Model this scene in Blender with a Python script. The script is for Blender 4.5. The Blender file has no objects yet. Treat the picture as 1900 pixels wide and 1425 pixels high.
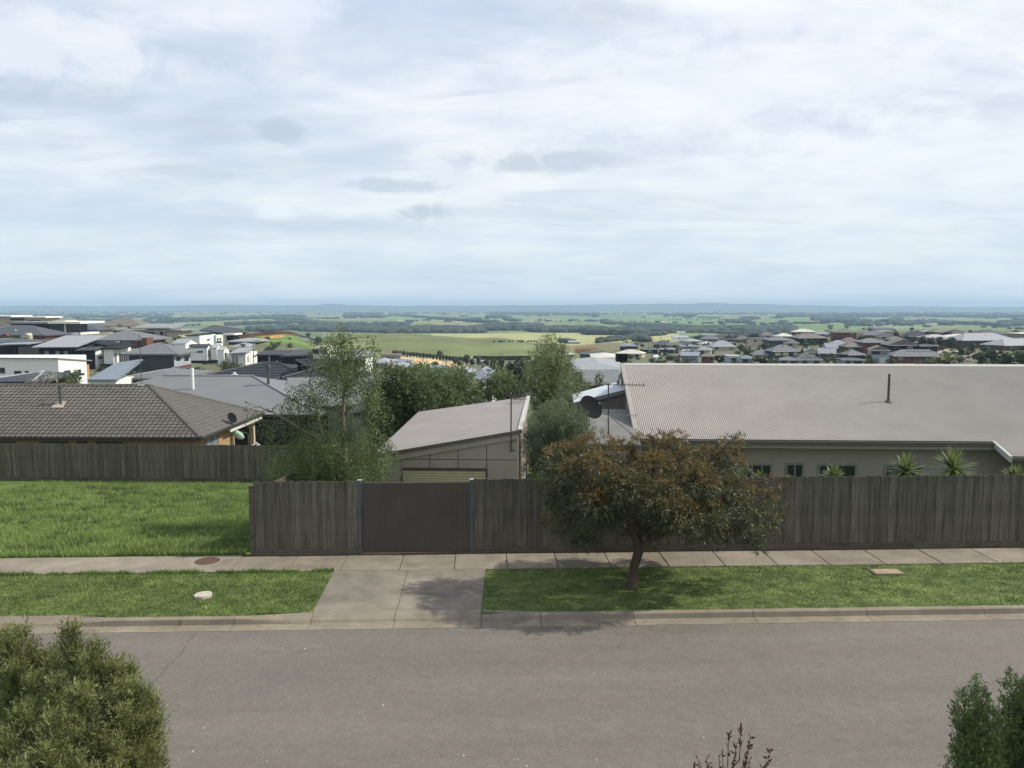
import bpy, bmesh, math, random
import numpy as np
from mathutils import Vector, Matrix
R = math.radians
random.seed(7); RNG = np.random.default_rng(11)
scn = bpy.context.scene
COL = scn.collection

# ------------------------------------------------------------------ camera
CAM_H = 6.6                      # eye height above the street
FOC, CX, CY, HOR = 1500.0, 950.0, 712.5, 568.0      # photo calibration (pixels of the 1900 wide photo)
PITCH = math.atan((CY - HOR) / FOC)
YAW = R(2.1)
cam_d = bpy.data.cameras.new('camera'); cam = bpy.data.objects.new('camera', cam_d); COL.objects.link(cam)
cam.location = (0, 0, CAM_H); cam.rotation_euler = (math.pi / 2 - PITCH, 0, -YAW)
cam_d.sensor_width = 36; cam_d.lens = 36 * FOC / 1900; cam_d.clip_start = 0.1; cam_d.clip_end = 60000
scn.camera = cam
# ------------------------------------------------------------------ exposure
scn.view_settings.view_transform = 'Standard'; scn.view_settings.look = 'None'
scn.view_settings.exposure = 0.24; scn.view_settings.gamma = 1.0; scn.view_settings.use_curve_mapping = False
scn.render.engine = 'CYCLES'
scn.cycles.max_bounces = 6; scn.cycles.diffuse_bounces = 3; scn.cycles.glossy_bounces = 2
scn.cycles.transparent_max_bounces = 6; scn.cycles.transmission_bounces = 2; scn.cycles.volume_bounces = 0
# ------------------------------------------------------------------ sun
SUN_EL, SUN_AZ = R(44), math.atan2(0.06, 1.0)      # azimuth measured from +X towards +Y
sd = Vector((math.cos(SUN_EL) * math.cos(SUN_AZ), math.cos(SUN_EL) * math.sin(SUN_AZ), math.sin(SUN_EL)))
sun_d = bpy.data.lights.new('sun', 'SUN'); sun = bpy.data.objects.new('sun', sun_d); COL.objects.link(sun)
sun_d.energy = 4.1; sun_d.angle = R(1.0); sun_d.color = (1.0, 0.93, 0.80)
sun.rotation_euler = (-sd).to_track_quat('-Z', 'Y').to_euler(); sun.location = (60, 5, 90)
# ------------------------------------------------------------------ world: Nishita sky under broken high cloud
world = bpy.data.worlds.new('World'); scn.world = world; world.use_nodes = True
def build_world():
    nt = world.node_tree; nt.nodes.clear(); N = nt.nodes.new; L = nt.links.new
    out = N('ShaderNodeOutputWorld'); bg = N('ShaderNodeBackground'); L(bg.outputs[0], out.inputs[0])
    sky = N('ShaderNodeTexSky'); sky.sky_type = 'NISHITA'; sky.sun_disc = False
    sky.sun_elevation = SUN_EL; sky.sun_rotation = math.pi / 2 - SUN_AZ
    sky.altitude = 200; sky.air_density = 1.0; sky.dust_density = 1.5; sky.ozone_density = 1.0
    sm = N('ShaderNodeMix'); sm.data_type = 'RGBA'; sm.blend_type = 'MULTIPLY'; sm.inputs[0].default_value = 1
    L(sky.outputs[0], sm.inputs[6]); sm.inputs[7].default_value = (0.1, 0.1, 0.1, 1)
    tc = N('ShaderNodeTexCoord'); sep = N('ShaderNodeSeparateXYZ'); L(tc.outputs['Generated'], sep.inputs[0])
    def M(op, a, b=None, c=None, clamp=False):
        n = N('ShaderNodeMath'); n.operation = op; n.use_clamp = clamp
        for i, v in enumerate((a, b, c)):
            if v is None: continue
            if isinstance(v, (int, float)): n.inputs[i].default_value = v
            else: L(v, n.inputs[i])
        return n.outputs[0]
    x, y, z = sep.outputs
    zz = M('ADD', M('MAXIMUM', z, 0.0), 0.16)
    u = M('DIVIDE', x, zz); v = M('DIVIDE', y, zz)
    def noise(sx, sy, scale, det, rough, dist, w, rot=0.0):
        cb = N('ShaderNodeCombineXYZ'); L(u, cb.inputs[0]); L(v, cb.inputs[1]); cb.inputs[2].default_value = w
        mp = N('ShaderNodeMapping'); mp.inputs['Scale'].default_value = (sx, sy, 1); mp.inputs['Rotation'].default_value = (0, 0, rot)
        L(cb.outputs[0], mp.inputs[0]); n = N('ShaderNodeTexNoise'); L(mp.outputs[0], n.inputs['Vector'])
        n.inputs['Scale'].default_value = scale; n.inputs['Detail'].default_value = det
        n.inputs['Roughness'].default_value = rough; n.inputs['Distortion'].default_value = dist
        return n.outputs[0]
    def ramp(f, stops):
        r = N('ShaderNodeValToRGB'); L(f, r.inputs[0]); e = r.color_ramp.elements
        r.color_ramp.interpolation = 'B_SPLINE'
        while len(e) > 1: e.remove(e[-1])
        e[0].position, e[0].color = stops[0][0], stops[0][1]
        for p, c in stops[1:]:
            k = e.new(p); k.color = c
        return r.outputs[0]
    g = lambda t: (t, t, t, 1)
    def mixc(f, a, b, mode='MIX'):
        m = N('ShaderNodeMix'); m.data_type = 'RGBA'; m.blend_type = mode
        for i, s in ((0, f), (6, a), (7, b)):
            if isinstance(s, (int, float)): m.inputs[i].default_value = s
            elif isinstance(s, tuple): m.inputs[i].default_value = s
            else: L(s, m.inputs[i])
        return m.outputs[2]
    big = noise(1, 1.2, 0.42, 7, .52, .35, 3.1, R(12))
    streak = noise(.75, 1.15, 1.0, 6, .52, .8, 7.7, R(-14))
    fine = noise(.9, 1.2, 3.0, 6, .56, .6, 1.9, R(20))
    cov = M('ADD', M('ADD', M('MULTIPLY', big, .55), M('MULTIPLY', streak, .35)), M('MULTIPLY', fine, .14))
    cover = ramp(cov, [(.38, g(0.30)), (.48, g(.75)), (.57, g(1))])
    bright = ramp(M('ADD', M('MULTIPLY', streak, .6), M('MULTIPLY', fine, .4)), [(.34, (.66, .74, .86, 1)), (.47, (.82, .87, .95, 1)), (.61, (1.02, 1.04, 1.08, 1))])
    clear = (.44, .60, .84, 1)
    skyc = mixc(.35, clear, sm.outputs[2])
    c = mixc(cover, skyc, bright)
    # thicker grey-blue cloud banks floating low over the plain
    bank = noise(.45, 1.0, 2.2, 9, .62, .9, 12.4, R(3))
    bandm = ramp(z, [(.02, g(0)), (.10, g(1)), (.26, g(.8)), (.42, g(0))])
    bk = M('MULTIPLY', ramp(bank, [(.53, g(0)), (.63, g(.9))]), bandm)
    c = mixc(M('MULTIPLY', bk, .62), c, (.47, .55, .68, 1))
    # single puffs: azimuth / elevation gaussians broken up by noise
    az = M('ARCTAN2', x, y)
    pcb = N('ShaderNodeCombineXYZ'); L(az, pcb.inputs[0]); L(M('MULTIPLY', z, 1.9), pcb.inputs[1]); pcb.inputs[2].default_value = .37
    pn = N('ShaderNodeTexNoise'); L(pcb.outputs[0], pn.inputs['Vector']); pn.inputs['Scale'].default_value = 16; pn.inputs['Detail'].default_value = 9; pn.inputs['Roughness'].default_value = .62; pn.inputs['Distortion'].default_value = .5
    puffn = pn.outputs[0]
    def puff(px, py, sx, sy, amt, colr, c, th=.48):
        a0 = math.atan((px - CX) / FOC) + YAW; e0 = math.atan((HOR - py) / FOC * 1.0)
        A = M('DIVIDE', M('SUBTRACT', az, a0), sx / FOC); E = M('DIVIDE', M('SUBTRACT', z, math.sin(e0)), sy / FOC)
        gq = M('POWER', 2.718, M('MULTIPLY', M('ADD', M('MULTIPLY', A, A), M('MULTIPLY', E, E)), -1.0))
        k = M('ADD', gq, M('MULTIPLY', M('SUBTRACT', puffn, .5), 2.6))
        k = ramp(k, [(th - .16, g(0)), (th + .22, g(1))])
        k = M('MULTIPLY', k, M('MULTIPLY', gq, 1.6, clamp=True))
        return mixc(M('MULTIPLY', k, amt), c, colr)
    gb = (.50, .57, .69, 1)
    c = puff(785, 398, 52, 19, .95, gb, c); c = puff(730, 352, 120, 14, .75, gb, c)
    c = puff(1010, 306, 190, 24, .8, gb, c); c = puff(560, 430, 330, 28, .35, gb, c)
    c = puff(530, 268, 48, 24, .8, gb, c); c = puff(415, 270, 45, 18, .35, gb, c)
    c = puff(380, 342, 110, 12, .5, gb, c); c = puff(1110, 55, 130, 25, .4, gb, c)
    c = puff(1285, 255, 42, 26, .4, (.5, .57, .68, 1), c); c = puff(120, 235, 200, 26, .5, gb, c)
    wh = (1.0, 1.02, 1.05, 1)
    c = puff(80, 165, 300, 60, .5, wh, c); c = puff(700, 40, 300, 60, .45, (.60, .70, .88, 1), c); c = puff(60, 20, 220, 40, .4, (.66, .74, .86, 1), c); c = puff(100, 440, 300, 60, .35, (.60, .72, .84, 1), c); c = puff(430, 55, 220, 50, .35, wh, c)
    c = puff(1350, 190, 420, 120, .55, (.93, .97, 1.03, 1), c); c = puff(1700, 330, 300, 90, .5, (.95, .99, 1.04, 1), c)
    c = puff(520, 405, 42, 15, .6, wh, c); c = puff(500, 470, 110, 22, .4, wh, c)
    # pale band near the horizon, brighter towards the right
    hz = ramp(z, [(.0, g(1)), (.05, g(.8)), (.16, g(.25)), (.30, g(0))])
    c = mixc(M('MULTIPLY', hz, .75), c, (.68, .80, .87, 1))
    below = ramp(z, [(-.06, g(1)), (0, g(0))])
    r = N('ShaderNodeMapRange'); L(z, r.inputs[0]); r.inputs[1].default_value = -.05; r.inputs[2].default_value = 0.0
    c = mixc(r.outputs[0], (.30, .36, .38, 1), c)
    L(c, bg.inputs[0]); bg.inputs[1].default_value = 0.88
build_world()

# ------------------------------------------------------------------ rays from the calibrated view (to find where things stand)
_f = Vector((math.sin(YAW), math.cos(YAW), 0)); _r = Vector((math.cos(YAW), -math.sin(YAW), 0))
def ray(px, py):
    a = (px - CX) / FOC; b = -(py - CY) / FOC
    return _f * (math.cos(PITCH) + b * math.sin(PITCH)) + _r * a + Vector((0, 0, b * math.cos(PITCH) - math.sin(PITCH)))
def P(px, py, d):                       # the point at horizontal depth d from the eye
    v = ray(px, py); return Vector((0, 0, CAM_H)) + v * (d / v.dot(_f))
def PZ(px, py, z=0.0):
    v = ray(px, py); return Vector((0, 0, CAM_H)) + v * ((z - CAM_H) / v.z)
def PY(px, py, Y):
    v = ray(px, py); return Vector((0, 0, CAM_H)) + v * (Y / v.y)

# ------------------------------------------------------------------ terrain heights
TU = [-500, 0, 200, 400, 520, 640, 760, 900, 1050, 1200, 1350, 1500, 1700, 1900, 2500]
TT = {
 21:   [0.0]*15, 24: [-.3]*15,
 41:   [-2.1]*15,
 46:   [-3.0]*5 + [-3.0]*10,
 60:   [-4.0]*15,
 95:   [-6,-6,-6,-6,-6.2,-7,-7,-7.2,-7,-6.6,-6.4,-6.3,-6.3,-6.3,-6.3],
 130:  [-7.8,-7.8,-7.8,-7.8,-7.8,-8,-9,-9.3,-9,-8.6,-8.5,-8.4,-8.4,-8.4,-8.4],
 180:  [-9.5,-9.5,-9.5,-9.6,-9.6,-9.8,-11,-12,-12,-10.5,-10,-9.8,-9.8,-9.8,-9.8],
 230:  [-10.6,-10.6,-10.8,-11,-11,-11.2,-13.5,-15,-14,-12.5,-12,-12,-12,-12,-12],
 300:  [-9,-9,-9.6,-11.2,-11,-12,-16,-19,-17,-14.5,-14.5,-14.2,-14,-13.8,-13.8],
 400:  [-6.3,-6.3,-7,-9.2,-9,-17,-19.5,-24,-21,-17.5,-17,-15.6,-14.5,-14.2,-14],
 500:  [-8,-8,-9,-11.5,-9.6,-24,-25,-28,-25,-19.5,-18.5,-13.8,-12.2,-11.6,-11.5],
 600:  [-24,-24,-25,-28,-27,-29,-30,-31,-28.5,-22.5,-20.5,-13.4,-11.6,-11,-11],
 750:  [-38,-38,-38,-38,-38,-27,-27,-29.5,-33,-28,-25,-22,-20,-20,-20],
 900:  [-46,-46,-46,-46,-42,-24.5,-24,-29,-38,-34,-31,-30,-30,-30,-30],
 1200: [-50,-50,-50,-50,-48,-38,-38,-42,-44.5,-42,-40,-40,-40,-40,-40],
 1600: [-54,-54,-54,-54,-54,-52,-50,-47,-46,-48,-48,-48,-48,-48,-48],
 1900: [-56]*15, 2600: [-56]*15, 5000: [-58]*15, 14000: [-60]*15, 40000: [-60]*15}
_td = np.log(np.array(sorted(TT))); _tz = np.array([TT[k] for k in sorted(TT)])
def TZ(u, d):                            # ground height seen along photo column u at depth d (vectorised)
    u = np.asarray(u, float); d = np.asarray(d, float)
    ui = np.clip(np.searchsorted(TU, u) - 1, 0, len(TU) - 2); tu = np.array(TU)
    fu = np.clip((u - tu[ui]) / (tu[ui + 1] - tu[ui]), 0, 1); fu = fu * fu * (3 - 2 * fu)
    ld = np.log(np.maximum(d, 21)); di = np.clip(np.searchsorted(_td, ld) - 1, 0, len(_td) - 2)
    fd = np.clip((ld - _td[di]) / (_td[di + 1] - _td[di]), 0, 1)
    fs = fd * fd * (3 - 2 * fd); fd = 0.5 * fd + 0.5 * fs
    a = _tz[di, ui] * (1 - fu) + _tz[di, ui + 1] * fu; b = _tz[di + 1, ui] * (1 - fu) + _tz[di + 1, ui + 1] * fu
    z = a * (1 - fd) + b * fd
    w = np.clip((d - 1300) / 1500, 0, 1)
    z = z + w * (2.4 * np.sin(u / 97. + d / 700.) + 1.8 * np.sin(u / 41. - d / 430. + 1) + 1.3 * np.sin(u / 23. + d / 910. + 2))
    w2 = np.clip((d - 550) / 200, 0, 1) * np.clip((1100 - d) / 200, 0, 1)
    z = z + w2 * (0.8 * np.sin(u / 37. + d / 120.) + .5 * np.sin(u / 15. + 2))
    return z
def ud(x, y):
    d = x * _f.x + y * _f.y; l = x * _r.x + y * _r.y
    d = np.maximum(d, 1.0) if isinstance(d, np.ndarray) else max(d, 1.0)
    return CX + l / d * FOC, d
def TXY(x, y):
    u, d = ud(x, y); return float(TZ(u, d))
_GD = np.exp(np.arange(math.log(20.5), math.log(13500), .012))
def G(px, py, dmin=24.0):                # first hit of a view ray with the terrain
    v = ray(px, py); k = v.z / v.dot(_f)
    def first(D):
        h = np.nonzero(CAM_H + k * D <= TZ(px, D))[0]; return int(h[0]) if len(h) else len(D) - 1
    D = _GD[_GD >= dmin]; i = first(D); a = D[max(i - 1, 0)]; D = np.linspace(a, D[i], 40); d = float(D[first(D)])
    p = P(px, py, d); p.z = float(TZ(px, d)); return p, d

# ------------------------------------------------------------------ mesh helpers
def mesh_np(name, V, F, mats, mi=None, smooth=False):
    """V (n,3), F (m,k) of equal sized polygons"""
    V = np.ascontiguousarray(V, np.float32); F = np.ascontiguousarray(F, np.int32)
    me = bpy.data.meshes.new(name); me.vertices.add(len(V)); me.vertices.foreach_set('co', V.ravel())
    k = F.shape[1]; me.loops.add(F.size); me.loops.foreach_set('vertex_index', F.ravel())
    me.polygons.add(len(F)); me.polygons.foreach_set('loop_start', np.arange(0, F.size, k, dtype=np.int32))
    try: me.polygons.foreach_set('loop_total', np.full(len(F), k, np.int32))
    except Exception: pass
    for m in (mats if isinstance(mats, (list, tuple)) else [mats]): me.materials.append(m)
    if mi is not None: me.polygons.foreach_set('material_index', np.ascontiguousarray(mi, np.int32))
    if smooth: me.polygons.foreach_set('use_smooth', np.ones(len(F), bool))
    me.update(calc_edges=True); me.validate(); return me
class MB:                                # mixed polygon collector
    def __init__(s): s.v = []; s.f = []; s.m = []
    def add(s, vs, fs, m=0):
        b = len(s.v); s.v += [tuple(v) for v in vs]; s.f += [tuple(i + b for i in f) for f in fs]; s.m += [m] * len(fs); return s
    def box(s, x0, x1, y0, y1, z0, z1, m=0):
        return s.add([(x0,y0,z0),(x1,y0,z0),(x1,y1,z0),(x0,y1,z0),(x0,y0,z1),(x1,y0,z1),(x1,y1,z1),(x0,y1,z1)],
                     [(0,3,2,1),(4,5,6,7),(0,1,5,4),(1,2,6,5),(2,3,7,6),(3,0,4,7)], m)
    def hexa(s, b, t, m=0):              # bottom ring and top ring of 4 points
        return s.add(list(b) + list(t), [(0,3,2,1),(4,5,6,7),(0,1,5,4),(1,2,6,5),(2,3,7,6),(3,0,4,7)], m)
    def prism(s, poly, dv, m=0):         # polygon swept by dv
        n = len(poly); dv = Vector(dv); p = [Vector(q) for q in poly]
        return s.add(p + [q + dv for q in p], [tuple(range(n))[::-1], tuple(range(n, 2 * n))] + [(i, (i + 1) % n, n + (i + 1) % n, n + i) for i in range(n)], m)
    def tube(s, pts, rad, n=7, m=0, cap=True):
        pts = [Vector(p) for p in pts]; rad = rad if isinstance(rad, (list, tuple)) else [rad] * len(pts)
        b = len(s.v); ref = Vector((0.3, 0.9, 0.1))
        for i, p in enumerate(pts):
            t = (pts[min(i + 1, len(pts) - 1)] - pts[max(i - 1, 0)]).normalized()
            a = t.cross(ref); a = a.normalized() if a.length > 1e-4 else t.cross(Vector((1, 0, 0))).normalized(); c = t.cross(a)
            for k in range(n):
                w = 2 * math.pi * k / n; s.v.append(tuple(p + (a * math.cos(w) + c * math.sin(w)) * rad[i]))
        for i in range(len(pts) - 1):
            for k in range(n):
                k2 = (k + 1) % n; s.f.append((b + i*n + k, b + i*n + k2, b + (i+1)*n + k2, b + (i+1)*n + k)); s.m.append(m)
        if cap:
            s.f.append(tuple(b + k for k in range(n))[::-1]); s.f.append(tuple(b + (len(pts)-1)*n + k for k in range(n))); s.m += [m, m]
        return s
    def mesh(s, name, mats, smooth=False):
        me = bpy.data.meshes.new(name); me.from_pydata(s.v, [], s.f)
        for m in (mats if isinstance(mats, (list, tuple)) else [mats]): me.materials.append(m)
        if len(set(s.m)) > 1 or (s.m and s.m[0]): me.polygons.foreach_set('material_index', s.m)
        if smooth: me.polygons.foreach_set('use_smooth', [True] * len(me.polygons))
        me.update(); return me
    def build(s, name, mats, parent=None, smooth=False, bev=0):
        o = link(name, s.mesh(name, mats, smooth), parent)
        if bev:
            b = o.modifiers.new('bevel', 'BEVEL'); b.width = bev; b.segments = 1; b.limit_method = 'ANGLE'
        return o
def link(name, me, parent=None, loc=None):
    o = bpy.data.objects.new(name, me); COL.objects.link(o)
    if parent is not None: o.parent = parent
    if loc is not None: o.location = loc
    return o
def tag(o, label=None, cat=None, group=None, kind=None):
    if label: o['label'] = label
    if cat: o['category'] = cat
    if group: o['group'] = group
    if kind: o['kind'] = kind
    return o
def empty(name, loc=(0,0,0), rz=0.0, label=None, cat=None, group=None, kind=None):
    o = bpy.data.objects.new(name, None); COL.objects.link(o); o.location = loc; o.rotation_euler = (0, 0, rz)
    o.empty_display_size = 0.3
    return tag(o, label, cat, group, kind)

# ------------------------------------------------------------------ materials
_mc = {}
def S(r, g, b, k=1.0):                   # sRGB 0..255 to linear albedo
    f = lambda c: ((c / 255 + .055) / 1.055) ** 2.4 if c > 10 else c / 255 / 12.92
    return (f(r) * k, f(g) * k, f(b) * k)
def mat(name, col, rough=.8, var=.12, scale=3.0, bump=0.0, bscale=40.0, rnd=0.0, spec=.3, metal=0.0, stretch=None, col2=None, dirt=0.0):
    if name in _mc: return _mc[name]
    m = bpy.data.materials.new(name); m.use_nodes = True; nt = m.node_tree; N = nt.nodes.new; L = nt.links.new
    b = nt.nodes['Principled BSDF']; b.inputs['Roughness'].default_value = rough; b.inputs['Metallic'].default_value = metal
    b.inputs['Specular IOR Level'].default_value = spec
    tc = N('ShaderNodeTexCoord'); mp = N('ShaderNodeMapping'); L(tc.outputs['Object'], mp.inputs[0])
    mp.inputs['Scale'].default_value = stretch or (1, 1, 1)
    src = mp.outputs[0]
    if rnd:
        oi = N('ShaderNodeObjectInfo'); ad = N('ShaderNodeVectorMath'); ad.operation = 'MULTIPLY_ADD'
        L(oi.outputs['Random'], ad.inputs[0]); ad.inputs[1].default_value = (37, 53, 71); L(src, ad.inputs[2]); src = ad.outputs[0]
    n1 = N('ShaderNodeTexNoise'); L(src, n1.inputs['Vector']); n1.inputs['Scale'].default_value = scale; n1.inputs['Detail'].default_value = 8; n1.inputs['Roughness'].default_value = .65
    mx = N('ShaderNodeMix'); mx.data_type = 'RGBA'
    c = Vector(col); c2 = Vector(col2) if col2 else c
    mx.inputs[6].default_value = (*(c * (1 - var * 1.6)), 1); mx.inputs[7].default_value = (*(c2 * (1 + var * 1.6)), 1)
    rp = N('ShaderNodeMapRange'); L(n1.outputs[0], rp.inputs[0]); rp.inputs[1].default_value = .3; rp.inputs[2].default_value = .7
    L(rp.outputs[0], mx.inputs[0]); outc = mx.outputs[2]
    if rnd:
        hs = N('ShaderNodeHueSaturation'); mr = N('ShaderNodeMapRange'); L(oi.outputs['Random'], mr.inputs[0])
        mr.inputs[3].default_value = 1 - rnd; mr.inputs[4].default_value = 1 + rnd; L(mr.outputs[0], hs.inputs['Value']); L(outc, hs.inputs['Color']); outc = hs.outputs[0]
    if dirt:
        n2 = N('ShaderNodeTexNoise'); L(tc.outputs['Object'], n2.inputs['Vector']); n2.inputs['Scale'].default_value = .7; n2.inputs['Detail'].default_value = 9; n2.inputs['Roughness'].default_value = .7
        r2 = N('ShaderNodeMapRange'); L(n2.outputs[0], r2.inputs[0]); r2.inputs[1].default_value = .38; r2.inputs[2].default_value = .66; r2.inputs[3].default_value = 1 - dirt; r2.inputs[4].default_value = 1 + dirt * .3
        vm = N('ShaderNodeVectorMath'); vm.operation = 'SCALE'; L(outc, vm.inputs[0]); L(r2.outputs[0], vm.inputs['Scale']); outc = vm.outputs[0]
    L(outc, b.inputs['Base Color'])
    if bump:
        n3 = N('ShaderNodeTexNoise'); L(mp.outputs[0], n3.inputs['Vector']); n3.inputs['Scale'].default_value = bscale; n3.inputs['Detail'].default_value = 5
        bp = N('ShaderNodeBump'); bp.inputs['Strength'].default_value = bump; bp.inputs['Distance'].default_value = .02
        L(n3.outputs[0], bp.inputs['Height']); L(bp.outputs[0], b.inputs['Normal'])
    _mc[name] = m; return m
def leafmat(name, col, col2, trans=.35, var=.35, rough=.55, clump=1.2):
    if name in _mc: return _mc[name]
    m = bpy.data.materials.new(name); m.use_nodes = True; nt = m.node_tree; N = nt.nodes.new; L = nt.links.new
    b = nt.nodes['Principled BSDF']; o = nt.nodes['Material Output']; b.inputs['Roughness'].default_value = rough; b.inputs['Specular IOR Level'].default_value = .35
    ge = N('ShaderNodeNewGeometry'); mx = N('ShaderNodeMix'); mx.data_type = 'RGBA'
    tc = N('ShaderNodeTexCoord'); n = N('ShaderNodeTexNoise'); L(tc.outputs['Object'], n.inputs['Vector']); n.inputs['Scale'].default_value = clump; n.inputs['Detail'].default_value = 3
    a = N('ShaderNodeMath'); a.operation = 'MULTIPLY_ADD'; L(ge.outputs['Random Per Island'], a.inputs[0]); a.inputs[1].default_value = .55
    k = N('ShaderNodeMapRange'); L(n.outputs[0], k.inputs[0]); k.inputs[1].default_value = .35; k.inputs[2].default_value = .65; k.inputs[4].default_value = .45
    L(k.outputs[0], a.inputs[2]); L(a.outputs[0], mx.inputs[0])
    mx.inputs[6].default_value = (*(Vector(col) * (1 - var)), 1); mx.inputs[7].default_value = (*(Vector(col2) * (1 + var)), 1)
    L(mx.outputs[2], b.inputs['Base Color'])
    t = N('ShaderNodeBsdfTranslucent'); L(mx.outputs[2], t.inputs[0]); ms = N('ShaderNodeMixShader'); ms.inputs[0].default_value = trans
    L(b.outputs[0], ms.inputs[1]); L(t.outputs[0], ms.inputs[2]); L(ms.outputs[0], o.inputs[0])
    _mc[name] = m; return m
# ================================================================== ground
KZ = -0.13
def Yof(py, z=0.0): return PZ(895, py, z).y
Y_FENCE, Y_PATH, Y_KERB, Y_FACE, Y_ROAD = 21.2, 19.85, 16.95, 16.80, 16.42
COLR = dict(grass=(.100,.150,.042), dry=(.20,.20,.09), hill=(.155,.180,.072), tan=(.33,.33,.15), brown=(.17,.155,.09),
            sand=(.50,.38,.22), plain=(.125,.175,.07), plain2=(.20,.215,.105), plaint=(.21,.205,.12), wood=(.030,.045,.028), town=(.135,.140,.085))
def build_terrain():
    us = np.concatenate([np.linspace(-5000, -560, 30), np.linspace(-500, 2400, 720), np.linspace(2460, 7000, 30)])
    t = (us - CX) / FOC; k = math.cos(YAW) - t * math.sin(YAW)
    d0 = Y_FENCE / k; nr = 370
    s = np.linspace(0, 1, nr)[:, None]; D = np.exp(np.log(d0)[None, :] * (1 - s) + math.log(14000) * s)
    U = np.broadcast_to(us[None, :], D.shape); Z = TZ(U, D)
    l = t[None, :] * D; X = _f.x * D + _r.x * l; Y = _f.y * D + _r.y * l
    V = np.stack([X, Y, Z], -1).reshape(-1, 3); nc = len(us)
    a = (np.arange(nr - 1)[:, None] * nc + np.arange(nc - 1)[None, :]).ravel()
    F = np.stack([a, a + 1, a + nc + 1, a + nc], 1)
    # colour of the land itself: fields, bare earth, woods
    py = HOR + (CAM_H - Z) * FOC / D
    def cell(x, y, sx, sy, rot, seed):
        c, s_ = math.cos(rot), math.sin(rot); a_ = (x * c + y * s_) / sx; b_ = (-x * s_ + y * c) / sy
        row = np.floor(b_); a_ = a_ + (np.sin(row * 12.9898 + seed) * 43758.5453 % 1) * 3; h = np.sin(np.floor(a_) * 127.1 + row * 311.7 + seed) * 43758.5453
        e = np.minimum(np.abs((a_ % 1) - .5), np.abs((b_ % 1) - .5))
        return h % 1, np.maximum(np.abs((a_ % 1) - .5), np.abs((b_ % 1) - .5))
    C = np.zeros(D.shape + (3,)); col = lambda n: np.array(COLR[n])
    C[:] = col('town')
    near = (D < 46)[..., None]; C = np.where(near, col('grass'), C)
    h, e = cell(X, Y, 900, 420, .35, 3.1); h2, _ = cell(X, Y, 330, 210, -.5, 9.7)
    hh = h * .7 + h2 * .3
    pl = np.where((hh < .42)[..., None], col('plain'), np.where((hh < .72)[..., None], col('plain2'), np.where((hh < .86)[..., None], col('plain') * 1.25, col('plaint'))))
    def nz(fx, fy, ph): return np.sin(X * fx + 2 * np.sin(Y * fy * .7 + ph)) * np.sin(Y * fy + 2 * np.sin(X * fx * .6 + ph * 2))
    nn = .5 * nz(1/260., 1/180., 1) + .3 * nz(1/95., 1/70., 2.2) + .2 * nz(1/40., 1/33., 4)
    pl = pl * (1 + .18 * nn[..., None])
    wd = (nn + .5 * nz(1/700., 1/500., .3)) > .66
    pl = np.where((wd & (D > 2600))[..., None], col('wood'), pl)
    w = np.clip((D - 950) / 150, 0, 1)[..., None]; C = C * (1 - w) + pl * w
    m = lambda c: c[..., None]
    hill = (D > 400) & (D < 1000) & (U > 560) & (U < 1190) & (py < 668)
    hc = col('hill') * (1 + .16 * m(nz(1/60., 1/45., 2)) + .10 * m(nz(1/17., 1/30., .5)))
    hb = col('brown') * .95; mixh = np.clip(nz(1/85., 1/60., 5.1) * .8 + .1, 0, .6)[..., None]
    C = np.where(m(hill), hc * (1 - mixh) + hb * mixh, C)
    farside = (D > 540) & (D < 1000) & (U <= 560); C = np.where(m(farside), col('hill') * 1.0, C)
    brown = (D > 560) & (D < 1250) & (U > 1030) & (U < 1190) & (py < 650) & (py > 637); C = np.where(m(brown), col('brown') * 1.05, C)
    tan = (D > 950) & (D < 1850) & (U > 800) & (U < 1260) & (py < 642) & (py > 611.5) & (py > 613 + (900 - U) * .03)
    C = np.where(m(tan), col('tan') * (1 + .08 * m(nn)), C)
    g2 = (D > 1000) & (U > 560) & (U < 1500) & (py < 612); 
    gr = (D > 1900) & (D < 4500) & (U > 1040) & (U < 1620) & ~(wd & (D > 3400)); C = np.where(m(gr), np.array((.135,.20,.075)) * (1 + .10 * m(nn)), C)
    lf = (D > 1500) & (D < 2700) & (U > 330) & (U < 600); C = np.where(m(lf), np.array((.12,.16,.08)) * (1 + .1 * m(nn)), C)
    ss = lambda v: np.clip(v / 3.0 + .5, 0, 1)
    wob = 1.6 * np.sin(U / 7.) + 1.2 * np.sin(U / 3.1 + D / 30.)
    sa = ss(U - 738) * ss(866 - U) * ss(683 - py + wob) * ss(py - 656 - (U - 735) * .15 + wob) * ((D > 330) & (D < 540)); sa = sa[..., None]
    C = C * (1 - sa) + col('sand') * (1 + .12 * m(nz(1/9., 1/14., 1))) * sa
    hl = (D > 350) & (D < 540) & (U > 455) & (U < 600); C = np.where(m(hl), np.array((.125,.185,.055)) * (1 + .15 * m(nz(1/6., 1/9., 3))), C)
    me = mesh_np('terrain', V, F, terrain_mat(), smooth=True)
    at = me.color_attributes.new('land', 'FLOAT_COLOR', 'POINT')
    A = np.ones((len(V), 4), np.float32); A[:, :3] = np.clip(C.reshape(-1, 3), .01, 1); at.data.foreach_set('color', A.ravel())
    return tag(link('terrain', me), 'rolling land from the vacant lot down to the farming plain', None, kind='structure')
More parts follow.
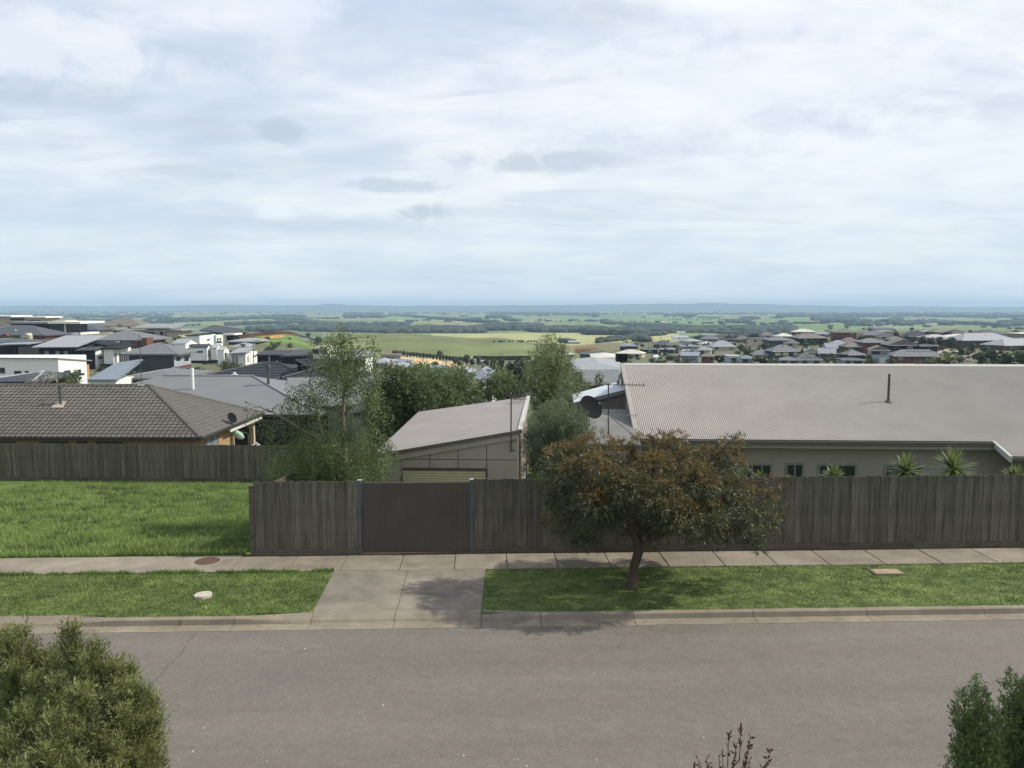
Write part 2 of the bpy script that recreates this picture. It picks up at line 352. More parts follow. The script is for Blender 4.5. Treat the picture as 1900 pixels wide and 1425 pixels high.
def terrain_mat():
    m = bpy.data.materials.new('land'); m.use_nodes = True; nt = m.node_tree; N = nt.nodes.new; L = nt.links.new
    b = nt.nodes['Principled BSDF']; b.inputs['Roughness'].default_value = .95; b.inputs['Specular IOR Level'].default_value = .1
    at = N('ShaderNodeAttribute'); at.attribute_name = 'land'; tc = N('ShaderNodeTexCoord')
    def nse(s, d, st=(1, 1, 1)):
        mp = N('ShaderNodeMapping'); L(tc.outputs['Object'], mp.inputs[0]); mp.inputs['Scale'].default_value = st
        n = N('ShaderNodeTexNoise'); L(mp.outputs[0], n.inputs['Vector']); n.inputs['Scale'].default_value = s; n.inputs['Detail'].default_value = d; n.inputs['Roughness'].default_value = .7; return n.outputs[0]
    def rng(s, a, b_, lo, hi):
        r = N('ShaderNodeMapRange'); L(s, r.inputs[0]); r.inputs[1].default_value = a; r.inputs[2].default_value = b_; r.inputs[3].default_value = lo; r.inputs[4].default_value = hi; return r.outputs[0]
    def sc(c, f):
        v = N('ShaderNodeVectorMath'); v.operation = 'SCALE'; L(c, v.inputs[0]); L(f, v.inputs['Scale']); return v.outputs[0]
    c = sc(at.outputs['Color'], rng(nse(.9, 8), .35, .65, .72, 1.25)); c = sc(c, rng(nse(.035, 6), .35, .65, .82, 1.15)); c = sc(c, rng(nse(9, 4), .35, .65, .8, 1.18))
    L(c, b.inputs['Base Color'])
    bp = N('ShaderNodeBump'); bp.inputs['Strength'].default_value = .5; bp.inputs['Distance'].default_value = .08; L(nse(7, 6), bp.inputs['Height']); L(bp.outputs[0], b.inputs['Normal'])
    return m
build_terrain()

# ------------------------------------------------------------------ street
def asphalt_mat():
    m = bpy.data.materials.new('asphalt'); m.use_nodes = True; nt = m.node_tree; N = nt.nodes.new; L = nt.links.new
    b = nt.nodes['Principled BSDF']; b.inputs['Roughness'].default_value = .85; b.inputs['Specular IOR Level'].default_value = .25
    tc = N('ShaderNodeTexCoord')
    def nse(s, d, st=(1, 1, 1), r=.6):
        mp = N('ShaderNodeMapping'); L(tc.outputs['Object'], mp.inputs[0]); mp.inputs['Scale'].default_value = st
        n = N('ShaderNodeTexNoise'); L(mp.outputs[0], n.inputs['Vector']); n.inputs['Scale'].default_value = s; n.inputs['Detail'].default_value = d; n.inputs['Roughness'].default_value = r; return n.outputs[0]
    def rng(s, a, b_, lo, hi):
        r = N('ShaderNodeMapRange'); L(s, r.inputs[0]); r.inputs[1].default_value = a; r.inputs[2].default_value = b_; r.inputs[3].default_value = lo; r.inputs[4].default_value = hi; return r.outputs[0]
    def sc(c, f):
        v = N('ShaderNodeVectorMath'); v.operation = 'SCALE'; L(c, v.inputs[0]); L(f, v.inputs['Scale']); return v.outputs[0]
    mx = N('ShaderNodeMix'); mx.data_type = 'RGBA'; L(rng(nse(.35, 6, (.5, 1.6, 1)), .38, .62, 0, 1), mx.inputs[0])
    mx.inputs[6].default_value = (.138, .125, .110, 1); mx.inputs[7].default_value = (.148, .137, .117, 1)
    c = mx.outputs[2]
    c = sc(c, rng(nse(.9, 5, (.05, 1.1, 1)), .35, .65, .93, 1.06))       # long tyre-worn streaks
    c = sc(c, rng(nse(60, 3), .3, .7, .74, 1.26)); c = sc(c, rng(nse(16, 4), .32, .68, .90, 1.10)); c = sc(c, rng(nse(5, 8, (1, 1, 1), .75), .3, .7, .86, 1.12))
    vo = N('ShaderNodeTexVoronoi'); L(tc.outputs['Object'], vo.inputs['Vector']); vo.inputs['Scale'].default_value = 38
    vr = N('ShaderNodeTexWhiteNoise'); L(vo.outputs['Color'], vr.inputs[0])
    sp = N('ShaderNodeMath'); sp.operation = 'GREATER_THAN'; L(vr.outputs['Value'], sp.inputs[0]); sp.inputs[1].default_value = .985
    dd = N('ShaderNodeMath'); dd.operation = 'LESS_THAN'; L(vo.outputs['Distance'], dd.inputs[0]); dd.inputs[1].default_value = .33
    mu = N('ShaderNodeMath'); mu.operation = 'MULTIPLY'; L(sp.outputs[0], mu.inputs[0]); L(dd.outputs[0], mu.inputs[1])
    m2 = N('ShaderNodeMix'); m2.data_type = 'RGBA'; mh = N('ShaderNodeMath'); mh.operation = 'MULTIPLY'; L(mu.outputs[0], mh.inputs[0]); mh.inputs[1].default_value = .6
    L(mh.outputs[0], m2.inputs[0]); L(c, m2.inputs[6]); m2.inputs[7].default_value = (.34, .33, .31, 1); c = m2.outputs[2]
    L(c, b.inputs['Base Color'])
    bp = N('ShaderNodeBump'); bp.inputs['Strength'].default_value = .45; bp.inputs['Distance'].default_value = .01; L(nse(90, 4), bp.inputs['Height']); L(bp.outputs[0], b.inputs['Normal'])
    return m
M_CONC = mat('concrete', S(160,150,135,.68), .9, .10, 1.8, .25, 60, rnd=.07, dirt=.26)
M_CONC2 = mat('kerb_concrete', S(160,149,132,.66), .9, .10, 2.2, .25, 60, rnd=.06, dirt=.22)
M_APRON = mat('driveway_concrete', S(150,142,130,.66), .9, .16, 1.3, .35, 50, dirt=.28)
M_SOIL = mat('soil', S(95,78,60,.7), .95, .2, 6, .4, 20)
M_TURF = mat('turf', (.065,.112,.026), .95, .32, 2.2, .6, 14, dirt=.28, col2=(.12,.15,.05))
XL, XR = -70, 70
def road():
    b = MB(); n = 60
    b.box(XL, XR, 8.6, Y_ROAD, KZ - .2, KZ + .012)
    r = b.build('road', asphalt_mat()); tag(r, 'grey asphalt suburban street', None, kind='structure')
    # a tarred paving joint across the road and one crack along it
    q = MB(); pts = [PZ(x, y, KZ) for x, y in ((372,1168),(352,1190),(338,1212),(312,1236),(300,1252),(282,1270),(268,1290),(250,1312),(228,1340),(190,1390),(150,1440))]
    def strip(pts, w):
        vs = []; 
        for i, p in enumerate(pts):
            t = (pts[min(i+1,len(pts)-1)] - pts[max(0,i-1)]).normalized(); nrm = Vector((-t.y, t.x, 0)); ww = w * random.uniform(.6, 1.3)
            vs += [(p.x + nrm.x*ww, p.y + nrm.y*ww, KZ + .0165), (p.x - nrm.x*ww, p.y - nrm.y*ww, KZ + .0165)]
        q.add(vs, [(2*i, 2*i+1, 2*i+3, 2*i+2) for i in range(len(pts)-1)])
    def sub(pts, k, j):
        o = []
        for i in range(len(pts)-1):
            for s in range(k): o.append(pts[i].lerp(pts[i+1], s / k) + Vector((random.uniform(-j, j), random.uniform(-j, j), 0)))
        return o + [pts[-1]]
    strip(sub(pts, 4, .012), .007)
    for y, x0, x1, w in ():
        strip(sub([PZ(x, y + random.uniform(-1, 1), KZ) for x in range(x0, x1, 22)], 3, .012), w)
    q.build('paving_joint', mat('tar', (.075,.068,.062), .7, .2, 8), r)
road()
def ground_near():
    b = MB(); b.box(-90, 90, -45, 8.45, -.3, 0.0); b.build('front_lawn', M_TURF)['kind'] = 'structure'
    b = MB(); b.box(XL, XR, 8.45, 8.6, -.3, .0); tag(b.build('kerb_opposite', M_CONC2), None, None, kind='structure')
ground_near()
# driveway edges in street coordinates
DL0, DL1 = PZ(620, 1060).x, PZ(580, 1136).x; DR0, DR1 = PZ(901, 1056).x, PZ(893, 1136).x
def kerb():
    k = empty('kerb', (0, 0, 0), kind='structure'); k['label'] = 'concrete kerb and gutter along the far side of the street'
    def prof(x, t):
        bk, fr = Y_KERB, Y_FACE
        z = lambda a, b_: a * (1 - t) + b_ * t
        return [(x, bk + .16 * t, .004), (x, fr + .03, z(.004, -.07)), (x, fr - .005, z(-.012, -.105)), (x, fr - .035, z(-.118, -.118)), (x, fr - .06, -.128), (x, Y_ROAD, -.112), (x, Y_ROAD, -.35), (x, bk + .16 * t, -.35)]
    px = lambda p: PZ(p, 1140).x
    ev = [(XL, 1), (PZ(115, 1158).x, 1), (PZ(190, 1155).x, 0), (px(455), 0), (px(590), 1), (px(900), 1), (px(1000), 0), (XR, 0)]
    tx = lambda x: float(np.interp(x, [e[0] for e in ev], [e[1] for e in ev]))
    js = [px(p) for p in (-300, -80, 60, 204, 344, 441, 580, 733, 893, 1003, 1177, 1403, 1620, 1845, 2080)]
    js = [XL] + js + [XR]; 
    for a, b_ in zip(js[:-1], js[1:]):
        n = max(1, min(12, int((b_ - a) / .25))) if a > -20 and b_ < 20 else 2; m = MB(); rings = []
        for i in range(n + 1):
            x = a + .006 + (b_ - a - .012) * i / n; rings += prof(x, tx(x))
        fs = [tuple(range(8))[::-1], tuple(n * 8 + i for i in range(8))]
        for i in range(n):
            for j in range(8): fs.append((i*8+j, i*8+(j+1) % 8, (i+1)*8+(j+1) % 8, (i+1)*8+j))
        m.add(rings, fs); m.build('kerb_segment', M_CONC2, k)
    c = MB(); c.box(XL, XR, Y_ROAD + .01, Y_KERB, -.5, -.2); c.build('kerb_bed', M_SOIL, k)
kerb()
def footpath():
    f = empty('footpath', (0, 0, 0), kind='structure'); f['label'] = 'concrete footpath of square slabs beside the paling fence'
    js = [PZ(x, 1052).x for x in (89, 197, 320, 431, 537, 634, 742, 843, 941, 1035, 1134, 1242, 1348, 1447, 1546, 1652, 1760, 1868)]
    st = 1.38; a = []
    x = js[0]
    while x > XL: x -= 1.55; a.append(x)
    a = a[::-1] + js; x = js[-1]
    while x < XR: x += st; a.append(x)
    for i, (x0, x1) in enumerate(zip(a[:-1], a[1:])):
        m = MB(); g = .007; z0, z1 = -.06, .012 + random.uniform(-.004, .006); e = .012
        y0, y1 = Y_PATH + .0, Y_FENCE - .13
        if x1 < -6.3: y1 = Y_FENCE - .02 + random.uniform(-.01, .01)
        m.hexa([(x0+g,y0,z0),(x1-g,y0,z0),(x1-g,y1,z0),(x0+g,y1,z0)], [(x0+g,y0,z1-e),(x1-g,y0,z1-e),(x1-g,y1,z1-e),(x0+g,y1,z1-e)])
        m.hexa([(x0+g,y0,z1-e+.0005),(x1-g,y0,z1-e+.0005),(x1-g,y1,z1-e+.0005),(x0+g,y1,z1-e+.0005)], [(x0+g+e,y0+e,z1),(x1-g-e,y0+e,z1),(x1-g-e,y1-e,z1),(x0+g+e,y1-e,z1)])
        m.build('paving_slab', M_CONC, f)
    m = MB(); m.box(XL, XR, Y_PATH + .005, Y_FENCE + .3, -.3, -.028); m.build('path_bed', M_SOIL, f)
footpath()
m = MB(); m.box(PZ(467,1030).x, XR, Y_FENCE - .125, Y_FENCE + .25, -.2, .002); m.build('dirt_strip', M_SOIL)['kind'] = 'structure'
def driveway():
    d = empty('driveway', (0, 0, 0), kind='structure'); d['label'] = 'concrete driveway apron between path and kerb in front of the gate'
    y0, y1 = Y_KERB + .165, Y_PATH - .012
    xm0, xm1 = PZ(757, 1058).x, PZ(735, 1136).x
    for a1, a0, b1, b0 in ((DL0, DL1, xm0 - .006, xm1 - .006), (xm0 + .006, xm1 + .006, DR0, DR1)):
        m = MB(); m.hexa([(a0,y0,-.08),(b0,y0,-.08),(b1,y1,-.08),(a1,y1,-.08)], [(a0,y0,.0),(b0,y0,.0),(b1,y1,.006),(a1,y1,.006)]); m.build('driveway_slab', M_APRON, d)
        
driveway()
def verge():
    v = empty('nature_strip', (0, 0, 0), kind='structure'); v['label'] = 'mown grass strip between kerb and footpath'
    y0, y1 = Y_KERB + .0, Y_PATH
    for xa1, xa0, xb1, xb0 in ((XL, XL, DL0 - .01, DL1 - .01), (DR0 + .01, DR1 + .01, XR, XR)):
        m = MB(); m.add([(xa0,y0+.17,-.012),(xb0,y0+.17,-.012),(xb1,y1,-.012),(xa1,y1,-.012)], [(0,1,2,3)])
        m.add([(xa0,y0+.005,-.012),(xb0,y0+.005,-.012),(xb0,y0+.17,-.012),(xa0,y0+.17,-.012)], [(0,1,2,3)]) if xa0 > -60 else m.add([(PZ(190,1150).x,y0+.005,-.012),(PZ(470,1145).x,y0+.005,-.012),(PZ(470,1145).x,y0+.17,-.012),(PZ(190,1150).x,y0+.17,-.012)], [(0,1,2,3)])
        m.build('turf', M_TURF, v)
verge()
m = MB(); m.box(XL, XR, Y_KERB + .03, Y_PATH + .1, -.35, -.05); m.build('verge_soil', M_TURF)['kind'] = 'structure'
# ------------------------------------------------------------------ grass blades
M_G1 = leafmat('grass_blade', (.088,.150,.032), (.150,.215,.056), .25, .25, clump=.9)
M_G2 = leafmat('lot_grass_blade', (.115,.185,.042), (.20,.27,.08), .25, .28, clump=.5)
def blades(name, X, Y, Z, hlo, hhi, w, m, label):
    n = len(X); a = RNG.uniform(0, 2 * np.pi, n); h = RNG.uniform(hlo, hhi, n); ln = RNG.uniform(.15, .9, n) * h; b = RNG.uniform(0, 2 * np.pi, n)
    dx, dy = np.cos(a) * w, np.sin(a) * w
    p0 = np.stack([X - dx, Y - dy, Z - .01], 1); p1 = np.stack([X + dx, Y + dy, Z - .01], 1); p2 = np.stack([X + np.cos(b) * ln, Y + np.sin(b) * ln, Z + h], 1)
    V = np.stack([p0, p1, p2], 1).reshape(-1, 3); F = np.arange(3 * n).reshape(-1, 3)
    o = link(name, mesh_np(name, V, F, m)); tag(o, label, 'grass', kind='stuff')
def verge_pts(x0, x1, n):
    X = RNG.uniform(x0, x1, n); Y = RNG.uniform(Y_KERB + .01, Y_PATH + .03, n); f = (Y - Y_KERB) / (Y_PATH - Y_KERB)
    lx = DL1 + (DL0 - DL1) * f; rx = DR1 + (DR0 - DR1) * f
    k = ~((X > lx - .02) & (X < rx + .02)); k &= ~((X < PZ(140,1150).x) & (Y < Y_KERB + .17)) & ~((X > PZ(510,1145).x) & (X < PZ(965,1145).x) & (Y < Y_KERB + .05 + .13 * (X < rx)))
    for (cx, cy, r) in ((*PZ(377,1106).xy, .27),): k &= (X - cx) ** 2 + (Y - cy) ** 2 > r * r
    c = PZ(1645, 1062); k &= ~((abs(X - c.x) < .36) & (abs(Y - c.y) < .19))
    return X[k], Y[k]
X, Y = verge_pts(-17, 0, 42000); blades('verge_grass', X, Y, np.full(len(X), -.005), .03, .075, .008, M_G1, 'rougher grass on the nature strip left of the driveway')
cx = RNG.uniform(-17, 17, 260); cy = RNG.uniform(Y_KERB + .15, Y_PATH - .1, 260); ix = RNG.integers(0, 260, 9000); X = cx[ix] + RNG.normal(0, .11, 9000); Y = cy[ix] + RNG.normal(0, .07, 9000); f_ = (Y - Y_KERB) / (Y_PATH - Y_KERB); k = ~((X > DL1 + (DL0 - DL1) * f_ - .05) & (X < DR1 + (DR0 - DR1) * f_ + .05)) & (Y > Y_KERB + .05)
blades('verge_weeds', X[k], Y[k], np.full(k.sum(), -.005), .02, .06, .014, leafmat('clover', (.11, .17, .05), (.20, .27, .10), .2, .3, clump=.4), 'paler clover and weed patches in the nature strip')
X, Y = verge_pts(-1, 17, 40000); blades('verge_grass', X, Y, np.full(len(X), -.005), .018, .045, .007, M_G1, 'mown grass on the nature strip around the street tree')
n = 9000; X = RNG.uniform(-17, DL0, n); cl = np.sin(X * 3.1) + np.sin(X * 7.7 + 1); Y = Y_PATH + RNG.normal(0, .035, n) * (1 + .5 * cl); k = RNG.uniform(-1.5, 1.5, n) < cl
blades('verge_edge_grass', X[k], Y[k], np.full(k.sum(), .0), .03, .11, .010, M_G1, 'ragged grass growing over the front edge of the footpath at left')
n = 5000; X = RNG.uniform(-17, 16, n); cl = np.sin(X * 2.3 + 2) + np.sin(X * 6.1); Y = np.where(RNG.uniform(0, 1, n) < .6, Y_KERB + .01 + RNG.normal(0, .02, n), Y_PATH + RNG.normal(0, .012, n)); k = (RNG.uniform(-1.5, 1.5, n) < cl) & ~((X > DL1 - .9) & (X < DR1 + .6)) & ~((X < PZ(195, 1150).x) & (Y < 17.2))
blades('verge_edge_grass', X[k], Y[k], np.full(k.sum(), .0), .02, .06, .008, M_G1, 'short grass creeping over the kerb and path edges')
def lot():
    n = 110000; X = RNG.uniform(-22, -6.35, n); s = RNG.uniform(0, 1, n); Y = Y_FENCE + .02 + 21 * s ** 1.35
    U, Dd = ud(X, Y); Z = TZ(U, Dd); cl = np.sin(X * 1.7 + np.sin(Y * 1.1) * 2) * np.sin(Y * 1.3 + np.sin(X * .9) * 2) + .5*np.sin(X*4.1+Y*3)*np.sin(Y*5-X*2)
    k = RNG.uniform(-1.2, 1.4, n) < cl + .6; blades('lot_grass', X[k], Y[k], Z[k], .05, .15, .012, M_G2, 'long green grass over the vacant lot')
    cx = RNG.uniform(-22, -6.6, 240); cy = Y_FENCE + .1 + 17 * RNG.uniform(0, 1, 240) ** 1.2; rr = RNG.uniform(.10, .34, 240); ix = RNG.integers(0, 240, 15000); X = cx[ix] + RNG.normal(0, .5, 15000) * rr[ix] * 1.5; Y = cy[ix] + RNG.normal(0, .5, 15000) * rr[ix]; X = np.minimum(X, -6.4); Y = np.maximum(Y, Y_FENCE + .03)
    U, Dd = ud(X, Y); blades('weed_tufts', X, Y, TZ(U, Dd), .08, .24, .014, leafmat('weed_blade', (.085, .140, .040), (.150, .210, .07), .2, .3, clump=.4), 'darker weed tufts in the long grass of the vacant lot')
    n = 5000; X = RNG.uniform(-22, -6.35, n); Y = Y_FENCE + np.abs(RNG.normal(0, .10, n)); blades('lot_edge_grass', X, Y, np.zeros(n), .06, .22, .012, M_G2, 'unmown grass along the back edge of the footpath')
lot()
# ------------------------------------------------------------------ lids and spills
def disc(m, c, r, z0, z1, n=28, tilt=0.0):
    p = [(c.x + r * math.cos(2*math.pi*i/n), c.y + r * math.sin(2*math.pi*i/n), z0 + tilt * math.cos(2*math.pi*i/n)) for i in range(n)]
    m.prism(p, (0, 0, z1 - z0))
c = PZ(385, 1042); e = empty('access_cover', (c.x, c.y, .012), label='round rusty brown access cover set in the footpath', cat='manhole cover')
o = Vector((0, 0, 0)); m = MB(); disc(m, o, .36, 0, .006, 36); m.build('rim', mat('pale_conc', S(175,165,150,.7), .9), e)
m = MB(); disc(m, o, .325, .002, .010, 36); m.build('cover_plate', mat('rust_iron', S(92,70,60,.8), .75, .2, 9, .3, 30), e)
c = PZ(377, 1106); m = MB(); disc(m, o, .195, -.02, .050, 36, .006); disc(m, o, .15, .051, .056, 36, .006)
e = m.build('valve_lid', mat('pale_lid', S(205,198,180,.75), .8, .15, 12, .2, 40, dirt=.2)); e.location = (c.x, c.y, 0); tag(e, 'round pale concrete lid on the grass strip left of the driveway', 'lid')
c = PZ(1645, 1062); e = empty('service_pit', (c.x, c.y, -.01), label='rectangular tan concrete pit lid on the grass beside the footpath', cat='pit lid')
m = MB(); m.box(-.36, .36, -.19, .19, 0, .035); m.build('frame', M_CONC2, e); m = MB(); m.box(-.32, .32, -.155, .155, .03, .045); m.build('pit_cover', mat('tan_lid', S(176,156,130,.68), .85, .15, 8, .2, 40), e)
m = MB(); pts = [PZ(x, y) for x, y in ((728,1024),(760,1026),(775,1028),(800,1026),(812,1022),(790,1020.5),(750,1021))]
m.add([(p.x, min(p.y, Y_FENCE - .14), .021) for p in pts], [tuple(range(7))]); t = m.build('paint_spill', mat('spill', S(190,190,186,.75), .8)); t['kind'] = 'structure'
# litter: a few pebbles and leaves on the road
m = MB()
for i in range(46):
    p = PZ(random.uniform(100, 1900), random.uniform(1165, 1425), KZ + .012); r = random.uniform(.006, .016)
    m.hexa([(p.x-r,p.y-r,p.z),(p.x+r,p.y-r,p.z),(p.x+r,p.y+r,p.z),(p.x-r,p.y+r,p.z)], [(p.x-r*.5,p.y-r*.6,p.z+r),(p.x+r*.6,p.y-r*.4,p.z+r),(p.x+r*.4,p.y+r*.5,p.z+r),(p.x-r*.6,p.y+r*.5,p.z+r)])
tag(m.build('pebbles', mat('pebble', (.42,.41,.38), .8)), 'loose pale pebbles scattered on the asphalt', 'gravel', kind='stuff')

def litter():
    rng = np.random.default_rng(15); n = 420; c = PZ(1190, 1100); X = c.x + rng.normal(0, 2.1, n); Y = np.clip(c.y + rng.normal(.2, 1.6, n), 14.5, 21.0)
    Z = np.where(Y > Y_PATH, .022, np.where(Y > Y_KERB, .03, np.where(Y > Y_FACE, .01, KZ + .02))); X2 = rng.uniform(-10, 14, 160); Y2 = np.where(rng.uniform(0, 1, 160) < .6, rng.normal(16.62, .07, 160), rng.normal(21.0, .05, 160)); Z2 = np.where(Y2 > 20, .022, KZ + .022)
    X, Y, Z = np.concatenate([X, X2]), np.concatenate([Y, Y2]), np.concatenate([Z, Z2]); n = len(X); P_ = np.stack([X, Y, Z], 1); a = rng.uniform(0, 6.28, n); D_ = np.stack([np.cos(a), np.sin(a), rng.normal(0, .12, n)], 1)
    s_ = np.stack([-np.sin(a), np.cos(a), rng.normal(0, .2, n)], 1) * rng.uniform(.006, .012, (n, 1)); l = rng.uniform(.04, .09, (n, 1)); V = np.stack([P_, P_ + D_ * l * .45 + s_, P_ + D_ * l, P_ + D_ * l * .45 - s_], 1).reshape(-1, 3)
    tag(link('leaf_litter', mesh_np('leaf_litter', V, np.arange(4 * n).reshape(-1, 4), leafmat('dry_leaf', (.09, .06, .035), (.24, .17, .10), .1, .3))), 'dry fallen leaves under the street tree and along the gutter', 'leaf litter', kind='stuff')
litter()
# ================================================================== timber fences
M_PAL = mat('weathered_paling', S(118,112,100,.68), .9, .24, 2.2, .5, 25, rnd=.20, stretch=(9, 9, .55), dirt=.30, col2=S(128,122,110,.68))
M_PALB = mat('weathered_paling_green', S(126,119,105,.70), .9, .30, 2.0, .5, 25, rnd=.22, stretch=(9, 9, .5), dirt=.30)
M_PLINTH = mat('weathered_plinth', S(118,110,95,.66), .9, .3, 3, .4, 25, rnd=.2, stretch=(.5, 9, 9), dirt=.25)
M_GALV = mat('galvanised_steel', S(118,120,120,.58), .5, .12, 6, metal=.4)
def paling_mesh(h, w, k, m):
    b = MB(); r = random.Random(k); t = .016; z1 = h + r.uniform(-.012, .012); z2 = z1 + r.uniform(-.01, .01); n = 4
    xs = [r.uniform(-.003, .003) for _ in range(n + 1)]
    for i in range(n):
        za, zb = [(h - .0) * i / n, (h - .0) * (i + 1) / n]
        A = [(-w/2 + xs[i], 0, za), (w/2 + xs[i], 0, za), (w/2 + xs[i], t, za), (-w/2 + xs[i], t, za)]
        B = [(-w/2 + xs[i+1], 0, zb if i < n-1 else z1), (w/2 + xs[i+1], 0, zb if i < n-1 else z2), (w/2 + xs[i+1], t, zb if i < n-1 else z2), (-w/2 + xs[i+1], t, zb if i < n-1 else z1)]
        b.hexa(A, B)
    return b.mesh('paling', m)
def paling_fence(a, b_, h, label, m, pitch=.118, zfun=None, plinth=True, postgap=2.4, endpost=(False, False), name='paling_fence', front=-1, z0off=0.0):
    """palings from a to b_, facing the -normal side"""
    a = Vector((a[0], a[1], 0)); b_ = Vector((b_[0], b_[1], 0)); L_ = (b_ - a).length; t = (b_ - a).normalized(); rz = math.atan2(t.y, t.x)
    zf = zfun or (lambda x, y: 0.0)
    e = empty(name, (a.x, a.y, zf(a.x, a.y)), rz, label, 'fence'); z0 = e.location.z
    ms = [paling_mesh(h - .0, pitch * 1.18 if i % 2 else pitch * .98, i, m) for i in range(8)]
    n = int(L_ / pitch); gz = lambda s: zf(a.x + t.x * s, a.y + t.y * s) - z0
    for i in range(n):
        s = (i + .5) * pitch; o = link('paling', ms[(i % 2) + 2 * random.randrange(4)], e, (s + random.uniform(-.006, .006), (0 if i % 2 == 0 else -.0165) + random.uniform(-.002, .002), gz(s) + .04 + random.uniform(-.008, .008) + z0off))
        o.rotation_euler = (0, random.uniform(-.004, .004), random.uniform(-.01, .01))
    if plinth:
        s = 0; 
        while s < L_ - .05:
            s2 = min(L_, s + 2.4 * random.uniform(.95, 1.05)); q = MB(); q.hexa([(s+.003,-.042,gz(s)-.04),(s2-.003,-.042,gz(s2)-.04),(s2-.003,-.019,gz(s2)-.04),(s+.003,-.019,gz(s)-.04)], [(s+.003,-.042,gz(s)+.17),(s2-.003,-.042,gz(s2)+.17),(s2-.003,-.019,gz(s2)+.17),(s+.003,-.019,gz(s)+.17)])
            q.build('plinth_board', M_PLINTH, e); s = s2
    q = MB(); ns = max(2, int(L_ / 2.4))
    for i in range(ns):
        s, s2 = L_ * i / ns, L_ * (i + 1) / ns
        for rzh in (.35, h * .5, h - .25):
            q.hexa([(s,.018,gz(s)+rzh),(s2,.018,gz(s2)+rzh),(s2,.058,gz(s2)+rzh),(s,.058,gz(s)+rzh)], [(s,.018,gz(s)+rzh+.075),(s2,.018,gz(s2)+rzh+.075),(s2,.058,gz(s2)+rzh+.075),(s,.058,gz(s)+rzh+.075)])
    q.build('rail', m, e)
    for i in range(ns + 1):
        s = L_ * i / ns; q = MB(); q.box(s - .05 if i else 0, s + .05 if i < ns else L_, .06, .15, gz(s) - .3, gz(s) + h - .05); q.build('post', m, e)
    if endpost[0]: MB().box(-.115, -.004, -.05, .07, -.2, h - .06).build('end_post', M_PLINTH, e)
    return e
XF0 = PY(474, 1028, Y_FENCE).x; XG0 = PY(665, 1022, Y_FENCE).x; XG1 = PY(878.2, 1022, Y_FENCE).x; FH = 1.97
paling_fence((XF0, Y_FENCE), (XG0, Y_FENCE), FH - .02, 'short grey paling fence between the vacant lot and the brown gate', M_PAL, endpost=(True, False))
paling_fence((XG1, Y_FENCE), (XG1 + 20.5, Y_FENCE), FH, 'long grey paling fence running right from the brown gate behind the street tree', M_PAL, pitch=.13)
# back fence of the lot and the fence between lot and yard
A, _ = G(-160, 889.5); B, _ = G(0, 891); C_, _ = G(467, 895)
dirv = Vector((C_.x - B.x, C_.y - B.y)).normalized(); A = Vector((B.x, B.y)) - dirv * 5; Cc = Vector((C_.x, C_.y)) + dirv * 7.0
hb = PY(200, 826, (Vector((B.x, B.y)).lerp(Vector((C_.x, C_.y)), .45)).y).z - TXY(*Vector((B.x, B.y)).lerp(Vector((C_.x, C_.y)), .45))
print('back fence height', hb, 'depth', B.y, C_.y)
paling_fence(A, Cc, hb, 'dark green-grey paling fence across the back of the vacant lot', M_PALB, pitch=.14, zfun=TXY)
paling_fence((XF0 + .02, Y_FENCE + .35), (XF0 + .5, C_.y - .4), 1.75, 'paling fence running back beside the birch from the street corner', M_PALB, pitch=.14, zfun=TXY, plinth=False)
# ------------------------------------------------------------------ gate
def gate():
    x0, x1 = PY(670.8, 960, Y_FENCE).x, PY(873.4, 960, Y_FENCE).x
    g = empty('driveway_gate', ((x0 + x1) / 2, Y_FENCE, 0), label='wide dark brown sheet metal driveway gate between two steel posts', cat='gate'); w = (x1 - x0) / 2 - .01
    mb = mat('brown_sheet', S(92,85,77,.62), .6, .10, 1.5, spec=.4, stretch=(1, 1, 1))
    n = int(2 * w / .085)
    for i in range(n):                      # trapezoidal ribs
        pass
    V = []; F = []; xs = []; p = 2 * w / n
    for i in range(n):
        a = -w + i * p; xs += [(a, 0), (a + p * .12, .006), (a + p * .88, .006), (a + p, 0)]
    b = MB(); half = len(xs) // 2
    for part in (xs,):
        vs = [(x, -.02 - y, .06) for x, y in part] + [(x, -.02 - y, FH - .06) for x, y in part]; k = len(part)
        b.add(vs, [(i, i + 1, k + i + 1, k + i) for i in range(k - 1)])
    b.build('gate_sheet', mb, g)
    q = MB(); q.box(-w, w, -.015, .03, FH - .075, FH - .03); q.box(-w, w, -.015, .03, .045, .09); q.box(-w, -w + .045, -.014, .029, .09, FH - .075); q.box(w - .045, w, -.014, .029, .09, FH - .075)
    q.build('gate_frame', mat('brown_frame', S(96,90,84,.7), .5, .06), g)
    q = MB(); q.box(-w + .02, w - .02, -.0, .02, .95, .99); q.build('gate_rail', mb, g)
    for sx, nm in ((-1, 665), (1, 880)):
        xp = (PY(668.5, 960, Y_FENCE).x if sx < 0 else PY(875.5, 960, Y_FENCE).x)
        q = MB(); q.box(-.045, .045, -.05, .05, -.2, FH + .04); o = q.build('gate_post', M_GALV, bev=.006)
        o.location = (xp, Y_FENCE - .01, 0); tag(o, 'galvanised steel gate post on the %s side of the brown gate' % ('left, lot' if sx < 0 else 'right, tree'), 'post', 'steel posts of the brown gate')
        q = MB(); q.box(-.052, .052, -.057, .057, FH + .04, FH + .055); q.build('post_cap', mat('cap_white', S(190,195,195,.75), .5), o)
gate()

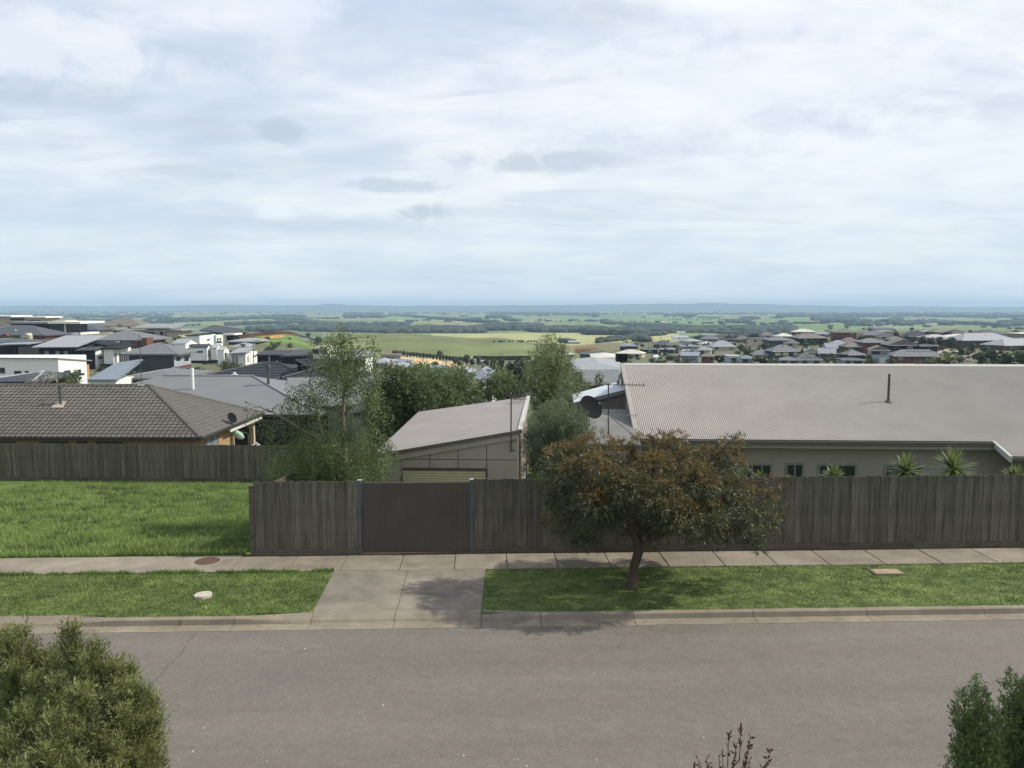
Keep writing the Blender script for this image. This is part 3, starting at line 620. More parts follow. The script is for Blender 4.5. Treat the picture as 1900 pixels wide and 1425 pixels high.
# ================================================================== building frames
class Fr:
    """local frame: x to the right along the street side, y away, z up from the ground under it"""
    def __init__(s, px, d, rot=0.0, z0=None, vp=None):
        p = P(px, HOR, d); s.r = rot; s.o = Vector((p.x, p.y, 0)); s.ax = Vector((math.cos(rot), math.sin(rot), 0)); s.ay = Vector((-math.sin(rot), math.cos(rot), 0))
        s.z0 = TXY(p.x, p.y) if z0 is None else z0; s.d = d
    def hit(s, px, py, ly=0.0):          # pixel on the plane y = ly -> local x, z
        v = ray(px, py); c = Vector((0, 0, CAM_H)); t = (ly - (c - s.o).dot(s.ay)) / v.dot(s.ay); q = c + v * t
        return (q - s.o).dot(s.ax), q.z - s.z0
    def hitx(s, px, py, lx):             # pixel on the plane x = lx -> local y, z
        v = ray(px, py); c = Vector((0, 0, CAM_H)); t = (lx - (c - s.o).dot(s.ax)) / v.dot(s.ax); q = c + v * t
        return (q - s.o).dot(s.ay), q.z - s.z0
    def root(s, name, label, cat, group=None):
        return empty(name, (s.o.x, s.o.y, s.z0), s.r, label, cat, group)
    def w(s, x, y, z): return s.o + s.ax * x + s.ay * y + Vector((0, 0, z + s.z0))
M_GLASS = mat('dark_glass', (.022,.025,.028), .3, .1, 1, spec=.35)
M_GLASSB = mat('pale_blind_glass', S(150,160,165,.6), .3, .15, 1.5, spec=.5)
M_GLASSG = mat('green_glass', S(120,150,150,.55), .2, .1, 1, spec=.6)
M_FRAME = mat('window_frame_grey', S(150,152,150,.6), .6, .05); M_FRAMED = mat('window_frame_dark', S(50,50,52,.7), .6, .05); M_WHITE = mat('white_paint', S(236,236,232,.9), .6, .04, 1.5, dirt=.05)
def window(e, x0, x1, z0, z1, y=0.0, fm=None, gm=None, mull=0, side=False, f=.06, lx=None):
    """window in a wall facing -y (or +x when side): a frame with its pane one level deeper"""
    fm = fm or M_FRAMED; gm = gm or M_GLASS; q = MB(); g = MB(); t = .05
    def bx(b, a0, a1, c0, c1, p0, p1):
        if side: b.box(lx + p0, lx + p1, a0, a1, c0, c1)
        else: b.box(a0, a1, y - p1, y - p0, c0, c1)
    bx(q, x0, x1, z1 - f, z1, -.02, t); bx(q, x0, x1, z0, z0 + f, -.02, t); bx(q, x0, x0 + f, z0 + f, z1 - f, -.02, t); bx(q, x1 - f, x1, z0 + f, z1 - f, -.02, t)
    for i in range(mull):
        c = x0 + (x1 - x0) * (i + 1) / (mull + 1); bx(q, c - f * .45, c + f * .45, z0 + f, z1 - f, -.02, t - .004)
    o = q.build('window', fm, e); bx(g, x0 + f, x1 - f, z0 + f, z1 - f, -.015, .012); g.build('pane', gm, o); return o
def hip_roof(q, x0, x1, y0, y1, z, rise, th=.12, m=0, ridge=None, gable=None):
    """closed hip roof; gable='x' gives a ridge along x with vertical ends, 'y' along y"""
    w, dp = x1 - x0, y1 - y0; zb = z - th
    if gable == 'x': r0, r1 = (x0, (y0+y1)/2), (x1, (y0+y1)/2)
    elif gable == 'y': r0, r1 = ((x0+x1)/2, y0), ((x0+x1)/2, y1)
    elif w >= dp:
        k = dp / 2 if ridge is None else ridge; k = min(k, w / 2 - .01); r0, r1 = (x0 + k, (y0+y1)/2), (x1 - k, (y0+y1)/2)
    else:
        k = w / 2; r0, r1 = ((x0+x1)/2, y0 + k), ((x0+x1)/2, y1 - k)
    A = [(x0,y0,zb),(x1,y0,zb),(x1,y1,zb),(x0,y1,zb),(x0,y0,z),(x1,y0,z),(x1,y1,z),(x0,y1,z),(r0[0],r0[1],z+rise),(r1[0],r1[1],z+rise)]
    along_x = gable == 'x' or (gable is None and w >= dp)
    if along_x: T = [(4,5,9,8),(6,7,8,9),(7,4,8),(5,6,9)]
    else: T = [(7,4,8,9),(5,6,9,8),(4,5,8),(6,7,9)]
    q.add(A, [(0,3,2,1),(0,1,5,4),(1,2,6,5),(2,3,7,6),(3,0,4,7)] + T, m); return r0, r1, z + rise
# ================================================================== the big house behind the right-hand fence
M_CORR = mat('corrugated_steel_beige', S(190,183,175,.61), .5, .05, .6, spec=.35, dirt=.07)
M_RENDER = mat('render_grey', S(180,168,160,.66), .9, .05, 2, .1, 60, dirt=.06)
ROT = -(YAW + math.atan(73 / FOC))
def corrugated(p00, p10, p11, p01, pitch, amp, name, m, parent, thick=.0, seg=8):
    """corrugated sheet on the quad p00(eave,left) p10(eave,right) p11(top,right) p01(top,left); ribs run from eave to top"""
    p00, p10, p11, p01 = map(Vector, (p00, p10, p11, p01)); n = max(4, int((p10 - p00).length / pitch)) * seg
    nrm = (p10 - p00).cross(p01 - p00).normalized(); s = np.linspace(0, 1, n + 1)[:, None]
    off = (np.sin(np.arange(n + 1) * 2 * np.pi / seg) * amp)[:, None] * np.array(nrm)[None, :]
    a = np.array(p00)[None] * (1 - s) + np.array(p10)[None] * s + off; b = np.array(p01)[None] * (1 - s) + np.array(p11)[None] * s + off
    V = np.concatenate([a, b]); i = np.arange(n); F = np.stack([i, i + 1, n + 2 + i, n + 1 + i], 1)
    return link(name, mesh_np(name, V, F, m, smooth=True), parent)
def big_house():
    f = Fr(1190, 30.0, ROT, z0=TXY(*P(1190, HOR, 30.0).xy)); e = f.root('house', 'long single storey house with a beige corrugated roof behind the right fence', 'house')
    xe, ze = f.hit(1190, 814); xr, _ = f.hit(1847, 824)
    dy = 6.9; _, zr = f.hit(1165, 675, dy); xl, _ = f.hit(1163, 674, dy); print('big house eave', ze, 'ridge', zr, 'xl', xl, xe)
    xl = (xl + xe) / 2; xl = -.02
    X1 = xr + 12; sl = (zr - ze) / dy
    corrugated((xl, 0, ze), (xr, 0, ze), (xr, dy, zr), (xl, dy, zr), .076, .0125, 'roof', M_CORR, e)
    ext = 1.05; ext2 = 8
    corrugated((xr + .002, -ext, ze - sl * ext), (X1, -ext, ze - sl * ext), (X1, dy, zr), (xr + .002, dy, zr), .076, .0125, 'roof_wing', M_CORR, e)
    corrugated((xl, dy * 2, ze), (X1, dy * 2, ze), (X1, dy + .01, zr), (xl, dy + .01, zr), .076, .0125, 'roof_rear', M_CORR, e, seg=4)
    q = MB(); q.prism([(xl, dy - .18, zr - .05), (xl, dy, zr + .035), (xl, dy + .18, zr - .05), (xl, dy, zr + .02)], (X1 - xl, 0, 0)); 
    q.build('ridge_cap', mat('ridge_light', S(205,201,196,.68), .5, .04), e)
    q = MB(); q.hexa([(xl-.14,-.03,ze-.14),(xl+.06,-.03,ze-.14),(xl+.06,dy,zr-.14),(xl-.14,dy,zr-.14)], [(xl-.14,-.03,ze+.03),(xl+.06,-.03,ze+.03),(xl+.06,dy,zr+.03),(xl-.14,dy,zr+.03)]); q.build('barge_cap', M_CORR, e)
    mg = mat('gutter_dark', S(104,100,94,.62), .5, .05)
    q = MB(); q.box(xl - .1, xr, -.13, -.01, ze - .16, ze - .035); q.build('gutter', mg, e)
    q = MB(); q.box(xr + .0, X1, -ext - .13, -ext - .01, ze - sl*ext - .16, ze - sl*ext - .035); q.build('gutter', mg, e)
    q = MB(); q.hexa([(xr-.1,-ext-.1,ze-sl*ext-.2),(xr-.003,-ext-.1,ze-sl*ext-.2),(xr-.003,.1,ze-.16),(xr-.1,.1,ze-.16)], [(xr-.1,-ext-.1,ze-sl*ext+.02),(xr-.003,-ext-.1,ze-sl*ext+.02),(xr-.003,.1,ze+.03),(xr-.1,.1,ze+.03)]); q.build('barge_board', mat('ridge_light', (0,0,0)), e)
    q = MB(); q.box(xl + .0, xr, .0, .6, ze - .32, ze - .17); q.build('eave_lining', mat('soffit', S(170,165,156,.65), .8, .03), e)
    q = MB(); q.box(xl + .25, xr + .9, .6, dy * 2 - .6, -1.6, ze - .1); q.box(xr + .95, X1 - .3, -.35, dy * 2 - .6, -1.6, ze - .5)
    q.prism([(xl + .25, .61, ze - .1), (xl + .25, dy, zr - .2), (xl + .25, 2 * dy - .61, ze - .1)], (.12, 0, 0)); q.build('wall', M_RENDER, e)
    for a, b, c, d_, mu in ((1377,1432,860,900,2), (1458,1491,859.5,900,1), (1518,1589,861,900,1), (1641,1712,862,900,1)):
        x0, z1 = f.hit(a, c, .6); x1, _ = f.hit(b, c, .6); window(e, x0, x1, z1 - 1.15, z1, .6, M_FRAME if mu else None, None, mu)
    for xx in (1455, 1700):
        pass
    # flue
    x, z = f.hit(1649, 725, 3.2); rz = ze + sl * 3.2; x, _ = f.hit(1649, 722, 3.2)
    _, zt = f.hit(1649, 694, 3.2)
    q = MB(); pts = [(x, 3.2, rz - .1 + i * (zt - rz + .1) / 12) for i in range(13)]; q.tube(pts, [.042 if i % 2 else .054 for i in range(13)], 10)
    q.tube([(x, 3.2, rz - .02), (x, 3.2, rz + .05)], [.16, .09], 12); q.build('flue', mat('flue_dark', S(90,86,82,.6), .6, .1), e)
    return f, e, ze, zr, xl, dy
BF, BE, bze, bzr, bxl, bdy = big_house()
# ------------------------------------------------------------------ low grey wing with pale roof left of it, with aerial and dish
def wing():
    f = Fr(1140, 38.0, ROT); e = f.root('house_wing', 'pale metal roofed building tucked left of the big beige roof', 'house')
    c = [f.hit(1065, 747.6, 0), f.hit(1170, 717.5, 0)]
    M_PALE = mat('pale_steel', S(214,222,226,.75), .45, .03, .6)
    x0, z0 = c[0]; x1, z1 = c[1]; dp = 3.2; xa, za = f.hit(1061, 732, dp); xb, zb = f.hit(1170, 702, dp)
    x1 = max(x1, xb)
    corrugated((x0, 0, z0), (x0 - .03, dp, za), (x1, dp, zb), (x1, 0, z1), .2, .012, 'roof', M_PALE, e, seg=4)
    q = MB(); q.hexa([(x0-.05,-.04,z0-.18),(x1,-.04,z1-.18),(x1,-.0,z1-.18),(x0-.05,.0,z0-.18)], [(x0-.05,-.04,z0+.01),(x1,-.04,z1+.01),(x1,-.0,z1+.01),(x0-.05,.0,z0+.01)]); q.build('fascia', mat('fascia_grey', S(160,160,156,.55), .6, .04), e)
    q = MB(); n = 6
    for i in range(n):                      # lined soffit panels under the raking eave
        a, b = i / n, (i + 1) / n; xa_, xb_ = x0 + (x1 - x0) * a + .3, x0 + (x1 - x0) * b + .28; 
        q.hexa([(xa_,.12,-1.5),(xb_,.12,-1.5),(xb_,.25,-1.5),(xa_,.25,-1.5)], [(xa_,.12,z0+(z1-z0)*a-.12),(xb_,.12,z0+(z1-z0)*b-.12),(xb_,.25,z0+(z1-z0)*b-.12),(xa_,.25,z0+(z1-z0)*a-.12)])
    q.box(x0 + .3, x1 - .05, .26, dp - .2, -1.5, z0 - .15)
    q.build('wall', mat('panel_grey', S(158,156,150,.5), .85, .04), e)
    x, z = f.hit(1152, 708, 1.6); q = MB(); q.tube([(x, 1.6, z - .2), (x, 1.6, z + .42)], .07, 8); q.tube([(x, 1.6, z + .40), (x, 1.6, z + .52)], [.12, .10], 8); q.build('vent_pipe', M_WHITE, e)
    # lean-to roof in front
    g = Fr(1140, 28.6, ROT); e2 = g.root('lean_to', 'flat grey lean-to roof under the dish and aerial beside the big roof', 'shed roof')
    a = g.hit(1096, 812, 0); b = g.hit(1192, 815, 0); dp = 6.2; c_ = g.hit(1090, 759, dp); zz = (a[1] + c_[1]) / 2; print('lean', a, b, c_)
    q = MB(); q.hexa([(a[0]-.1,-.6,a[1]-.22),(b[0]-.12,-.6,a[1]-.22),(b[0]+.25,dp,c_[1]-.15),(c_[0],dp,c_[1]-.15)], [(a[0]-.1,-.6,a[1]-.14),(b[0]-.12,-.6,a[1]-.14),(b[0]+.25,dp,c_[1]),(c_[0],dp,c_[1])]); q.build('roof', mat('membrane_grey', S(150,149,146,.52), .7, .06, 1.5, dirt=.12), e2)
    q = MB(); q.box(a[0]+.15, b[0]-.12, -.4, -.28, -1.5, a[1]-.22); q.box(a[0]+.15, a[0]+.28, -.27, dp-.1, -1.5, min(a[1],c_[1])-.24); q.build('wall', M_RENDER, e2)
    return g
WF = wing()
def wires(*a): pass
M_MAST = mat('mast_dark', S(70,72,74,.6), .6, .05)
def yagi(base, top, boom_l, boom_r, n, label, cat='aerial', rb=.012):
    """mast from base to top carrying a boom with cross elements"""
    base, top = Vector(base), Vector(top); e = empty('tv_aerial', base, 0, label, cat); q = MB(); q.tube([(0,0,0), top - base], .024, 6); q.build('mast', M_MAST, e)
    a, b = Vector(boom_l) - base, Vector(boom_r) - base; q = MB(); q.tube([a, b], rb, 5); q.build('boom', M_MAST, e); q = MB()
    for i in range(n):
        c = a.lerp(b, (i + .5) / n); l = .16 + .16 * (i / n); q.tube([c + Vector((0, -l, .0)), c + Vector((0, l, .0))], .006, 4); q.tube([c + Vector((0, 0, -.05)), c + Vector((.012, 0, .09))], .010, 4)
    q.build('elements', M_GALV, e); return e
def dish(c, r, facing, post_foot, label, elev=.45, m=None):
    c = Vector(c); e = empty('satellite_dish', c, 0, label, 'satellite dish'); fz = Vector(facing).normalized(); ref = Vector((0,0,1)); sx = fz.cross(ref).normalized(); sy = sx.cross(fz)
    V = []; F = []; n, k = 20, 4; q = MB()
    for side in (0, .012):
        V = [tuple(-fz * (r*.22 + side))]
        for j in range(1, k + 1):
            for i in range(n):
                t = 2*math.pi*i/n; rr = r*j/k; V.append(tuple(sx*rr*math.cos(t) + sy*rr*1.06*math.sin(t) - fz*(r*.22*(1 - (j/k)**2) + side)))
        F = [(0, 1+i, 1+(i+1) % n) for i in range(n)] + [(1+(j-1)*n+i, 1+j*n+i, 1+j*n+(i+1) % n, 1+(j-1)*n+(i+1) % n) for j in range(1, k) for i in range(n)]
        q.add(V, F)
    md = m or mat('dish_dark', (.012,.013,.015), .9, .08, spec=.1)
    q.build('reflector', md, e, smooth=True)
    q = MB(); q.tube([-sy*r - fz*.02, -sy*r*.55 + fz*r*.75, fz*r*1.0 - sy*r*.35], .012, 5); q.tube([fz*r*.95 - sy*r*.35, fz*r*1.15 - sy*r*.3], .035, 7); q.build('feed_arm', M_GALV, e)
    pf = Vector(post_foot) - c; q = MB(); q.tube([-fz*r*.25, -fz*r*.5 - sy*r*.2, Vector((pf.x, pf.y, -r*.5)), pf], .022, 6); q.build('dish_post', M_GALV, e)
    return e
g = WF
def wp(px, py, ly): x, z = g.hit(px, py, ly); return g.w(x, ly, z)
b0 = wp(1129, 812, 1.0); t0 = wp(1129, 711, 1.0); l0 = wp(1102, 713.5, 1.0); r0 = wp(1197, 714.5, 1.0)
ya = yagi(b0, t0, l0, r0, 14, 'tall tv aerial on stayed mast left of the big beige roof')
q = MB(); k0 = Vector(wp(1129, 770, 1.0)) - b0
for px, py, ly in ((1176, 808, .3), (1183, 770, 3.2), (1121, 813, .0), (1104, 764, 3.0)): q.tube([k0, Vector(wp(px, py, ly)) - b0], .016, 5)
q.build('stays', M_GALV, ya)
dish(wp(1097, 755, 1.6), .47, (.35, -.62, .5), wp(1093, 788, 1.2), 'large black satellite dish on a pole above the olive tree')
# ================================================================== shed
def shed():
    f = Fr(962, 27.0, ROT, z0=TXY(*P(900, HOR, 29).xy)); e = f.root('shed', 'grey panel-clad shed with a skillion roof behind the gate', 'shed')
    M_SH = mat('shed_panel', S(184,171,162,.69), .85, .04, 1.5, dirt=.05); M_SHR = mat('shed_roof', S(176,168,162,.6), .5, .04, .7, spec=.35, dirt=.06)
    xr, zr = f.hit(962, 797); xl, zl = f.hit(694, 844); dp = 9.6
    xb, zb = f.hit(979, 735.5, dp); xbl, zbl = f.hit(783, 764, dp); print('shed', xr, zr, xl, zl, 'back', xb, zb, xbl, zbl)
    zb2 = zr + (zb - zr) * .85; 
    xl2 = xl - .0
    # roof slab with fine pans
    corrugated((xl2-.05, -.12, zl), (xl2-.05, dp, zbl), (xr+.1, dp, zb), (xr+.1, -.12, zr), .25, .010, 'roof', M_SHR, e, seg=4)
    q = MB(); mfa = mat('shed_fascia', S(120,112,104,.58), .6, .05)
    q.hexa([(xl2-.1,-.16,zl-.09),(xr+.14,-.16,zr-.09),(xr+.14,-.11,zr-.09),(xl2-.1,-.11,zl-.09)], [(xl2-.1,-.16,zl+.02),(xr+.14,-.16,zr+.02),(xr+.14,-.11,zr+.02),(xl2-.1,-.11,zl+.02)]); q.build('fascia', mfa, e)
    q = MB(); q.hexa([(xr+.0,-.14,zr-.12),(xr+.14,-.14,zr-.12),(xr+.14,dp,zb-.12),(xr+.0,dp,zb-.12)], [(xr-.02,-.14,zr+.035),(xr+.14,-.14,zr+.035),(xr+.14,dp,zb+.035),(xr-.02,dp,zb+.035)]); q.build('barge_cap', mat('ridge_light', (0,0,0)), e)
    zt = lambda x: zl + (zr - zl) * (x - xl) / (xr - xl)
    q = MB(); q.hexa([(xl2,-.1,zl-.3),(xr,-.1,zr-.3),(xr,-.04,zr-.3),(xl2,-.04,zl-.3)], [(xl2,-.1,zl-.1),(xr,-.1,zr-.1),(xr,-.04,zr-.1),(xl2,-.04,zl-.1)]); q.build('head_trim', M_SH, e)
    # wall panels with open joints
    vx = [f.hit(x, 850)[0] for x in (744.5, 797.5, 850, 903)]; _, zj = f.hit(850, 852.5); dx0, dz1 = f.hit(746, 868); dx1, _ = f.hit(902.5, 868)
    xs = [xl2] + vx + [xr]; gp = .012
    def panel(x0, x1, z0, z1f):
        q = MB(); q.hexa([(x0+gp,-.03,z0),(x1-gp,-.03,z0),(x1-gp,.03,z0),(x0+gp,.03,z0)], [(x0+gp,-.03,z1f(x0+gp)),(x1-gp,-.03,z1f(x1-gp)),(x1-gp,.03,z1f(x1-gp)),(x0+gp,.03,z1f(x0+gp))]); q.build('wall_panel', M_SH, e, bev=.004)
    for i in range(5):
        x0, x1 = xs[i], xs[i+1]; panel(x0, x1, zj + gp, lambda x: max(zj + gp + .02, zt(x) - .13))
        if i in (0, 4): panel(x0, x1, -1.0, lambda x: zj - gp)
        else: panel(x0, x1, dz1 + .005, lambda x: zj - gp)
    q = MB(); q.hexa([(xl2,.035,-1),(xr,.035,-1),(xr,.1,-1),(xl2,.1,-1)], [(xl2,.035,zl-.14),(xr,.035,zr-.14),(xr,.1,zr-.14),(xl2,.1,zl-.14)]); q.hexa([(xr-.08,.1,-1),(xr,.1,-1),(xr,dp-.1,-1),(xr-.08,dp-.1,-1)], [(xr-.08,.1,zr-.14),(xr,.1,zr-.14),(xr,dp-.1,zb-.14),(xr-.08,dp-.1,zb-.14)])
    q.box(xl2, xl2 + .08, .1, dp - .1, -1, zl - .16); q.box(xl2, xr, dp - .1, dp - .02, -1, min(zbl, zb) - .16)
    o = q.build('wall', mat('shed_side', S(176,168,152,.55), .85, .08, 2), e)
    # roller door
    q = MB(); z = dz1; k = 0
    md = mat('roller_slat', S(212,200,172,.78), .55, .05)
    while z > -.9:
        s = MB(); s.hexa([(dx0+.02,-.012,z-.086),(dx1-.02,-.012,z-.086),(dx1-.02,.02,z-.086),(dx0+.02,.02,z-.086)], [(dx0+.02,-.026 ,z-.006),(dx1-.02,-.026,z-.006),(dx1-.02,.02,z-.006),(dx0+.02,.02,z-.006)]); s.build('door_slat', md, e); z -= .092
    s = MB(); s.box(dx0-.04, dx0+.02, -.05, -.02, -.9, dz1+.02); s.box(dx1-.02, dx1+.04, -.05, -.02, -.9, dz1+.02); s.box(dx0+.02, dx1-.02, -.05, -.031, dz1-.07, dz1+.02); s.build('door_frame', mat('door_trim', S(105,92,82,.6), .6), e)
    # downpipes at the right corner
    for k, dx in enumerate((.10, .2)): s = MB(); s.tube([(xr + dx, .1 + .15*k, -1), (xr + dx, .1 + .15*k, 1.2 + .3*k), (xr + dx, .5, 1.5 + .3*k)], .035, 6); s.build('downpipe', M_WHITE, e)
    return f, e, xr, zr, dp, zb
SF, SE, sxr, szr, sdp, szb = shed()
f = SF
def sp(px, py, ly): x, z = f.hit(px, py, ly); return f.w(x, ly, z)
b0 = sp(948, 838, -.09); t0 = sp(948.5, 734, -.09)
ya = yagi(b0, t0, sp(928, 731.5, -.09), sp(996, 733, -.09), 9, 'tv aerial on a pole bracketed to the front of the shed')
q = MB()
for py in (817, 835): q.box(-.01, .14, -.03, .1, (sp(948, py, -.09) - b0).z, (sp(948, py, -.09) - b0).z + .02)
q.build('brackets', M_GALV, ya)
# dead vine tangle on the shed roof
q = MB(); rr = random.Random(4)
for i in range(70):
    c = Vector(sp(960 + rr.uniform(-9, 11), 741 + rr.uniform(-4, 3), 8.0)); d_ = Vector((rr.uniform(-.25,.25), rr.uniform(-.4,.4), rr.uniform(-.02,.10))); q.tube([c, c + d_ * .5 + Vector((0,0,.05)), c + d_], .006, 3, cap=False)
tag(q.build('fallen_twigs', mat('twig', S(105,100,85,.6), .9)), 'small tangle of dry twigs on the shed roof', 'twigs', kind='stuff')
# ================================================================== tiled house behind the vacant lot
M_TILE = mat('concrete_tile', S(120,116,110,.62), .85, .12, 2.5, .2, 30, rnd=.09, dirt=.18)
M_TILE2 = mat('concrete_tile_side', S(116,113,110,.60), .85, .10, 2.5, .2, 30, rnd=.06, dirt=.12)
def tiled_house():
    rot = -(YAW + math.atan(30 / FOC)); f = Fr(370, 44.5, rot); e = f.root('tiled_house', 'low brick house with a brown-grey tiled hip roof behind the vacant lot', 'house')
    xr, ze = f.hit(372, 812); dp = 10.6; hw = dp / 2; _, zr = f.hit(268, 715, hw); xl = xr - 27
    print('tiled', f.z0, ze, zr, f.hit(480, 768, dp)); sl = (zr - ze) / hw
    tw, tl = .30, .33; sll = math.hypot(hw, zr - ze); n_row = int(sll / tl); up = Vector((0, hw, zr - ze)) / sll; nn = Vector((0, -(zr - ze), hw)).normalized()
    # one pan of a front tile: a rolled profile, tail edge proud of the course below
    def tile(w, l, th):
        b = MB(); pr = [(0, .0), (.12*w/.3*.5, .028), (.12*w/.3, .030), (.15*w/.3*1.0, .004), (w*.72, .0), (w - .004, .012)]
        lo = [Vector((x, 0, 0)) + nn * (z + th) for x, z in pr]; hi = [Vector((x, 0, 0)) + up * l + nn * (z + .004) for x, z in pr]; bt = [Vector((x, 0, 0)) + nn * -.002 for x, z in pr]; k = len(pr)
        b.add(lo + hi + bt, [(i, i+1, k+i+1, k+i) for i in range(k-1)] + [(2*k+i, 2*k+i+1, i+1, i) for i in range(k-1)]); return b
    tme = tile(tw, tl + .01, .034).mesh('roof_tile', M_TILE); rest = MB(); cnt = 0; cols = int((xr - xl) / tw)
    for r_ in range(n_row + 1):
        for c in range(cols + 1):
            y = r_ * tl * up.y; z = ze + r_ * tl * up.z; x = xr - (c + 1) * tw + (.15 if r_ % 2 else 0) * 0
            if x + tw * .5 > xr - y - .05: continue          # hip line at 45 degrees in plan
            px_ = f.w(x, y, z); u, _d = ud(px_.x, px_.y)
            j = random.uniform(-.004, .004)
            if u > -20 and cnt < 300 and r_ < 8: link('roof_tile', tme, e, (x, y, z + j)); cnt += 1
            else:
                t = tile(tw, tl + .01, .034); rest.add([(v[0] + x, v[1] + y, v[2] + z + j) for v in t.v], t.f)
    rest.build('tiling', M_TILE, e)['kind'] = 'stuff'
    # flat course strips on the hip end, facing right
    q = MB()
    for r_ in range(n_row + 1):
        y0 = r_ * tl * up.y; y1 = min(hw, (r_ + 1) * tl * up.y + .01); z0 = ze + r_ * tl * up.z + .035; z1 = ze + y1 * sl + .005
        if y0 >= hw - .02: continue
        ns = max(1, int((dp - 2*y0) / .3))
        q.add([(xr - y0, y0, z0), (xr - y0, dp - y0, z0), (xr - y1, dp - y1, z1), (xr - y1, y1, z1)], [(0,1,2,3)]); q.add([(xr - y0, y0, z0), (xr - y0, dp - y0, z0), (xr - y0, dp - y0, z0-.04), (xr - y0, y0, z0-.04)], [(0,3,2,1)])
    q.build('hip_courses', M_TILE2, e)
    q = MB(); q.add([(xl,0,ze-.02),(xr,0,ze-.02),(xr-hw,hw,zr-.03),(xl+hw,hw,zr-.03),(xl,dp,ze-.02),(xr,dp,ze-.02)], [(0,1,2,3),(4,3,2,5),(0,3,4),(1,5,2)]); q.build('roof_deck', M_TILE2, e)
    def cap(a, b_, nme, n):
        a, b_ = Vector(a), Vector(b_); ms = MB(); L_ = (b_ - a).length / n; t = (b_ - a).normalized(); s = t.cross(Vector((0,0,1))).normalized(); u_ = s.cross(t)
        P_ = [s*-.13 + u_*-.03, s*-.08 + u_*.05, u_*.075, s*.08 + u_*.05, s*.13 + u_*-.03]
        lo = [p_ + u_*.012 for p_ in P_]; hi = [p_ * .93 + t*(L_*1.04) for p_ in P_]; ms.add(lo + hi, [(i, i+1, 5+i+1, 5+i) for i in range(4)] + [(0,1,2,3,4)]); me = ms.mesh(nme, M_TILE)
        for i in range(n): link(nme, me, e, a + t * (L_ * i))
    cap((xr, 0, ze + .03), (xr - hw, hw, zr + .02), 'hip_tile', 22); cap((xr, dp, ze + .03), (xr - hw, hw, zr + .02), 'hip_tile', 22); cap((xl + hw, hw, zr + .02), (xr - hw, hw, zr + .02), 'ridge_tile', 44)
    mg = mat('gutter_brown', S(70,66,64,.6), .5, .05); q = MB(); q.box(xl, xr + .05, -.14, -.02, ze - .12, ze + .0); q.box(xr - .0, xr + .12, -.02, dp, ze - .12, ze + .0); q.build('gutter', mg, e)
    q = MB(); q.box(xl, xr, -.018, .5, ze - .2, ze - .125); q.box(xr - .5, xr - .002, .5, dp, ze - .2, ze - .125); q.build('eave_lining', mat('eave_grey', S(140,132,120,.6), .8), e)
    M_BR = mat('tan_brick', S(190,160,126,.66), .9, .1, 6, .2, 30, dirt=.1); M_BRY = M_BR
    q = MB(); q.box(xl + .5, xr - .5, .5, 6.2, -1.5, ze - .205); q.build('wall', M_BR, e)
    for a, b_ in ((-10, 28), (78, 126), (143, 161.5), (179.5, 226.5)):
        x0, _ = f.hit(a, 818, .5); x1, _ = f.hit(b_, 818, .5); window(e, x0, x1, ze - 1.4, ze - .25, .5, mat('blind_brown', S(120,110,98,.6), .8), mat('blind_slats', S(128,120,108,.6), .7, .1, 40, stretch=(.1,.1,1)))
    # right face: peach wall, window, then the open alfresco
    sx = xr - .5
    y0, _ = f.hitx(381, 815, sx); y1, zt = f.hitx(404, 812, sx); y2, _ = f.hitx(422, 800, sx); print('side', y0, y1, y2)
    window(e, y0, y1, ze - 1.5, ze - .3, 0, M_FRAME, M_GLASSB, 1, side=True, lx=sx)
    q = MB(); q.box(sx - .3, sx + .0, 10.1, 10.4, -1.5, ze - .2); q.box(sx - .12, sx + .03, 6.3, 6.42, -1.5, ze - .2); q.build('verandah_post', mat('post_cream', S(214,200,170,.7), .7), e)
    q = MB(); q.box(xr - .12, xr - .02, 4.6, dp - .05, ze - .42, ze - .13); q.build('verandah_beam', mat('beam_cream', S(222,218,206,.8), .7), e)
    q = MB(); q.box(sx - 4, sx - 3.8, 6.3, dp, -1.5, ze - .3); q.build('verandah_wall', mat('dark_brick', S(96,76,62,.5), .9), e)
    # flue with flashing and the satellite dish
    yy = 3.2; x, _ = f.hit(112, 738, yy); rz = ze + sl * yy; _, zt = f.hit(112, 716, yy); q = MB(); q.tube([(x, yy, rz - .1), (x, yy, zt)], .085, 9); q.tube([(x, yy, zt - .1), (x, yy, zt)], .12, 9); q.build('flue', M_GALV, e)
    q = MB(); q.add([(x-.38, yy-.42, ze+sl*(yy-.42)+.06),(x+.38, yy-.42, ze+sl*(yy-.42)+.06),(x+.22, yy+.28, ze+sl*(yy+.28)+.06),(x-.22, yy+.28, ze+sl*(yy+.28)+.06)], [(0,1,2,3)]); q.build('flashing', mat('flash_pale', S(190,180,162,.7), .6), e)
    best = min(((abs(f.hitx(430, 790, xr - t)[1] - (ze + sl * t)), t) for t in [.05 * i for i in range(1, 90)])); t = best[1]; lx = xr - t; ly = f.hitx(430, 790, lx)[0]; xd, zd = f.hit(431, 775, ly); print('dish', t, ly, zd - ze)
    dish(f.w(xd, ly, zd), .33, (.75, -.45, .45), f.w(lx, ly, ze + sl * t), 'black satellite dish on the right corner of the tiled roof')
    # mast on the ridge
    x, _ = f.hit(263, 714, hw); a = f.w(x, hw, zr); _, zt = f.hit(263, 618, hw); m_ = empty('radio_mast', a, 0, 'thin tall aerial mast standing on the ridge of the tiled roof', 'aerial'); q = MB(); q.tube([(0,0,-.05), (0,0,zt - zr)], .018, 5); q.tube([(-.35,0,zt-zr-1.8),(.4,0,zt-zr-1.7)], .012, 4); q.tube([(-.3,0,zt-zr-.6),(.3,0,zt-zr-.62)], .012, 4); q.build('mast', M_GALV, m_); MB().box(-.2, .2, -.15, .15, .0, .06).build('mast_base', M_WHITE, m_)
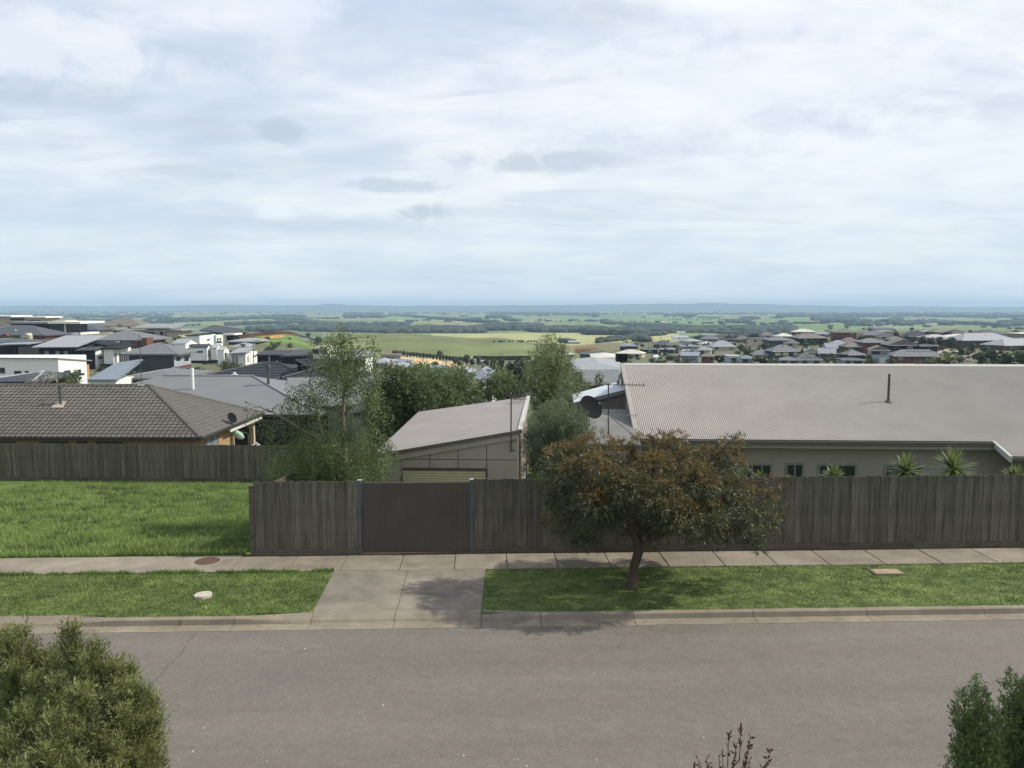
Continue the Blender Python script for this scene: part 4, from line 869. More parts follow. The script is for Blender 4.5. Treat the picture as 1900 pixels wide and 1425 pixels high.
    # yard umbrella folded, clothes airer
    return f
tiled_house()
def patio_bits():
    p = P(446, 815, 50.5); z = TXY(p.x, p.y)
    e = empty('patio_umbrella', (p.x, p.y, z), 0, 'folded pale green patio umbrella leaning on its stand under the verandah', 'umbrella')
    q = MB(); q.tube([(.5,0,0),(.5,0,1.9)], .03, 6); q.tube([(.5,0,1.9),(.0,0,2.05)], .025, 5); q.build('umbrella_pole', M_GALV, e)
    q = MB(); q.tube([(-.75,0,2.25),(-.5,0,2.1),(.0,0,1.75),(.2,0,1.6)], [.05,.2,.24,.10], 8); q.build('umbrella_canopy', mat('canopy_green', S(176,206,184,.75), .8), e)
    p = P(472, 825, 47.5); z = TXY(p.x, p.y); e = empty('clothes_airer', (p.x, p.y, z), 0, 'white folding clothes airer just above the back fence', 'clothes airer'); q = MB(); h = 1.55
    P_ = []
    for s in (-.4, .4): q.tube([(-.9, s, h - .75), (0, s, h), (.9, s, h - .7)], .025, 5); q.tube([(-.5, s, 0), (0, s, h)], .025, 5); q.tube([(.5, s, 0), (0, s, h)], .025, 5)
    q.build('airer_frame', M_WHITE, e); q = MB()
    for i in range(6): x = -.75 + i * .3; q.tube([(x, -.4, h - abs(x)*.8), (x, .4, h - abs(x)*.8)], .012, 4)
    q.build('airer_rods', M_WHITE, e)
patio_bits()
# ================================================================== grey metal roofed house behind it
M_GREYR = mat('grey_steel_roof', S(142,144,146,.58), .5, .04, .5, spec=.35, dirt=.05)
M_GREYR2 = mat('grey_steel_roof_light', S(176,180,184,.62), .45, .04, .5, spec=.35)
def metal_house():
    f = Fr(590, 60, ROT); e = f.root('metal_roof_house', 'wide house with a smooth mid-grey metal hip roof behind the tiled house', 'house')
    xr, ze = f.hit(592, 769.5); dp = 16; _, zr = f.hit(400, 697.5, dp/2); xl, _ = f.hit(150, 770); xa, _ = f.hit(477, 697.5, dp/2); xb, _ = f.hit(313, 697, dp/2); print('metal', ze, zr, xr, xa, xb, xl)
    q = MB(); hip_roof(q, xb - 8.5, xr, 0, dp, ze, zr - ze, .15, ridge=None); q.build('roof', M_GREYR, e)
    for t in (0,):
        q = MB(); q.tube([(xr, 0, ze + .03), (xr - dp/2, dp/2, zr + .03)], .09, 5); q.tube([(xb - 8.5 + dp/2, dp/2, zr + .02), (xr - dp/2, dp/2, zr + .02)], .09, 5); q.build('ridge_cap', mat('ridge_grey', S(160,162,164,.6), .5), e)
    q = MB(); q.box(xb - 8, xr - .6, .6, dp - .6, -1.5, ze - .155); q.build('wall', mat('dark_render', S(70,66,62,.5), .9), e)
    q = MB(); q.box(xb - 8.5, xr, -.12, -.003, ze - .16, ze - .02); q.build('gutter', M_FRAMED, e)
    # right wing, light wall
    x0, z0 = f.hit(588, 757, 2.0); x1, z1 = f.hit(668, 750, 2.0); q = MB(); dpw = 9
    q.hexa([(xr-3,2,z0-.1),(x1,2,z1-.1),(x1,2+dpw,z1+1.2),(xr-6,2+dpw,z0+1.4)], [(xr-3,2,z0),(x1,2,z1),(x1,2+dpw,z1+1.35),(xr-6,2+dpw,z0+1.55)]); q.build('roof_wing', M_GREYR, e)
    q = MB(); q.box(xr + .003, x1 - .4, 2.4, dpw, -1.5, min(z0, z1) - .12); q.build('wall_wing', mat('sage_render', S(150,156,146,.55), .9), e)
    x0, z0 = f.hit(640, 771, -1.5); x1, z1 = f.hit(690, 757, -1.5); q = MB(); q.hexa([(x0,-1.5,z0-.12),(x1,-1.5,z1-.12),(x1,3,z1+.2),(x0,3,z0+.3)], [(x0,-1.5,z0),(x1,-1.5,z1),(x1,3,z1+.35),(x0,3,z0+.45)]); q.build('porch_roof', mat('black_trim', S(40,40,42,.8), .6), e)
    q = MB(); q.box(x0 + .4, x1 - .2, -1, 2.3, -1.5, z0 - .13); q.build('porch_wall', mat('sage_render', (0,0,0)), e)
    yy = 5; x, _ = f.hit(357, 702, yy); rz = ze + (zr - ze) * yy / (dp/2); _, zt = f.hit(357, 683, yy); MB().tube([(x,yy,rz-.1),(x,yy,zt)], .13, 8).build('flue', M_WHITE, e)
    yy = 6; x, _ = f.hit(498, 708, yy); x2 = x; rz = ze + (zr - ze) * yy / (dp/2) - 1.0; _, zt = f.hit(498, 676, yy); MB().tube([(x,yy,rz-.3),(x,yy,zt)], .11, 8).tube([(x,yy,zt-.35),(x,yy,zt)], .2, 8).build('flue', M_GALV, e)
    # timber battens under the eave near the birch
metal_house()
# ================================================================== town houses
W = dict(brick=mat('red_brick', S(150,98,84,.5), .9, .12, 3, dirt=.1), brown=mat('brown_brick', S(120,102,88,.48), .9, .12, 3, dirt=.1), beige=mat('beige_render', S(212,202,182,.64), .9, .05, 1, dirt=.06),
    cream=mat('cream_render', S(222,214,190,.62), .9, .04, 1, dirt=.05), white=mat('white_render', S(238,238,234,.88), .85, .03, 1, dirt=.05), grey=mat('grey_render', S(168,172,176,.6), .9, .04, 1, dirt=.05),
    dark=mat('charcoal_cladding', S(52,56,62,.5), .8, .06, 2, dirt=.08), black=mat('black_cladding', S(32,36,42,.5), .75, .08, 2), pale=mat('pale_blue_render', S(186,198,208,.62), .85, .04, 1), slate=mat('slate_brick', S(92,98,106,.5), .9, .1, 3), timber=mat('new_timber', S(214,168,112,.62), .8, .15, 3))
RM = dict(grey=mat('roof_grey_tile', S(138,140,144,.60), .8, .10, 3, dirt=.14), brown=mat('roof_grey_brown_tile', S(144,138,132,.58), .85, .10, 3, dirt=.14), dark=mat('roof_dark_tile', S(84,88,96,.52), .75, .10, 3, dirt=.1),
    pale=mat('roof_pale_steel', S(196,198,200,.62), .5, .05, 1, dirt=.06), light=mat('roof_light_grey', S(176,180,186,.62), .55, .06, 1, dirt=.08), blue=mat('roof_blue_grey', S(150,162,176,.58), .5, .05, 1, dirt=.06), cream=mat('roof_cream_steel', S(222,218,204,.7), .5, .04, 1), tan=mat('roof_tan_tile', S(150,140,128,.55), .85, .1, 3, dirt=.1), slate=mat('roof_slate', S(104,110,120,.5), .7, .1, 3, dirt=.1))
M_SOLAR = mat('solar_panel', (.018,.022,.035), .25, .1, 1, spec=.5); M_GAR = mat('garage_white', S(226,226,220,.7), .7, .03); M_BLIND = mat('cream_blind', S(226,216,180,.75), .8, .04)
HN = 0; GR = 'houses of the estate beyond the big beige roof'
def gh(label, x0, x1, yt, ye, yb, wall, roof, kind='hip', dep=None, wins=2, d=None, gar=False, solar=0, rot=None, blind=False, group=None, fascia='white'):
    global HN
    HN += 1; rr = random.Random(HN * 31)
    xc = (x0 + x1) / 2
    if d is None: _, d = G(xc, yb)
    rot = -R(2.1 + (rr.uniform(-22, 22) if d < 900 and group == GR else rr.uniform(-2, 5))) if rot is None else rot
    f = Fr(xc, d, rot); e = f.root('town_house', label, 'house', group); a, ze = f.hit(x0, ye); b, _ = f.hit(x1, ye); w = b - a
    ze = max(ze, 2.3); dep = dep or min(13.0, max(7.0, w * .75)); ov = min(.5, w * .06)
    q = MB(); rz = f.hit(xc, yt, dep / 2)[1] - ze if kind != 'skl' else 0; rise = min(max(rz, .35), .62 * dep / 2)
    if kind == 'hip': hip_roof(q, a, b, -ov, dep, ze, rise, .2)
    elif kind == 'gx': hip_roof(q, a, b, -ov, dep, ze, rise, .2, gable='x')
    elif kind == 'gy': hip_roof(q, a, b, -ov, dep, ze, rise, .2, gable='y')
    elif kind == 'flat': q.box(a, b, -ov, dep, ze - .1, ze + max(.25, min(rz, .5)))
    elif kind == 'sl': q.hexa([(a,-ov,ze-.2),(b,-ov,ze-.2),(b,dep,ze+rise-.2),(a,dep,ze+rise-.2)], [(a,-ov,ze),(b,-ov,ze),(b,dep,ze+rise),(a,dep,ze+rise)])
    o = q.build('roof', RM[roof], e)
    if kind in ('hip', 'gx') and w > dep and rise > .6 and d < 420:
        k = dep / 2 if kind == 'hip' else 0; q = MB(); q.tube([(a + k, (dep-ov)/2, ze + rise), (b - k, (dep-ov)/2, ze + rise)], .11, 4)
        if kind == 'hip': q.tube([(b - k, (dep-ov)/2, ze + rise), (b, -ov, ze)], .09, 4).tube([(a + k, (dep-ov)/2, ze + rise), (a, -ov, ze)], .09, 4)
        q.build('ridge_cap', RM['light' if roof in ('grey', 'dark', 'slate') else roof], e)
    q = MB(); q.box(a + ov, b - ov, 0, dep - ov, -2.0, ze - (.21 if kind != 'flat' else .11))
    if kind == 'gy': q.prism([(a+ov+.2, .001, ze-.2), (b-ov-.2, .001, ze-.2), ((a+b)/2, .001, ze+rise-.4)], (0, .2, 0))
    q.build('wall', W[wall], e)
    q = MB(); q.box(a, b, -ov - .06, -ov - .003, ze - .22, ze - .02); q.build('gutter', M_WHITE if fascia == 'white' else M_FRAMED, e)
    zs = [(ze - 1.65, ze - .45)] + ([(ze - 4.4, ze - 3.1)] if ze > 4.6 else [])
    for zi, (za, zb_) in enumerate(zs):
        n = wins
        for i in range(n):
            c = a + ov + (w - 2*ov) * (i + .5 + rr.uniform(-.12, .12)) / n; ww = min(w * .3 / n * 1.3, rr.uniform(.7, 1.3))
            if gar and zi == len(zs) - 1 and i == n - 1:
                g0 = max(za - 1.3, .0) if len(zs) > 1 else 0; q = MB(); q.box(c - min(2.4, w*.2), c + min(2.4, w*.2), -.06, -.002, .0, 2.15); q.build('garage_door', M_GAR, e); continue
            window(e, c - ww, c + ww, za, zb_, 0, M_FRAME if wall in ('dark', 'black', 'brick', 'brown', 'slate') else M_FRAMED, M_BLIND if blind else (M_GLASSB if rr.random() < .25 else M_GLASS), f=.09)
    if solar:
        n = solar; sw = w * .5 / n; y0 = .18 * dep; sl = rise / (dep/2) if kind != 'flat' else 0
        for i in range(n):
            c = a + w * .3 + i * sw * 1.03; q = MB(); q.hexa([(c, y0, ze + sl*y0 + .08),(c + sw, y0, ze + sl*y0 + .08),(c + sw, y0 + 1.7, ze + sl*(y0+1.7) + .08),(c, y0 + 1.7, ze + sl*(y0+1.7) + .08)], [(c, y0, ze + sl*y0 + .14),(c + sw, y0, ze + sl*y0 + .14),(c + sw, y0 + 1.7, ze + sl*(y0+1.7) + .14),(c, y0 + 1.7, ze + sl*(y0+1.7) + .14)]); q.build('solar_panel', M_SOLAR, e)
    if rr.random() < .5 and kind in ('hip', 'gx') and w > 8:
        cx = a + w * rr.uniform(.4, .6); q = MB(); q.tube([(cx, dep*.3, ze + rise*.5), (cx, dep*.3, ze + rise*.6 + .7)], .12, 6); q.build('flue', M_GALV if rr.random() < .5 else M_FRAMED, e)
    return f, e
# ---- right-hand estate, nearest rows last
GR = 'houses of the estate beyond the big beige roof'
rt = [
 ('small white shed-like house alone at the left edge of the estate', 1248, 1278, 622.5, 626, 631.5, 'white', 'pale', 'gx', 9, 1),
 ('grey hip roofed house with brick wall right of the white shed-like house', 1298, 1332, 622, 629, 633.5, 'brown', 'grey', 'hip', None, 1),
 ('low dark roofed house with a pale streak on its roof behind the bush', 1333, 1367, 624.5, 629.5, 634, 'dark', 'dark', 'flat', 10, 1),
 ('olive-grey hip roof above a short red fence', 1362, 1391, 621, 629, 634, 'brick', 'brown', 'hip', None, 1),
 ('tiny hip roof peeping over the dark bush', 1412, 1437, 616, 622, 627, 'grey', 'brown', 'hip', None, 1),
 ('low house with off-white roof left of the white pyramid roof', 1444, 1474, 618, 624, 630, 'dark', 'cream', 'hip', None, 1),
 ('two storey house with bright white pyramid roof and brown walls', 1468, 1512, 610, 615.5, 626, 'brown', 'cream', 'hip', None, 2),
 ('pale hip roof just right of the white pyramid roof', 1511, 1539, 613, 620, 626, 'grey', 'light', 'hip', None, 1),
 ('dark low roof between the pale hip and the brick two storey house', 1527, 1550, 611, 618, 624, 'dark', 'slate', 'hip', None, 1),
 ('long low dark house on the skyline of the estate', 1617, 1663, 606.5, 611, 615.5, 'slate', 'slate', 'hip', None, 3),
 ('pale-roofed house on the skyline left of the small brown hip', 1713, 1736, 612, 617, 622, 'grey', 'pale', 'hip', None, 1),
 ('small brown hip roof on the skyline between two pale roofs', 1734, 1768, 610, 617, 622.5, 'brown', 'brown', 'hip', None, 2),
 ('dark grey skyline roof left of the tall grey hip', 1766, 1792, 611, 619, 624, 'dark', 'dark', 'hip', None, 1),
 ('tall dark grey hip at the back of the estate on the far right', 1819, 1867, 611, 619, 626, 'grey', 'slate', 'hip', None, 2),
 ('white roof corner at the right edge of the estate skyline', 1893, 1930, 616, 620, 626, 'grey', 'cream', 'hip', None, 2),
 ('two storey brick house with grey-brown hip roof near the skyline', 1546, 1591, 610, 616, 633, 'brick', 'brown', 'hip', None, 3),
 ('grey hip roofed house with a pale garage roof below the skyline', 1600, 1655, 613, 623.5, 628.5, 'brown', 'grey', 'hip', None, 3),
 ('wide dark grey roof right of the tall green garden trees', 1669, 1722, 614, 624, 631, 'slate', 'dark', 'hip', None, 2),
 ('long pale cream roof leading up to the big grey hips', 1767, 1840, 619, 630, 634, 'grey', 'cream', 'hip', 16, 2),
 ('very large grey hip roofed house with grey-brown walls at the right', 1785, 1888, 618, 631.5, 646, 'brown', 'light', 'hip', 15, 4),
 ('grey hips cut by the right edge above the shrubs', 1862, 1945, 628, 641, 650, 'brown', 'light', 'hip', None, 3),
 ('cream upstairs box house with two small dark windows', 1392, 1433, 624, 629, 642, 'cream', 'grey', 'flat', 9, 2),
 ('grey two storey house behind the cream upstairs box', 1426, 1473, 624, 631, 645, 'slate', 'grey', 'hip', None, 2),
 ('big grey hip with dark walls below the white pyramid roof', 1479, 1537, 618, 627, 640, 'dark', 'brown', 'hip', None, 2),
 ('light grey twin gabled house in the middle of the left estate', 1320, 1367, 631, 643, 651, 'beige', 'light', 'hip', None, 2),
 ('small hip roofed house with beige wall joined by the twin gables', 1292, 1320, 641, 649, 658, 'beige', 'light', 'hip', None, 1),
 ('grey hip roofed bungalow left of the parked cars', 1151, 1185, 637, 643, 648.5, 'dark', 'blue', 'hip', None, 2),
 ('grey roof edge right of the cream-roofed bungalow', 1192, 1222, 646, 650.5, 656, 'dark', 'slate', 'hip', None, 1),
 ('dark roofed row house left of the small white shed-like house', 1211, 1248, 631, 639, 645, 'dark', 'slate', 'hip', None, 1),
 ('grey-blue roof beside the row of round street trees', 1222, 1252, 645, 651, 656, 'slate', 'blue', 'hip', None, 1),
 ('low blue-grey roof behind the round street trees', 1262, 1298, 639, 645, 650, 'grey', 'blue', 'hip', None, 1),
 ('large cream-white hip roofed bungalow left of the pale road', 1142, 1192, 648, 655.5, 665, 'cream', 'cream', 'hip', None, 3),
 ('dark hip roof left of the cream-white bungalow', 1078, 1143, 651, 658, 664, 'slate', 'slate', 'hip', None, 3),
 ('white roofed cottage under the timber frame', 1046, 1070, 654, 659, 664, 'cream', 'cream', 'hip', None, 1),
 ('grey-brown hip roof between the twin gables and the pale blue box', 1327, 1362, 651, 660, 669, 'brown', 'brown', 'hip', None, 1),
 ('boxy pale blue house beside the pale road', 1262, 1298, 654, 659, 674, 'pale', 'blue', 'sl', 9, 2),
 ('brownish house with red brick porch piers next to the pale blue box', 1300, 1325, 655, 660, 675, 'brick', 'brown', 'hip', None, 2),
 ('plain pale blue-grey house right of the red brick porch', 1350, 1376, 659, 662, 678, 'pale', 'pale', 'flat', 8, 1),
 ('low grey roof touching the ridge right of the plain pale blue house', 1375, 1396, 659, 667, 676, 'grey', 'blue', 'hip', None, 1),
 ('grey hip roof between the yellow shrub and the dark brick house', 1397, 1434, 648, 659, 668, 'beige', 'grey', 'hip', None, 2),
 ('dark brick house with three cream window blinds', 1433, 1487, 640, 652, 668, 'slate', 'grey', 'hip', None, 3),
 ('mid grey hip roof left part of the pair behind the big ridge', 1446, 1480, 661, 671, 680, 'grey', 'grey', 'hip', None, 2),
 ('mid grey hip roof right part of the pair behind the big ridge', 1478, 1526, 657, 669, 680, 'grey', 'slate', 'hip', None, 2),
 ('grey hip roof left of the red brick two storey house', 1558, 1598, 626, 635, 643, 'beige', 'brown', 'hip', None, 2),
 ('pale green-grey gabled roof among the solar roofs', 1532, 1562, 634, 646, 655, 'grey', 'light', 'gx', None, 2),
 ('light grey roof carrying a bright solar array', 1517, 1552, 645, 655, 666, 'grey', 'light', 'gx', None, 2),
 ('brick single storey with brown hip left of the two storey brick house', 1568, 1602, 634, 643, 658, 'brown', 'brown', 'hip', None, 2),
 ('tall red brick two storey house with grey hip roof', 1600, 1647, 628, 635, 657, 'brick', 'grey', 'hip', 9, 2),
 ('dark hip roof in front of the single storey brick house', 1573, 1606, 649, 659, 669, 'dark', 'grey', 'hip', None, 2),
 ('grey roof with a white gutter edge just over the big ridge', 1560, 1606, 663, 670, 680, 'grey', 'slate', 'hip', None, 2),
 ('black two storey house with wide pale gable roof', 1646, 1706, 628, 640, 660, 'black', 'brown', 'gy', 10, 2),
 ('black box wing right of the pale gable roof', 1704, 1741, 640, 641.5, 660, 'black', 'dark', 'flat', 7, 1),
 ('pale blue gabled house with white garage door', 1612, 1653, 641, 649, 675, 'pale', 'tan', 'gy', 9, 2),
 ('mid grey hip between the cream upstairs box and the white pyramid roof', 1452, 1484, 629, 636, 644, 'beige', 'brown', 'hip', None, 1),
 ('light grey hip between the brick two storey house and the solar roofs', 1540, 1574, 631, 638, 647, 'beige', 'light', 'hip', None, 2),
 ('pale gable roof squeezed left of the tall red brick house', 1578, 1604, 640, 646, 656, 'grey', 'light', 'gx', None, 1),
 ('slate roof peeping over the white carport', 1628, 1668, 617, 624, 632, 'beige', 'slate', 'hip', None, 2),
 ('brown hip roof just left of the wide dark roof', 1650, 1682, 624, 630, 639, 'brown', 'brown', 'hip', None, 2),
 ('cream walled house with pale roof behind the row of garden trees', 1722, 1768, 620, 626, 634, 'cream', 'pale', 'hip', None, 3),
 ('grey roof with a white gable at the left of the wide solar cluster', 1488, 1518, 646, 653, 663, 'white', 'light', 'gy', None, 1),
 ('slate hip roof right of the dark brick house with blinds', 1484, 1512, 655, 662, 670, 'grey', 'slate', 'hip', None, 1),
 ('low grey roofs right of the small white shed-like house', 1274, 1304, 628, 633, 639, 'beige', 'light', 'hip', None, 1),
 ('brown roofed bungalow above the round street trees', 1236, 1266, 634, 639, 646, 'cream', 'brown', 'hip', None, 1),
 ('white roofed bungalow between the pale road and the light twin gables', 1300, 1326, 633, 638, 645, 'white', 'pale', 'hip', None, 1),
 ('grey hip on the skyline between the brick two storey and the long dark house', 1588, 1620, 611, 617, 624, 'beige', 'brown', 'hip', None, 1),
 ('long brick house with solar strip on its grey hip roof', 1656, 1757, 649, 660, 674, 'brick', 'grey', 'hip', 9, 4),
]
for r_ in rt:
    lb, x0, x1, yt, ye, yb, wl, rf, kd, dp, nw = r_
    f, e = gh(lb, x0, x1, yt, ye, yb, wl, rf, kd, dp, nw, gar=('garage' in lb), solar=(5 if 'solar' in lb and 'among' not in lb else 0), blind=('blinds' in lb), group=GR)
# pale flat garage of the grey hip roofed house etc are separate low roofs
gh('white flat carport roof below the long dark skyline house', 1632, 1657, 613, 615, 621, 'beige', 'cream', 'flat', 6, 1, group=GR)
gh('small pale hip in front of the two storey brick house near the skyline', 1544, 1566, 619, 624, 632, 'brown', 'light', 'hip', None, 1, d=None, group=GR)
# ---- valley and middle
GV = 'houses in the dip between the trees'
gh('broad grey metal roofed house behind the pale roof by the aerials', 1062, 1166, 667, 684.5, 700, 'slate', 'light', 'hip', 12, 3, d=66, group=GV)
gh('white flat roofed block with small roof vents behind the aerial', 1097, 1152, 657, 663, 680, 'white', 'cream', 'hip', 8, 2, d=112, group=GV)
gh('lower grey roof with two small cone trees in front', 1082, 1175, 693, 708, 730, 'dark', 'grey', 'gx', 8, 2, d=52, group=GV)
gh('white walled house with dark solar roof in the dip left of the wispy tree', 872, 914, 681.5, 700, 714, 'white', 'blue', 'hip', 9, 0, d=110, solar=5, group=GV)
gh('blue-grey roofed house below the sandy slope', 792, 829, 677, 695, 705, 'grey', 'blue', 'gx', 10, 1, d=150, group=GV)
gh('small roof seen right of the blue-grey house in the dip', 826, 872, 681, 694, 705, 'grey', 'light', 'hip', 10, 1, d=140, group=GV)
gh('light hip roof row below the unfinished brown house', 716, 758, 672, 681, 690, 'white', 'light', 'hip', 10, 2, d=210, group=GV)
gh('pale roofed house left in the row below the unfinished brown house', 684, 722, 664, 672, 684, 'cream', 'light', 'hip', 10, 2, d=235, group=GV)
gh('long grey roof with little white gables in the dip', 706, 757, 665, 670, 682, 'grey', 'blue', 'hip', 9, 2, d=262, group=GV)
gh('brown timber clad house under construction beside the sandy slope', 706, 738, 656.5, 660, 669, 'brown', 'tan', 'flat', 8, 4, d=330, group=GV)
gh('white walled house seen through the top of the birch', 640, 682, 650, 657, 671, 'white', 'light', 'hip', 10, 3, d=230, group=GV)
gh('white two storey block seen through the birch branches', 655, 678, 662, 664, 690, 'white', 'light', 'flat', 7, 2, d=150, group=GV)
gh('pale blue house hidden mostly by the birch', 590, 645, 660, 668, 690, 'pale', 'light', 'hip', 9, 3, d=150, group=GV)
gh('grey roofed house low behind the birch', 628, 760, 693, 716, 740, 'grey', 'light', 'hip', 11, 3, d=78, group=GV)
gh('white hip roofed house above the black long house beside the birch', 578, 610, 639, 645, 660, 'white', 'cream', 'hip', 9, 2, d=215, group=GV)
gh('tiny farm shed with silver roof beyond the hedge', 885, 899, 672, 674, 677.5, 'grey', 'pale', 'gx', 6, 1, group='farm buildings beyond the hill')
gh('long low farm shed on the brown field', 1054, 1077, 632, 634.5, 638, 'grey', 'pale', 'gx', 9, 2, group='farm buildings beyond the hill')
gh('pale roofed farmhouse among the trees left of the estate', 1205, 1224, 608.5, 611, 614.5, 'white', 'pale', 'gx', 9, 1, group='farm buildings beyond the hill')
gh('white farm cottage at the edge of the plain above the shed-like house', 1256, 1272, 614.5, 616.5, 619.5, 'white', 'pale', 'gx', 9, 1, group='farm buildings beyond the hill')
gh('white speck of a farmhouse in the wooded belt behind the wispy tree', 1038, 1045, 606, 607.5, 609.5, 'white', 'pale', 'gx', 8, 0, group='farm buildings beyond the hill')
gh('white farmhouse roof in the trees on the plain left of the estate', 1322, 1340, 609, 611.5, 614, 'white', 'pale', 'gx', 8, 0, group='farm buildings beyond the hill')
def timber_frame():
    p, d = G(1088, 655); f = Fr(1088, d, 0); e = f.root('unfinished_house', 'bare orange timber frame of a house being built at the edge of the brown field', 'timber frame')
    x0, z1 = f.hit(1068, 648); x1, _ = f.hit(1110, 648); q = MB(); h = max(z1, 2.6); n = 16
    for y in (0, 7):
        for i in range(n + 1): x = x0 + (x1 - x0) * i / n; q.box(x - .09, x + .09, y, y + .18, 0, h)
        q.box(x0, x1, y - .01, y + .19, h, h + .25)
    for i in range(n + 1):
        x = x0 + (x1 - x0) * i / n; q.prism([(x-.05, 0, h+.25), (x-.05, 7.2, h+.25), (x-.05, 3.6, h+1.5)], (.1, 0, 0))
    q.build('studs', W['timber'], e); MB().box(x0 + .3, x1 * .4, .3, 6.7, 0, h - .4).build('wall_wrap', W['timber'], e)
timber_frame()
# ---- left hillside: modern houses described by what stands on their front plane
class Hs:
    def __init__(s, label, px, d, rot=-YAW * .5, cat='house', group='modern houses on the left hillside'):
        d2 = float(np.interp(d, [60, 78, 88, 104, 124, 150, 178, 205, 250], [60, 120, 150, 200, 250, 300, 345, 400, 450])); s.k = d2 / d
        s.f = Fr(px, d2, rot); s.e = s.f.root('hillside_house', label, cat, group)
    def box(s, part, x0, x1, yt, yb, m, y0=0.0, dep=8.0):
        y0 *= s.k; dep *= s.k
        a, z1 = s.f.hit(x0, yt, y0); b, _ = s.f.hit(x1, yt, y0); z0 = -2.0 if yb is None else s.f.hit(x0, yb, y0)[1]
        MB().box(a, b, y0, y0 + dep, z0, z1).build(part, W.get(m, None) or RM.get(m, None) or m, s.e); return a, b, z0, z1
    def sbox(s, part, x0, xc, x1, yt, yb, m, y0=0.0, gable=0, roof=None):
        """block whose front spans x0..xc and whose right flank recedes to x1; gable lifts a ridge over the flank"""
        y0 *= s.k; a, z1 = s.f.hit(x0, yt, y0); b, _ = s.f.hit(xc, yt, y0); z0 = -2.0 if yb is None else s.f.hit(xc, yb, y0)[1]; ly = s.f.hitx(x1, yt, b)[0]
        q = MB(); q.box(a, b, y0, ly, z0, z1)
        mm = W.get(m, None) or m
        if gable:
            g = gable * s.f.d / FOC; q.prism([(a, y0, z1), (a, ly, z1), (a, (y0 + ly) / 2, z1 + g)], (b - a, 0, 0)); t = .15
            for ya, yb_, za, zb in ((y0 - .2, (y0 + ly) / 2, z1 - .02, z1 + g + .06), ((y0 + ly) / 2 + .002, ly + .2, z1 + g + .06, z1 - .02)):
                r_ = MB(); r_.hexa([(a - .1, ya, za), (b + .25, ya, za), (b + .25, yb_, zb), (a - .1, yb_, zb)], [(a - .1, ya, za + t), (b + .25, ya, za + t), (b + .25, yb_, zb + t), (a - .1, yb_, zb + t)]); r_.build('roof', RM[roof or 'pale'], s.e)
        q.build(part, mm, s.e); s.b = b; s.y0 = y0; s.ly = ly; return b
    def swin(s, x0, x1, yt, yb, gm=None, fm=None, mull=0):      # window in the right flank of the last sbox
        ya, zt = s.f.hitx(x0, yt, s.b); yb_, _ = s.f.hitx(x1, yt, s.b); _, zb = s.f.hitx((x0 + x1) / 2, yb, s.b); window(s.e, ya, yb_, zb, zt, 0, fm or M_FRAME, gm or M_GLASS, mull, side=True, lx=s.b, f=.09)
    def win(s, x0, x1, yt, yb, y0=0.0, gm=None, fm=None, mull=0):
        y0 *= s.k; a, z1 = s.f.hit(x0, yt, y0); b, z0 = s.f.hit(x1, yb, y0); window(s.e, a, b, z0, z1, y0, fm or M_FRAME, gm, mull, f=min(.12, (b-a)*.12))
    def slope(s, part, fl, fr, m, dep=8, dz=0.0, y0=-.4, th=.22, dzr=None):
        k = s.k; y0 *= k; dep *= k; th *= k; dzr = dz if dzr is None else dzr; dz *= k; dzr *= k
        a, za = s.f.hit(*fl, y0); b, zb = s.f.hit(*fr, y0)
        q = MB(); q.hexa([(a,y0,za-th),(b,y0,zb-th),(b,y0+dep,zb+dzr-th),(a,y0+dep,za+dz-th)], [(a,y0,za),(b,y0,zb),(b,y0+dep,zb+dzr),(a,y0+dep,za+dz)]); q.build(part, W.get(m, None) or RM.get(m, None) or m, s.e)
    def hip(s, x0, x1, yt, ye, m, y0=0.0, dep=9.0, part='roof', kind=None, ov=.4):
        y0 *= s.k; dep *= s.k; ov *= s.k; a, z = s.f.hit(x0, ye, y0 - ov); b, _ = s.f.hit(x1, ye, y0 - ov); rz = s.f.hit((x0 + x1) / 2, yt, y0 + dep / 2)[1] - z
        q = MB(); r0, r1, zz = hip_roof(q, a, b, y0 - ov, y0 + dep, z, min(max(rz, .4), .6 * dep / 2), .2 * s.k, gable=kind); q.build(part, RM[m], s.e)
        if kind is None: q = MB(); q.tube([(r0[0], r0[1], zz), (r1[0], r1[1], zz), (b, y0 - ov, z)], .13, 4).tube([(r0[0], r0[1], zz), (a, y0 - ov, z)], .13, 4); q.build('ridge_cap', RM['light'], s.e)
    def gab(s, x0, x1, yt, ye, m, y0=0.0, th=.12):      # gable wall triangle on the front plane
        y0 *= s.k; a, z = s.f.hit(x0, ye, y0); b, _ = s.f.hit(x1, ye, y0); c, zt = s.f.hit((x0 + x1) / 2, yt, y0)
        MB().prism([(a, y0, z), (b, y0, z), (c, y0, zt)], (0, th * s.k, 0)).build('gable', W[m], s.e)
